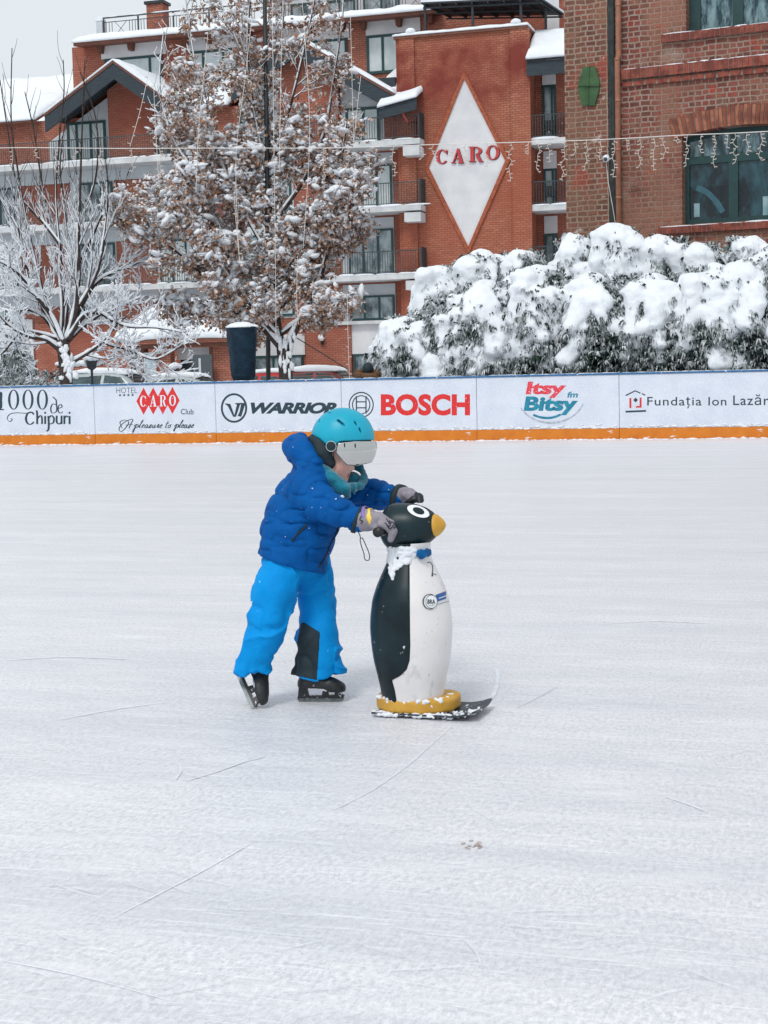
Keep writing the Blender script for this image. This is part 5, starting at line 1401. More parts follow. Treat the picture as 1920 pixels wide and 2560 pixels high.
# snow stuck on the neck and spread over the foot and sled
def blobs(name, pts, rr, parent, h=.005, k=.01, seed=0):
    pts = [np.array(p) for p in pts]
    def fn(Q):
        d = None
        for p, r in zip(pts, rr):
            e = np.linalg.norm(Q - p, axis=1) - r
            d = e if d is None else smin(d, e, k)
        return d + noise3(Q, 130, seed) * .0035 + noise3(Q, 50, seed) * .004
    lo, hi = bounds(pts, .03)
    return soft(name, fn, lo, hi, h, SNOWS, parent)
poly = [(388, 600), (640, 605), (655, 660), (600, 700), (590, 745), (540, 750), (470, 790), (445, 860), (430, 895), (418, 830), (400, 745), (378, 700)]
pts = []; rr = []
while len(pts) < 640:
    x, y = rnd.uniform(375, 660), rnd.uniform(595, 900)
    if inpoly(np.array([x]), np.array([y]), poly)[0]:
        q = cast(body_bvh, *C7(x, y), 0)
        if q: pts.append(q); rr.append(rnd.uniform(.002, .0058))
blobs('stuck_snow', pts, rr, pbody, .0026, .006)
pts = []; rr = []
for k in range(130):
    a = rnd.uniform(-2.9, .3); q = Vector((cos(a) * .135 + .01, sin(a) * .112, .060)); q = Vector((q.x + rnd.gauss(0, .006), q.y + rnd.gauss(0, .006), .068 - abs(rnd.gauss(0, .008)))); pts.append(q); rr.append(rnd.uniform(.001, .0065))
for k in range(190):
    x = rnd.uniform(-.13, .27); pts.append(Vector((x, -rnd.uniform(.09, .126) if x < .12 else rnd.uniform(-.122, .0), sled_z(x) + .010))); rr.append(rnd.uniform(.002, .008))
blobs('sled_snow', pts, rr, pen, .004, .008, 2)

# number and sticker on the belly
def belly(g, m, name, off=.0015):
    mb = MB(); vv = []
    for q, kk in zip(g.v, g.k):
        p = cast(body_bvh, *C7(q[0], q[1]), off + .00015 * kk)
        vv.append(p)
    ok = [f for f in g.f if all(vv[i] is not None for i in f)]
    vv = [p if p is not None else Vector((0, 0, .3)) for p in vv]
    mb.add(vv, ok); mb.build(name, m, pbody)
DK = mat('marker_dark', hx(34, 54, 62), None, 9, .5)
g = G2(); g.pen([(742, 740), (765, 733), (785, 760), (790, 800), (786, 835), (782, 858), (790, 850), (783, 838), (800, 838), (822, 848)], 8, 5, 30); belly(g, DK, 'number')
g = G2()
for k in range(8):
    x0, x1 = 815 + 13 * k, 829 + 13 * k; yt = lambda x: 1026 - (x - 815) * .37; yb = lambda x: 1092 - (x - 815) * .36
    if x1 < 922: g.poly([(x0, yt(x0)), (x1, yt(x1)), (x1, yb(x1)), (x0, yb(x0))])
belly(g, mat('sticker_blue', hx(30, 92, 160), hx(24, 78, 140), 30, .4), 'sticker_ribbon', .0014)
g = G2(); g.ring((772, 1086), (58, 66), (.5, .5), n=40); belly(g, EW, 'sticker_disc', .003)
g = G2(); g.ring((762, 1086), (64, 68), (55, 62), 60, 300); g.ring((776, 1086), (52, 60), (48, 56)); g.text(font_mesh('BRA', .02), 740, 1106, 808, 1066)
g.pen([(752, 1118), (775, 1121), (800, 1114)], 3, 2)
belly(g, DK, 'sticker_lettering', .0042)
g = G2()
for k in range(9): g.pen([(840 + 9 * k, 1060 - 3.2 * k), (846 + 9 * k, 1052 - 3.2 * k)], 6, 4)
belly(g, EW, 'sticker_small_print', .0042)
g = G2()
for k in range(11): g.pen([(838 + 8 * k, 1112 - 2.4 * k), (842 + 8 * k, 1105 - 2.4 * k)], 5, 4)
belly(g, DK, 'sticker_web_line', .0030)
# ---------------------------------------------------------------- the child
CB = P(740, 1755, 5.99); CB.z = 0
kid = thing('person', 'child in blue ski clothes and turquoise helmet pushing the penguin on skates', 'person', CB)
def K(px, py, d=0.0): return np.array(P(px, py, 5.99 + d) - CB)
def px_of(C): return topx(C + np.array(CB))

t = NT('jacket_blue'); v = t.coord()
c = t.mix(t.noise(v, 9, 4, .6, .3, .7), hx(0, 74, 140), hx(0, 87, 160))
c = t.mix(t.noise(v, 75, 2, .5, .74, .76), c, hx(210, 220, 232))
t.bump(t.math('ADD', t.noise(v, 70, 4, .6, .2, .8), t.noise(t.coord((1, 1, 2.2)), 18, 3, .6, .2, .8)), .3, .007)
JKT = t.set(c, .7, 0, .12)
t = NT('trousers_blue'); v = t.coord()
c = t.mix(t.noise(v, 6, 4, .6, .3, .7), hx(0, 130, 204), hx(4, 148, 222))
c = t.mix(t.noise(v, 60, 2, .5, .75, .77), c, hx(215, 225, 236))
t.bump(t.math('ADD', t.noise(v, 60, 4, .6, .2, .8), t.noise(t.coord((1, 1, 1.6)), 16, 3, .6, .2, .8)), .28, .007)
TRS = t.set(c, .65, 0, .12)
CLB = mat('cloth_black', hx(18, 36, 44), hx(24, 44, 52), 40, .75, bump=.2, bscale=120, bdist=.003)
HEL = mat('helmet_turquoise', hx(6, 156, 184), hx(10, 164, 192), 12, .42, spec=.4, bump=.03, bscale=90, bdist=.002, frost=.72, fscale=60)
SKN = NT('skin'); v = SKN.coord()
c = SKN.mix(SKN.noise(v, 22, 4, .6, .3, .7), hx(236, 196, 182), hx(226, 180, 166))
LIPC = K(870, 1188.5, -.022)
sub = SKN.n('VectorMath', operation='DISTANCE'); SKN.l(SKN.tc.outputs['Object'], sub.inputs[0]); sub.inputs[1].default_value = tuple(LIPC)
lm = SKN.n('MapRange'); lm.inputs[1].default_value = .0125; lm.inputs[2].default_value = .008; SKN.l(sub.outputs['Value'], lm.inputs[0])
CHK = K(850, 1172, -.07)
sub2 = SKN.n('VectorMath', operation='DISTANCE'); SKN.l(SKN.tc.outputs['Object'], sub2.inputs[0]); sub2.inputs[1].default_value = tuple(CHK)
lm2 = SKN.n('MapRange'); lm2.inputs[1].default_value = .035; lm2.inputs[2].default_value = .005; lm2.inputs[4].default_value = .55; SKN.l(sub2.outputs['Value'], lm2.inputs[0])
c = SKN.mix(lm2.outputs[0], c, hx(222, 140, 128)); c = SKN.mix(lm.outputs[0], c, hx(208, 124, 118))
SKIN = SKN.set(c, .5, 0, .35, Subsurface_Weight=.08)
SCF = mat('scarf_teal', hx(18, 124, 146), hx(12, 100, 124), 22, .9, spec=.1, bump=.6, bscale=150, bdist=.006, Sheen_Weight=.4)
GLV = mat('glove_grey', hx(150, 144, 152), hx(136, 131, 140), 30, .8, spec=.15, bump=.35, bscale=160, bdist=.003)
GLP = mat('glove_pattern', hx(44, 46, 54), None, 20, .7)

# body under the clothes: one continuous figure
def facef(Q):
    d = capd(Q, K(846, 1108), K(843, 1154, -.005), .080, .049, .92)                        # skull to jaw
    d = smin(d, capd(Q, K(848, 1168, -.006), K(861, 1199, -.008), .030, .015), .03)        # chin
    d = smin(d, elld(Q, K(853, 1177, -.01), (.030, .030, .028)), .02)
    d = smin(d, capd(Q, K(858, 1148, -.012), K(880.5, 1170, -.013), .014, .0112), .012)       # nose bridge to tip
    d = smin(d, elld(Q, K(873, 1172.5, -.025), (.010, .007, .008)), .006)
    d = smin(d, elld(Q, K(873, 1172.5, -.002), (.010, .007, .008)), .006)
    d = smin(d, elld(Q, K(846, 1166, -.042), (.032, .022, .030)), .02)                      # cheek
    d = smin(d, elld(Q, K(848, 1166, .030), (.032, .022, .030)), .02)
    d = smin(d, capd(Q, K(864, 1184.5, -.032), K(869.5, 1184, -.010), .0060, .0078), .006)       # upper lip
    d = smin(d, capd(Q, K(863, 1192, -.030), K(868, 1191.5, -.010), .0058, .0075), .005)       # lower lip
    d = np.maximum(d, -capd(Q, K(864, 1188.6, -.042), K(876, 1188.6, -.010), .0016, .0026))
    for dd in (-.078, .072): d = smin(d, elld(Q, K(826, 1136, dd), (.012, .006, .02)), .006)   # ears
    d = smin(d, capd(Q, K(830, 1140), K(792, 1195), .045, .055), .03)                      # neck
    d = smin(d, chain(Q, [K(792, 1200), K(770, 1270), K(740, 1380)], [.09, .095, .095], .03), .03)
    for pts, rad in (([K(770, 1215, -.1), K(821, 1269, -.19), K(900, 1303, -.22)], [.045, .036, .026]), ([K(812, 1205, .1), K(944, 1233, .12), K(1004, 1241, -.0)], [.045, .036, .026]),
                     ([K(722, 1410, -.06), K(680, 1553, -.05), K(640, 1645, -.045)], [.06, .042, .03]), ([K(762, 1420, .06), K(790, 1525, .06), K(792, 1670, .06)], [.05, .036, .03])):
        d = smin(d, chain(Q, pts, rad, .02), .02)
    return d
lo, hi = bounds([K(600, 1760), K(1030, 1000), K(740, 1300, .2), K(740, 1300, -.27)], .03)
soft('body', facef, lo, hi, .0062, SKIN, kid)
lo, hi = bounds([K(800, 1205, -.11), K(900, 1120, .1)], .02)

# jacket
def chan(s, per):                  # stitched channels: puffed between narrow seams
    u = np.abs((s / per) % 1 - .5) * per
    return -(1 - np.exp(-u / .011))
HEMN = (np.array([.30, 0, .954]))
def jacket(Q):
    d = chain(Q, [K(731, 1400, 0), K(750, 1312, 0), K(776, 1248, 0), K(790, 1196, 0)], [.136, .139, .128, .092], .05, 1.06)
    d = smin(d, capd(Q, K(768, 1222, -.105), K(812, 1206, .105), .075, .07), .04)
    na = chain(Q, [K(768, 1222, -.115), K(800, 1256, -.17), K(838, 1279, -.205), K(892, 1299, -.225)], [.079, .068, .059, .045], .02)
    fa = chain(Q, [K(818, 1208, .11), K(880, 1226, .135), K(944, 1236, .11), K(1002, 1247, .0)], [.072, .062, .056, .044], .02)
    d = smin(d, na, .028); d = smin(d, fa, .028)
    hd = chain(Q, [K(754, 1132, -.06), K(748, 1122, 0), K(756, 1122, .07)], [.056, .064, .056], .02)
    hd = smin(hd, chain(Q, [K(756, 1128, -.065), K(778, 1166, -.10), K(812, 1198, -.095)], [.052, .046, .034], .02), .02)
    hd = smin(hd, chain(Q, [K(745, 1120, .07), K(790, 1168, .105), K(840, 1190, .08)], [.048, .045, .034], .02), .02)
    d = smin(d, hd, .018)
    d = np.maximum(d, -capd(Q, K(826, 1090, 0), K(800, 1190, 0), .088, .05))                # room for the head inside the collar
    h0 = K(735, 1409, 0)
    d = np.maximum(d, (Q - K(893, 1300, 0)) @ np.array([.93, 0, -.36]) * np.where(Q[:, 1] < -.12, 1, -1e3) if False else d)
    # puffed channels and creases
    ax = K(790, 1190) - K(731, 1400); ax /= np.linalg.norm(ax)
    s_ = (Q - K(731, 1400)) @ ax
    quilt = chan(s_ + .020 * noise3(Q, 7, 1), .086)
    ua = (K(892, 1299, -.21) - K(768, 1222, -.115)); ua /= np.linalg.norm(ua)
    sa = (Q - K(768, 1222, -.115)) @ ua
    qa = chan(sa + .016 * noise3(Q, 11, 2), .047)
    arm = np.clip((d - np.minimum(na, fa)) * -20 + .5, 0, 1) if False else (np.minimum(na, fa) < d + .012)
    w_ = np.where(arm, qa * .0075, quilt * .0062)
    rid = (1 - np.abs(noise3(Q * np.array([1, 1, 1.5]), 13, 11))) ** 6
    return np.maximum(d + w_ + .005 + rid * .0095 + noise3(Q, 14, 5) * .0050 + noise3(Q, 34, 6) * .0016, -((Q - h0) @ HEMN))
lo, hi = bounds([K(630, 1440), K(1010, 1060), K(740, 1300, .22), K(740, 1300, -.28)], .03)
jk = soft('jacket', jacket, lo, hi, .0042, JKT, kid)
jbvh = BVHTree.FromPolygons([q.co.copy() for q in jk.data.vertices], [p.vertices[:] for p in jk.data.polygons])
def jcast(px, py, off, bvh=None):
    d = ray(px, py).normalized(); h = (bvh or jbvh).ray_cast(CAM - CB, d)
    if h[0] is None: return None
    return h[0] + (h[1] if h[1].dot(d) < 0 else -h[1]) * off
C5 = lambda x, y: (640 + x * .30139, 980 + y * .30139)
def seam(name, pts, r, m, par, bvh=None, off=.001):
    q = [jcast(*C5(p.x, p.y), off, bvh) for p in smooth_pts([(a, b, 0) for a, b in pts], 8)]
    q = [p for p in q if p is not None]
    if len(q) < 2: return
    mb = MB(); mb.tube(q, r, 6); mb.build(name, m, par, True)
seam('pocket_zip', [(300, 1238), (330, 1190), (372, 1150), (420, 1100)], .0045, CLB, jk)
seam('pocket_flap', [(310, 1210), (350, 1145), (405, 1100)], .003, JKT, jk)
seam('front_zip', [(692, 1118), (655, 1190), (615, 1265), (590, 1330), (545, 1420), (520, 1452)], .0035, CLB, jk)
for nm, a, b in (('near', K(890, 1298, -.2145), K(899, 1301.5, -.216)), ('far', K(996, 1244.5, .011), K(1006, 1246, -.002))):
    mb = MB(); mb.tube([a, b], [.0545, .0525], 22); mb.build('cuff', CLB, jk, True)

# trousers
def trousers(Q):
    nl = chain(Q, [K(718, 1400, -.04), K(690, 1480, -.06), K(671, 1553, -.06), K(650, 1610, -.05), K(632, 1668, -.04)], [.080, .083, .073, .067, .062], .015)
    fl = chain(Q, [K(768, 1405, .06), K(794, 1500, .07), K(799, 1545, .07), K(794, 1600, .07), K(792, 1690, .07)], [.092, .066, .063, .068, .084], .015, .85)
    fl = smin(fl, chain(Q, [K(803, 1590, .06), K(818, 1642, .055), K(846, 1688, .045)], [.058, .053, .034], .03), .03)
    fl = smin(fl, capd(Q, K(776, 1560, .07), K(757, 1690, .07), .036, .044), .03)
    d = smin(nl, fl, .004)
    d = smin(d, elld(Q, K(741, 1393, 0), (.112, .102, .10)), .02)
    n1 = np.array([.35, 0, -.937]); d = np.where(Q[:, 1] < .005, np.maximum(d, (Q - K(636, 1681, -.05)) @ np.array([.10, 0, -.995])), d)
    z1 = Q @ np.array([0, 0, -1.0])
    d = np.where(Q[:, 1] >= .005, np.maximum(d, np.maximum((Q - K(795, 1699, .07)) @ np.array([.24, 0, -.97]), (Q - K(795, 1699, .07)) @ np.array([-.24, 0, -.97]))), d)
    sn = np.sin(Q[:, 2] * 95 + 2.2 * noise3(Q, 8, 3) + Q[:, 0] * 22)
    low = np.clip((.40 - Q[:, 2]) / .3, 0, 1)
    rid = (1 - np.abs(noise3(Q * np.array([1, 1, .8]), 11, 12))) ** 6
    rd2 = (1 - np.abs(noise3(Q * np.array([1, 1, 1.7]) + .07 * noise3(Q, 9, 3)[:, None], 7.5, 15))) ** 9
    d = d + sn * .0024 * low - rd2 * .010 + rid * .011 + noise3(Q, 10, 8) * .007 + noise3(Q, 30, 9) * .0018
    for (a, b) in ((K(662, 1571, -.14), K(722, 1571, -.115)), (K(622, 1690, -.11), K(660, 1665, -.10)), (K(770, 1540, -.0), K(822, 1528, -.0)), (K(770, 1545, .0), K(800, 1545, .0)), (K(750, 1470, -.06), K(765, 1430, -.05))):
        d = smin(d, -0 * d + np.maximum(d, -1e3), .001); e = capd(Q, a, b, .010, .006); d = np.maximum(d, -e) if False else d + .007 * np.exp(-np.maximum(e, 0) / .007)
    return d
lo, hi = bounds([K(590, 1705), K(880, 1370), K(740, 1500, .19), K(740, 1500, -.19)], .02)
PANEL = [(x * .2411 + 560, 1380 + y * .2411) for x, y in ((796, 735), (830, 728), (995, 832), (962, 1330), (690, 1270))]
tr_ = soft('trousers', trousers, lo, hi, .0046, TRS, kid)
def panel(Q):
    x, y = topx(Q + np.array(CB)); k = np.full(len(Q), -1e9); n = len(PANEL)
    for i in range(n):
        x0, y0 = PANEL[i]; x1, y1 = PANEL[(i + 1) % n]; L = sqrt((x1 - x0) ** 2 + (y1 - y0) ** 2)
        k = np.maximum(k, ((x - x0) * (y1 - y0) - (y - y0) * (x1 - x0)) / -L * -1)
    return np.maximum(np.maximum(trousers(Q) - .0035, k * .00155), np.maximum(-.0 - Q[:, 1], Q[:, 1] - .075))
soft('calf_panel', panel, K(715, 1710, -.02), K(810, 1545, .09), .0036, CLB, tr_)

# helmet, its lining, visor
HC = K(857, 1096)
def hshape(Q, g=0.0): return elld(Q, HC, (.1235 + g, .108 + g, .1195 + g))
def hcut(Q):
    W = Q + np.array(CB); x, y = topx(W)
    ylim = np.interp(x, [760, 778, 800, 820, 832, 845, 850, 935, 950], [1078, 1086, 1098, 1116, 1117, 1108, 1103.5, 1100, 1099])
    return (y - ylim) * .00155
vents = [((678, 228), (734, 275)), ((824, 246), (842, 275)), ((862, 303), (880, 340)), ((575, 150), (620, 172)), ((519, 205), (521, 250))]
def vent_d(Q):
    d = None
    for a, b in vents:
        e = []
        for q in (a, b):
            x, y = C5(*q); o = np.array(CAM - CB); r = np.array(ray(x, y)); ts = np.linspace(5.7, 6.0, 200); pp = o + ts[:, None] * r
            k = np.argmax(hshape(pp) < .001); e.append(pp[k] if hshape(pp)[k] < .002 else K(x, y, 0))
        m = (Q[:, 1] < 0.02); dd = np.minimum(capd(Q, e[0], e[1], .0058, .0048), capd(Q, np.array(e[0]) * .90 + HC * .10, np.array(e[1]) * .90 + HC * .10, .0058, .0048)); d = dd if d is None else np.minimum(d, dd)
    return d
def helmet(Q):
    d = hshape(Q) + .0015 * np.sin((Q[:, 0] - HC[0]) * 30) * 0
    d = np.maximum(d, -(hshape(Q, -.013)))
    d = np.maximum(d, hcut(Q))
    return np.maximum(d, -vent_d(Q) + .0)
lo, hi = bounds([HC - .14, HC + .14], .0)
hel = soft('helmet', helmet, lo, hi, .0036, HEL, kid)
def lining(Q):
    d = hshape(Q, -.0105)
    W = Q + np.array(CB); x, y = topx(W)
    d = np.maximum(d, (y - np.interp(x, [760, 800, 845, 950], [1100, 1140, 1112, 1106])) * .00155)
    o_ = chain(Q, [K(798, 1106, -.05), K(790, 1108, 0), K(798, 1106, .05)], [.034, .034, .034], .02)
    for sg in (-1, 1):
        o_ = smin(o_, chain(Q, [K(800, 1106, sg * .052), K(806, 1132, sg * .066), K(822, 1158, sg * .066)], [.038, .037, .026], .02), .015)
    d = np.minimum(d, np.maximum(o_, -hcut(Q)))
    d = np.maximum(d, -elld(Q, K(888, 1166), (.068, .10, .066)))
    return d + noise3(Q, 40, 4) * .002
lo, hi = bounds([HC - .14, HC + .14, K(830, 1190)], .02)
soft('lining', lining, lo, hi, .0048, CLB, hel)
VC = K(856, 1128)
VIS = [(846, 1103), (870, 1103), (905, 1101), (941.5, 1097), (943, 1118), (938, 1140), (930, 1156), (905, 1162), (890, 1165.5), (866, 1162), (852, 1146), (840.5, 1132)]
def visor(Q):
    d = np.abs(elld(Q, VC, (.1335, .114, .150))) - .0032
    x, y = topx(Q + np.array(CB))
    ins = np.full(len(Q), -1e9); n = len(VIS)
    for i in range(n):
        x0, y0 = VIS[i]; x1, y1 = VIS[(i + 1) % n]; L = sqrt((x1 - x0) ** 2 + (y1 - y0) ** 2)
        ins = np.maximum(ins, ((x - x0) * (y1 - y0) - (y - y0) * (x1 - x0)) / L)
    return np.maximum(d, ins * .00155)
lo, hi = bounds([VC - .16, VC + .16], 0)
t = NT('visor_mirror'); v = t.coord()
t.bump(t.noise(v, 18, 2, .5, .2, .8), .05, .004)
VISM = t.set(hx(192, 192, 190), .05, .95, .5)
vis_ = soft('visor', visor, lo, hi, .0024, VISM, hel)
for sg in (-1, 1):                                      # round hinge discs
    q = K(830.5, 1112.5, 0); q = Vector((q[0], HC[1] + sg * .106, q[2])); ax = Vector((-.16, sg * 1, 0)).normalized()
    mb = MB(); mb.tube([q - ax * .012, q + ax * .003, q + ax * .0045], [.0195, .0195, .017], 28); hg = mb.build('hinge', CLB, hel, True)
    mb = MB(); a = ax.cross(Vector((0, 0, 1))).normalized(); b = ax.cross(a)
    mb.tube([q + ax * .0045 + (a * cos(2 * pi * k / 28) + b * sin(2 * pi * k / 28)) * .0195 for k in range(29)], .0016, 6)
    mb.build('rim', mat('hinge_rim', hx(190, 205, 208), None, 9, .3, .6), hg, True)

for x, y in ((861.5, 1113), (888, 1114.5)):                # two small visor clips
    q = jcast(x, y, .001, BVHTree.FromObject(vis_, bpy.context.evaluated_depsgraph_get()))
    if q: mb = MB(); mb.ball(q, (.0028, .002, .0095), 2); mb.build('visor_clip', BLACK, hel, True)
# scarf
def scarf(Q):
    d = chain(Q, [K(800, 1164, -.085), K(830, 1194, -.118), K(858, 1224, -.112), K(868, 1238, -.105)], [.020, .026, .027, .017], .012)
    d = smin(d, chain(Q, [K(840, 1200, -.10), K(866, 1217, -.085), K(894, 1214, -.04), K(911, 1194, .02), K(901, 1170, .055), K(870, 1160, .08)], [.013, .014, .014, .014, .015, .016], .01), .004)
    d = smin(d, chain(Q, [K(846, 1208, -.105), K(874, 1224, -.075), K(902, 1216, -.02), K(914, 1198, .035)], [.013, .014, .014, .012], .01), .003)
    d = smin(d, chain(Q, [K(882, 1222, -.06), K(886, 1236, -.07)], [.016, .009], .01), .006)
    d = smin(d, elld(Q, K(884, 1197, .035), (.034, .045, .030)), .006)
    return d + .004 * (1 - np.abs(noise3(Q * np.array([.7, 1, 1.4]), 24, 7))) ** 4 + noise3(Q, 34, 7) * .005
lo, hi = bounds([K(790, 1140, -.16), K(925, 1245, .12)], .03)
scf = soft('scarf', scarf, lo, hi, .0045, SCF, kid)
pts = []; rr = []
for c_ in ((690, 840, 22), (705, 860, 18), (762, 852, 10), (830, 815, 8), (880, 790, 8), (905, 720, 7), (900, 760, 7)):
    for k in range(int(c_[2] / 2)):
        q = jcast(*C5(c_[0] + rnd.gauss(0, c_[2] / 1.6), c_[1] + rnd.gauss(0, c_[2] / 1.6)), 0)
        if q: pts.append(q); rr.append(rnd.uniform(.002, .005))
blobs('frost', pts, rr, scf, .003, .004, 4)

# gloves: palm, four curled fingers, thumb
def glove(fing, thumb, palm, rad):
    def fn(Q):
        d = chain(Q, palm, rad, .014, 1.0)
        for f, r in fing: d = smin(d, chain(Q, f, r, .004), .0045)
        d = smin(d, chain(Q, thumb[0], thumb[1], .004), .006)
        return d + noise3(Q, 60, 3) * .0016
    return fn
pal = [K(902, 1302, -.226), K(922, 1300, -.246), K(945, 1300, -.272), K(962, 1307, -.290)]
fing = []
for i, (dd, l) in enumerate(((-.325, .9), (-.306, 1.0), (-.287, 1.0), (-.268, .88))):
    sx, sy = i * 3.4 - 5, -i * 4.0 + 6
    fing.append(([K(958 + sx, 1304 + sy, dd), K(973 + sx + 3 * l, 1311 + sy, dd - .004), K(983 + sx + 3 * l, 1326 + sy, dd + .002), K(981 + sx, 1342 + sy, dd + .008)], [.0155, .0148, .0140, .0122]))
th = ([K(932, 1312, -.275), K(945, 1322, -.304), K(957, 1333, -.304)], [.015, .0135, .0115])
lo, hi = bounds([K(890, 1255, -.36), K(1005, 1365, -.14)], .02)
gl = soft('glove', glove(fing, th, pal, [.042, .038, .029, .023]), lo, hi, .0034, GLV, kid)
gbvh = BVHTree.FromPolygons([q.co.copy() for q in gl.data.vertices], [p.vertices[:] for p in gl.data.polygons])
def band(name, a, b, r, m, wd):
    a = Vector(a); b = Vector(b); d = (b - a).normalized(); s_ = d.cross(Vector((0, 0, 1))).normalized(); u_ = s_.cross(d)
    mb = MB(); n = 30; c0 = (a + b) / 2
    for i in range(5):
        for k in range(n):
            ang = 2 * pi * k / n; R = r + .002 * sin(pi * i / 4) + .0012 * sin(ang * 5)
            mb.v.append(tuple(c0 + d * (i / 4 - .5) * wd + (s_ * cos(ang) + u_ * sin(ang)) * R))
    mb.f = [(i * n + k, i * n + (k + 1) % n, (i + 1) * n + (k + 1) % n, (i + 1) * n + k) for i in range(4) for k in range(n)]; mb.m = [0] * len(mb.f)
    o = mb.build(name, m, gl, True); s2 = o.modifiers.new('s', 'SOLIDIFY'); s2.thickness = .003
band('yellow_band', K(927, 1303, -.246), K(940, 1297, -.252), .041, mat('band_yellow', hx(240, 208, 92), hx(228, 190, 70), 30, .6), .018)
band('purple_band', K(915, 1299, -.232), K(928, 1294, -.240), .0440, mat('band_purple', hx(142, 122, 190), hx(120, 104, 172), 30, .6), .011)
for pts, r in (([(875, 1030), (862, 1060), (885, 1070), (870, 1090)], .0022), ([(1080, 1050), (1095, 1075), (1110, 1070), (1100, 1095)], .0022), ([(1070, 1085), (1105, 1115), (1120, 1080), (1145, 1095), (1125, 1125)], .0024),
               ([(1085, 1105), (1110, 1135), (1130, 1118)], .0026), ([(1150, 1085), (1160, 1115), (1140, 1130)], .002)):
    seam('pattern', pts, r, GLP, gl, gbvh, .0004)
mb = MB(); pp = smooth_pts([(K(*C5(x, y), -.19 + dz)) for x, y, dz in ((848, 1160, 0), (862, 1190, 0), (868, 1212, 0), (884, 1215, 0), (910, 1270, 0), (938, 1340, 0), (940, 1385, 0), (920, 1398, 0), (900, 1380, 0), (895, 1340, 0), (872, 1270, .004), (864, 1225, .004), (872, 1208, .004))], 6)
mb.tube(pp, .0018, 6); mb.build('glove_cord', CLB, gl, True)
pal = [K(1000, 1243, .010), K(1013, 1239, -.02), K(1024, 1238, -.05), K(1033, 1240, -.062)]
fing = [([K(1024 + 5 * i, 1237 + i, -.082 + .018 * i), K(1034 + 4 * i, 1238 + i, -.088 + .018 * i), K(1042 + 3 * i, 1243, -.086 + .018 * i), K(1044 + 3 * i, 1251, -.080 + .018 * i)], [.014, .013, .012, .011]) for i in range(4)]
th = ([K(1010, 1236, -.05), K(1022, 1243, -.085), K(1028, 1252, -.098)], [.014, .013, .011])
lo, hi = bounds([K(985, 1220, .06), K(1062, 1270, -.12)], .03)
def far_part(C):
    x, y = px_of(C); return (x > 1031 + (1245 - y) * .5).astype(int)
soft('glove', glove(fing, th, pal, [.036, .031, .024, .02]), lo, hi, .0034, [GLV, CLB], kid, far_part)

# hockey skates: built once along x, then placed on each foot
def make_skate(mat4, cuff, name='skate'):
    def boot(Q):
        d = chain(Q, cuff, [.040, .033, .030], .02)
        d = smin(d, chain(Q, [(-.060, 0, .068), (.0, 0, .066), (.055, 0, .062), (.082, 0, .060)], [.034, .033, .033, .028], .02), .02)
        d = smin(d, chain(Q, [(-.03, 0, .105), (.03, 0, .08)], [.034, .028], .02), .03)
        d = np.maximum(d, np.interp(Q[:, 0], [-.07, .02, .045], [.066, .062, .046]) - Q[:, 2])
        return d + noise3(Q, 45, 2) * .0012
    V, F = nets(boot, (-.19, -.06, .03), (.13, .06, .21), .004)
    mb = MB(); mb.v = [tuple(q) for q in V.tolist()]; mb.f = [tuple(q) for q in F.tolist()]; mb.m = [0] * len(F); mb.xform(mat4)
    bt = mb.build(name, BLACK, kid, True)
    mb = MB()
    mb.prism([(-.092, .070), (-.096, .030), (-.100, .017), (.098, .017), (.103, .026), (.092, .034), (.088, .050), (.062, .050), (.062, .031), (.036, .029), (.034, .060), (.014, .066), (.006, .028), (-.050, .028), (-.058, .070)], -.011, .011)
    mb.xform(mat4); mb.build('holder', mat('holder_black', hx(24, 30, 34), None, 9, .4, frost=.6, fscale=60), bt)
    mb = MB(); mb.prism([(-.100, .017), (-.101, .010), (-.092, .001), (-.075, 0), (.075, 0), (.092, .003), (.102, .012), (.100, .017)], -.0025, .0025); mb.xform(mat4)
    mb.build('blade', mat('blade_steel', hx(128, 134, 138), hx(100, 106, 110), 40, .45, .85), bt)
    mb = MB()
    for sg in (-1, 1):
        mb.box(-.045, sg * .0375, .075, -.02, sg * .040, .087); mb.ball((.0, sg * .034, .080), (.012, .004, .010), 2)
    for k in range(5): mb.bar((-.012 + .014 * k, -.022, .122 - .011 * k), (-.012 + .014 * k, .022, .122 - .011 * k), .0028, 6)
    mb.xform(mat4); mb.build('laces', mat('lace_grey', hx(170, 176, 180), hx(120, 126, 132), 60, .7), bt)
    mb = MB()
    for sg in (-1, 1): mb.add([(-.005, sg * .0362, .062), (.028, sg * .0352, .052), (.040, sg * .0345, .056), (.010, sg * .036, .074)], [(0, 1, 2, 3) if sg > 0 else (3, 2, 1, 0)])
    mb.xform(mat4); mb.build('side_patch', mat('patch_white', hx(200, 204, 208), None, 30, .5), bt)
    return bt
p = Vector(K(802, 1755, .06)); p.z = 0.0
make_skate(Matrix.Translation(p) @ Matrix.Rotation(radians(-6), 4, 'Z') @ Matrix.Scale(.92, 4), [(-.056, 0, .084), (-.046, 0, .12), (-.036, 0, .15)])
toe = Vector(K(630, 1755, -.05)); toe.z = 0.0
dr = Vector((.40, -.46, -.80)).normalized(); side = Vector((-.80, -.05, -.37)); side = (side - dr * side.dot(dr)).normalized()   # sole faces back and left
zz = -side; yy = zz.cross(dr)
R = Matrix((dr, yy, zz)).transposed().to_4x4()
R = Matrix.Translation(toe) @ R @ Matrix.Translation((-.094, 0, -.004)) @ Matrix.Scale(.90, 4)
make_skate(R, [(-.058, 0, .088), (-.090, 0, .104), (-.128, 0, .118)])
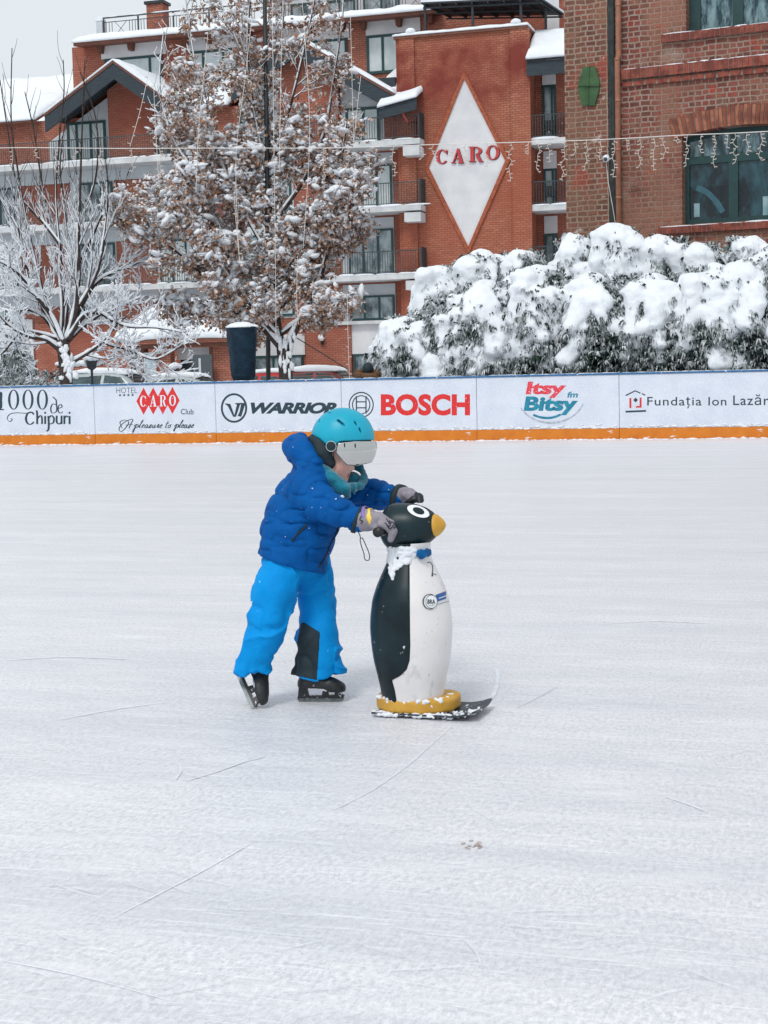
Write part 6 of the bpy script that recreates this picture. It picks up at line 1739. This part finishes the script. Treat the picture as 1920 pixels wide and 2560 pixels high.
# ---------------------------------------------------------------- parked cars
CGL = mat('car_glass', hx(34, 52, 56), hx(84, 102, 106), 1.6, .08, stretch=(1, 1, 2))
TYR = mat('tyre', hx(24, 25, 26), None, 9, .85); RIM = mat('wheel_rim', hx(150, 154, 158), None, 9, .35, .8); CHR = mat('chrome_trim', hx(205, 210, 214), None, 9, .25, .9)
def car(label, px, roofy, Z, paint, suv=False, flip=False, L=4.4):
    q = P(px, roofy, Z); zt_ = q.z; H = zt_
    root = thing('parked_car', label, 'car', (q.x, q.y, 0), BF.a + (pi if flip else 0), 'cars parked behind the rink')
    hl = L / 2; zb = .92 if suv else .86
    A = [(-hl * .93, zb + .02), (-hl * .70, H - .10), (-hl * .30, H), (hl * .08, H - .03), (hl * .22, H - .12), (hl * .50, zb + .02)] if suv else [(-hl * .80, zb), (-hl * .48, H - .07), (-hl * .18, H), (hl * .08, H - .02), (hl * .20, H - .09), (hl * .52, zb)]
    def cabd(Q, g=0.0):
        zz = np.interp(Q[:, 0], [a[0] for a in A], [a[1] for a in A], left=.4, right=.4)
        wd = .84 - .30 * np.clip((Q[:, 2] - zb) / (H - zb), 0, 1.2) ** 1.3
        ex = (Q[:, 2] - zz) * .75; ey = np.abs(Q[:, 1]) - wd
        return smin(-np.minimum(-ex, 9), ey, -.12) if False else -smin(-ex, -ey, .12) - g
    def bodyd(Q):
        q_ = np.abs(Q - np.array([0, 0, .62])) - np.array([hl - .22, .68, .16])
        d = np.linalg.norm(np.maximum(q_, 0), axis=1) + np.minimum(q_.max(1), 0) - .22
        hood = np.clip((Q[:, 0] - hl * .45) / (hl * .55), 0, 1); d = np.maximum(d, Q[:, 2] - (zb + .06 - .16 * hood))
        d = smin(d, np.maximum(cabd(Q), zb - .25 - Q[:, 2]), .05)
        for sx in (-.62, .64):
            d = np.maximum(d, -(np.sqrt((Q[:, 0] - sx * hl) ** 2 + (Q[:, 2] - .33) ** 2) - .38) if False else np.where(np.abs(Q[:, 1]) > .62, -(np.sqrt((Q[:, 0] - sx * hl) ** 2 + (Q[:, 2] - .33) ** 2) - .38), -9))
        return d
    body = soft('body', bodyd, (-hl - .1, -1.0, .1), (hl + .1, 1.0, H + .1), .055, paint, root)
    zi = lambda x: np.interp(x, [a[0] for a in A], [a[1] for a in A])
    def glaz(name, poly, side):
        def fn(Q):
            d = np.abs(bodyd(Q) - .006) - .012
            if side: ins = Q[:, 0], Q[:, 2]; m = np.where(Q[:, 1] * side > .3, -9, 9)
            else: ins = Q[:, 0], Q[:, 2]; m = np.abs(Q[:, 1]) - (.60 - .18 * (Q[:, 2] - zb) / (H - zb))
            k = np.full(len(Q), -9.0); n = len(poly)
            for i in range(n):
                x0, y0 = poly[i]; x1, y1 = poly[(i + 1) % n]; LL = max(1e-6, sqrt((x1 - x0) ** 2 + (y1 - y0) ** 2)); k = np.maximum(k, -((x1 - x0) * (ins[1] - y0) - (y1 - y0) * (ins[0] - x0)) / LL)
            return np.maximum(np.maximum(d, k), m)
        xs = [p_[0] for p_ in poly]; ys = [p_[1] for p_ in poly]
        lo, hi = (min(xs) - .05, -.95, min(ys) - .05), (max(xs) + .05, .95, max(ys) + .06)
        if side: lo, hi = (lo[0], .25 if side > 0 else -.95, lo[2]), (hi[0], .95 if side > 0 else -.25, hi[2])
        try: soft(name, fn, lo, hi, .026, CGL, root)
        except Exception as e: print('glass', name, e)
    xr, xf, xm = A[1][0], A[4][0], -.05 * hl
    for sd_ in (-1, 1):
        glaz('side_window', [(xm + .05, zb + .07), (A[5][0] - .28, zb + .07), (xf - .02, zi(xf) - .10), (xm + .05, zi(xm) - .12)], sd_)
        glaz('side_window', [(A[0][0] + .30, zb + .09), (xm - .04, zb + .07), (xm - .04, zi(xm) - .12), (xr + .14, zi(xr) - .13)], sd_)
    glaz('windscreen', [(xf + .03, zb + .05), (A[5][0] + .1, zb + .05), (A[5][0] + .1, H), (xf + .03, H)], 0)
    glaz('rear_window', [(A[0][0] - .1, zb + .08), (xr - .02, zb + .08), (xr - .02, H), (A[0][0] - .1, H)], 0)
    mb = MB()
    for sd_ in (-1, 1): mb.tube(smooth_pts([(a[0] * .97, sd_ * (.70 - .0 + (.12 if i in (0, 5) else -.12)), a[1] - .06) for i, a in enumerate(A)], 5), .014, 5)
    mb.build('window_trim', CHR, root)
    for sx in (-.62, .64):
        for sd_ in (-1, 1):
            mb = MB(); mb.lathe([(.20, -.10), (.31, -.10), (.33, -.07), (.33, .07), (.31, .10), (.20, .10)], 24); mb.xform(Matrix.Translation((sx * hl, sd_ * .80, .33)) @ Matrix.Rotation(pi / 2, 4, 'X')); w_ = mb.build('wheel', TYR, root, True)
            mb = MB(); mb.lathe([(.21, -.07), (.21, .07)], 20); mb.xform(Matrix.Translation((sx * hl, sd_ * .80, .33)) @ Matrix.Rotation(pi / 2, 4, 'X')); mb.build('rim', RIM, w_)
    for sd_ in (-1, 1):
        mb = MB(); mb.ball((hl - .13, sd_ * .62, .68), (.12, .17, .08), 2); mb.build('headlight', mat('lamp_clear', hx(210, 214, 216), None, 3, .1), root, True)
        mb = MB(); mb.ball((-hl + .10, sd_ * .66, .74), (.10, .13, .09), 2); mb.build('tail_light', mat('lamp_red', hx(170, 26, 28), None, 3, .2), root, True)
        mb = MB(); mb.ball((hl * .36, sd_ * .97, zb + .10), (.09, .11, .07), 2); mb.build('mirror', paint, root, True)
    def sn(Q):
        d = np.abs(bodyd(Q) - .03) - (.030 + .018 * noise3(Q, 2.2, 5))
        m = np.maximum(zi(xr) - .05 - Q[:, 2] + .06 * noise3(Q, 3, 2), np.abs(Q[:, 1]) - .60)
        return np.maximum(d, m)
    soft('snow', sn, (-hl, -.8, H - .45), (hl * .6, .8, H + .2), .035, SNOW, root)
    return root
PS = mat('paint_silver', hx(176, 184, 186), hx(164, 172, 175), 1, .3, .35, frost=.68, fscale=3); PR = mat('paint_red', hx(176, 34, 34), hx(160, 28, 30), 1, .3, .1); PD = mat('paint_dark_red', hx(112, 44, 40), hx(98, 36, 34), 1, .3, .2)
car('silver estate car with snow on its roof, nearest the bare tree trunk', 290, 925, 47.0, PS, True, False, 4.6)
car('lower silver saloon car parked ahead of the silver estate', 470, 935, 50.0, PS)
car('bright red car half hidden by the oak trunk, snow on its roof', 660, 927, 50.0, PR, True, True, 3.9)
car('dark red car with snow-edged roof right of the oak trunk', 812, 919, 46.0, PD)

# ---------------------------------------------------------------- person behind the boards, seen from behind
q = BF.world(BF.hit(920, 940, .75)[0], .75, 0)
pp = thing('person', 'person in black hat and fur-trimmed hood passing behind the boards', 'person', q)
zt = P(922, 907, 29.3).z
def fb(Q):
    d = elld(Q, (0, 0, zt - .13), (.088, .10, .115))
    d = smin(d, elld(Q, (.0, .098, zt - .15), (.016, .022, .022)), .02)
    d = smin(d, chain(Q, [(0, 0, zt - .2), (0, 0, zt - .34)], [.055, .07]), .03)
    d = smin(d, chain(Q, [(0, 0, zt - .42), (0, 0, .78)], [.14, .13], .03, .8), .05)
    for s_ in (-1, 1):
        d = smin(d, chain(Q, [(s_ * .15, 0, zt - .36), (s_ * .22, .02, zt - .62), (s_ * .22, .08, .72)], [.06, .05, .035]), .03)
        d = smin(d, chain(Q, [(s_ * .08, 0, .78), (s_ * .09, .02, .42), (s_ * .09, 0, .06), (s_ * .09, .10, .04)], [.09, .065, .045, .035]), .03)
    return d
soft('body', fb, (-.35, -.25, 0), (.35, .3, zt + .05), .022, SKIN, pp)
soft('coat', lambda Q: np.maximum(np.minimum(chain(Q, [(0, 0, zt - .40), (0, 0, .60)], [.19, .20], .03, .85), np.minimum(chain(Q, [(-.17, 0, zt - .36), (-.24, .02, zt - .62), (-.24, .08, .74)], [.085, .075, .06]), chain(Q, [(.17, 0, zt - .36), (.24, .02, zt - .62), (.24, .08, .74)], [.085, .075, .06]))) + noise3(Q, 12, 3) * .01, .5 - Q[:, 2]),
     (-.4, -.3, .45), (.4, .3, zt - .1), .022, CLB, pp)
soft('trousers', lambda Q: np.maximum(np.minimum(*[chain(Q, [(s_ * .08, 0, .80), (s_ * .09, .02, .42), (s_ * .09, 0, .12)], [.11, .085, .07]) for s_ in (-1, 1)]), .1 - Q[:, 2]), (-.3, -.2, .05), (.3, .2, 1), .022, DARKM, pp)
hat = soft('knit_hat', lambda Q: np.maximum(elld(Q, (0, -.01, zt - .11), (.108, .12, .125)), zt - .16 - Q[:, 2] - .2 * (Q[:, 1] < -.02)), (-.2, -.2, zt - .35), (.2, .2, zt + .1), .014, CLB, pp)
FUR = mat('fur_brown', hx(150, 118, 92), hx(96, 72, 56), 40, .95, spec=.05, bump=.8, bscale=90, bdist=.02)
fur = MB()
for k in range(900):
    a = rnd.uniform(0, 2 * pi); b = rnd.uniform(0, 2 * pi); cx, cy, cz = .19 * cos(a), .14 * sin(a) - .02, zt - .20 + .05 * sin(a)
    n_ = Vector((cos(a) * cos(b), sin(a) * cos(b), sin(b))); c_ = Vector((cx, cy, cz)) + n_ * .045; s_ = n_.orthogonal().normalized() * .006; e = c_ + n_ * rnd.uniform(.03, .06) + Vector((rnd.uniform(-.02, .02), rnd.uniform(-.02, .02), -.012))
    fur.add([c_ - s_, c_ + s_, e], [(0, 1, 2)])
fur.tube([(.19 * cos(a), .14 * sin(a) - .02, zt - .20 + .05 * sin(a)) for a in np.linspace(0, 2 * pi, 25)], .055, 8)
fur.build('fur_hood', FUR, pp)

# ---------------------------------------------------------------- wrapped drum on a post
u_, z_ = BF.hit(605, 825, .75); zt = BF.hit(605, 818, .75)[1]; zb = BF.hit(605, 957, .75)[1]
dr_ = thing('wrapped_drum', 'tall drum on a post wrapped in dark navy cloth with snow on top', 'wrapped drum', BF.world(u_, .75, 0), BF.a)
def dfn(Q):
    f = np.clip((Q[:, 2] - zb) / (zt - zb), 0, 1); r = .225 + .070 * np.clip(f * 1.25, 0, 1) + .018 * np.clip((f - .93) / .05, 0, 1) - .05 * np.clip((.12 - f) / .12, 0, 1)
    a = np.arctan2(Q[:, 1], Q[:, 0]); r = r + .006 * np.sin(a * 7 + 3 * f) + .010 * noise3(Q * np.array([1, 1, .5]), 7, 3) + .006 * noise3(Q, 16, 5)
    return np.maximum((np.linalg.norm(Q[:, :2], axis=1) - r) * .9, np.maximum(Q[:, 2] - zt - .015 * noise3(Q, 6, 2), zb - .0 - Q[:, 2] + .02 * np.sin(a * 2)))
soft('cover', dfn, (-.36, -.36, zb - .08), (.36, .36, zt + .06), .016, mat('tarp_navy', hx(14, 34, 50), hx(24, 48, 64), 6, .6, spec=.2, bump=.6, bscale=22, bdist=.01), dr_)
mb = MB(); mb.tube([(0, 0, 0), (0, 0, zb + .05)], .05, 12); mb.build('post', DARKM, dr_)
def dsn(Q): return elld(Q, (0, 0, zt + .0), (.33, .33, .085)) + noise3(Q, 7, 4) * .03
soft('snow', lambda Q: np.maximum(dsn(Q), zt - .012 - Q[:, 2]), (-.42, -.42, zt - .05), (.42, .42, zt + .16), .02, SNOW, dr_)

cb_ = P(893, 938, 36.0)
r_ = thing('guy_wire', 'dark wire slanting from the oak trunk down past the dark red car', 'wire', (cb_.x, cb_.y, 0))
mb = MB(); mb.tube([Vector(P(742, 845, 36.6)) - Vector((cb_.x, cb_.y, 0)), Vector((0, 0, cb_.z)), Vector((.35, 0, 0))], .014, 5); mb.build('wire', BLACK, r_)
# ---------------------------------------------------------------- garden lamps under caps of snow
def garden_lamp(px, top, Z, label, arm=False):
    q = P(px, top, Z); r = thing('garden_lamp', label, 'lamp', (q.x, q.y, 0), 0, 'garden lamps under snow'); H = q.z
    mb = MB(); mb.tube([(0, 0, 0), (0, 0, H - .42)], .035, 10); mb.build('post', DARKM, r)
    mb = MB(); mb.lathe([(.05, H - .42), (.13, H - .36), (.16, H - .16), (.20, H - .14), (.20, H - .10), (.05, H - .06)], 16); mb.build('lantern', DARKM, r, True)
    soft('snow', lambda Q: elld(Q, (0, 0, H - .06), (.24, .24, .13)) + noise3(Q, 8, 3) * .03, (-.35, -.35, H - .25), (.35, .35, H + .15), .03, SNOW, r)
    if arm:
        mb = MB(); mb.bar((-1.0, .1, H - .30), (.3, .1, H - .26), .04, 6); mb.build('arm', DARKM, r)
        mb = MB()
        for x, s_ in ((-.85, .16), (-.5, .22), (-.2, .2), (.1, .18)): mb.ball((x, .1, H - .22), (s_ * 1.3, .1, s_ * .45), 2, jit=.08)
        mb.build('snow', SNOW, r, True)
garden_lamp(228, 888, 43.5, 'garden lamp with snow-loaded arm between the tree trunk and silver car', True)
garden_lamp(437, 912, 52.5, 'garden lamp under a round snow cap in front of the porch')

# ---------------------------------------------------------------- light mast and strings
BUL = mat('bulb_white', hx(206, 194, 186), None, 9, .3)
mq = P(672, 1083, 38.4)
mast = thing('light_mast', 'tall dark mast rising through the oak, carrying the light strings', 'mast', (mq.x, mq.y, 0))
mz = P(672, -120, 38.4).z
mb = MB(); mb.tube([(0, 0, 0), (P(672, 400, 38.4).x - mq.x, 0, 6.6), (P(668, -120, 38.4).x - mq.x, 0, mz)], [.06, .055, .05], 12); mb.build('pole', BLACK, mast, True)
def lights(label, px, Z, sag=0, name='string_lights', grp='fairy light strings hanging down round the oak', step=.17):
    pts = [P(x, y, Z + (d[0] if d else 0)) for (x, y, *d) in px]; base = pts[-1]
    r = thing(name, label, 'string lights', base, 0, grp)
    p = [q - base for q in smooth_pts(pts, 10)]
    m2 = MB(); m2.tube(p, .0065, 4); acc = 0; sd_ = 1
    for i in range(1, len(p)):
        seg = p[i] - p[i - 1]; n = max(1, int(seg.length / .04))
        for k in range(n):
            acc += seg.length / n
            if acc > step:
                acc = 0; sd_ = -sd_; c_ = p[i - 1] + seg * k / n; d = Vector((sd_ * rnd.uniform(.05, .075), rnd.uniform(-.02, .02), rnd.uniform(-.02, .04))); m2.tube([c_, c_ + d], [.008, .010], 5, 1)
    m2.build('wire', [WIRE, BUL], r)
for a in [('straight light string right beside the dark mast', [(680, -40), (684, 300), (688, 600), (690, 845)]), ('light string just right of the mast ending mid-crown', [(708, -40), (702, 200), (698, 430)]),
          ('light string slanting left from the mast top over the oak crown', [(640, -40), (612, 200), (590, 400), (598, 650)]), ('light string dropping through the right half of the oak crown', [(752, -40), (766, 150), (774, 350), (758, 620)]),
          ('light string at the right edge of the oak in front of the gable', [(876, 40), (880, 200), (884, 360)]), ('light string slanting beside the right gable eave', [(902, 190), (893, 270), (885, 350)]),
          ('light string over the left limbs of the oak', [(520, 80), (508, 200), (496, 330), (490, 480)]), ('slanting light string across the left gable pier', [(372, 180), (352, 270), (325, 366)]),
          ('light string hanging straight down beside the left gable pier', [(384, 205), (388, 300), (398, 470)]), ('light string down the edge of the lamp pillar', [(868, 730), (870, 840), (874, 955)]), ('short light string inside the lower oak crown', [(744, 640), (742, 740), (746, 810)]),
          ('light string crossing the left lower oak crown', [(585, 480), (592, 580), (600, 660)])]: lights(a[0], a[1], 35.6)
icq = BF.world(BF.hit(960, 366, 2.0)[0], 2.0, 0); icz = BF.hit(960, 366, 2.0)[1]
ic = thing('icicle_lights', 'icicle light string stretched over the rink boards, unlit drops hanging', 'string lights', icq, BF.a)
def ip(x, y): u, z = BF.hit(x, y, 2.0); return Vector((u - BF.loc(icq).x, 0, z))
mb = MB(); mb.tube(smooth_pts([ip(x, y) for x, y in ((-60, 372), (60, 369), (300, 371), (560, 370), (800, 370), (960, 366), (1090, 361), (1240, 357), (1420, 352), (1560, 346), (1700, 338), (1830, 333), (1960, 326))], 8), .0085, 5); mb.build('wire', WIRE, ic)
lw = lambda x: np.interp(x, [-60, 300, 800, 960, 1240, 1420, 1700, 1920], [372, 371, 370, 366, 357, 352, 338, 328])
dr = [(985, 74), (1055, 36), (1084, 48), (1132, 30), (1165, 62), (1217, 60), (1276, 96), (1322, 32), (1345, 78), (1372, 50), (1408, 100), (1437, 38), (1467, 76), (1502, 52), (1536, 96), (1564, 32), (1600, 74), (1633, 86), (1660, 58), (1691, 20), (1718, 76), (1754, 46), (1787, 86), (1820, 38), (1837, 74), (1868, 54), (1902, 72), (190, 30), (250, 52), (330, 60), (398, 80), (440, 50), (30, 40), (90, 24), (140, 60), (810, 80), (870, 60), (925, 50)]
for x, ln in dr:
    y0 = lw(x); n = max(3, int(ln / 11)); pts = [(x + (rnd.uniform(-5, 5) if i else 0), y0 + ln * i / n) for i in range(n + 1)]
    mb = MB(); pq = smooth_pts([ip(a, b) for a, b in pts], 3); mb.tube(pq, .0058, 4)
    for i in range(2, len(pq), 2): d = Vector((rnd.choice((-1, 1)) * rnd.uniform(.04, .07), 0, rnd.uniform(-.03, .03))); mb.tube([pq[i], pq[i] + d], [.007, .0095], 5)
    mb.build('drop', BUL, ic)
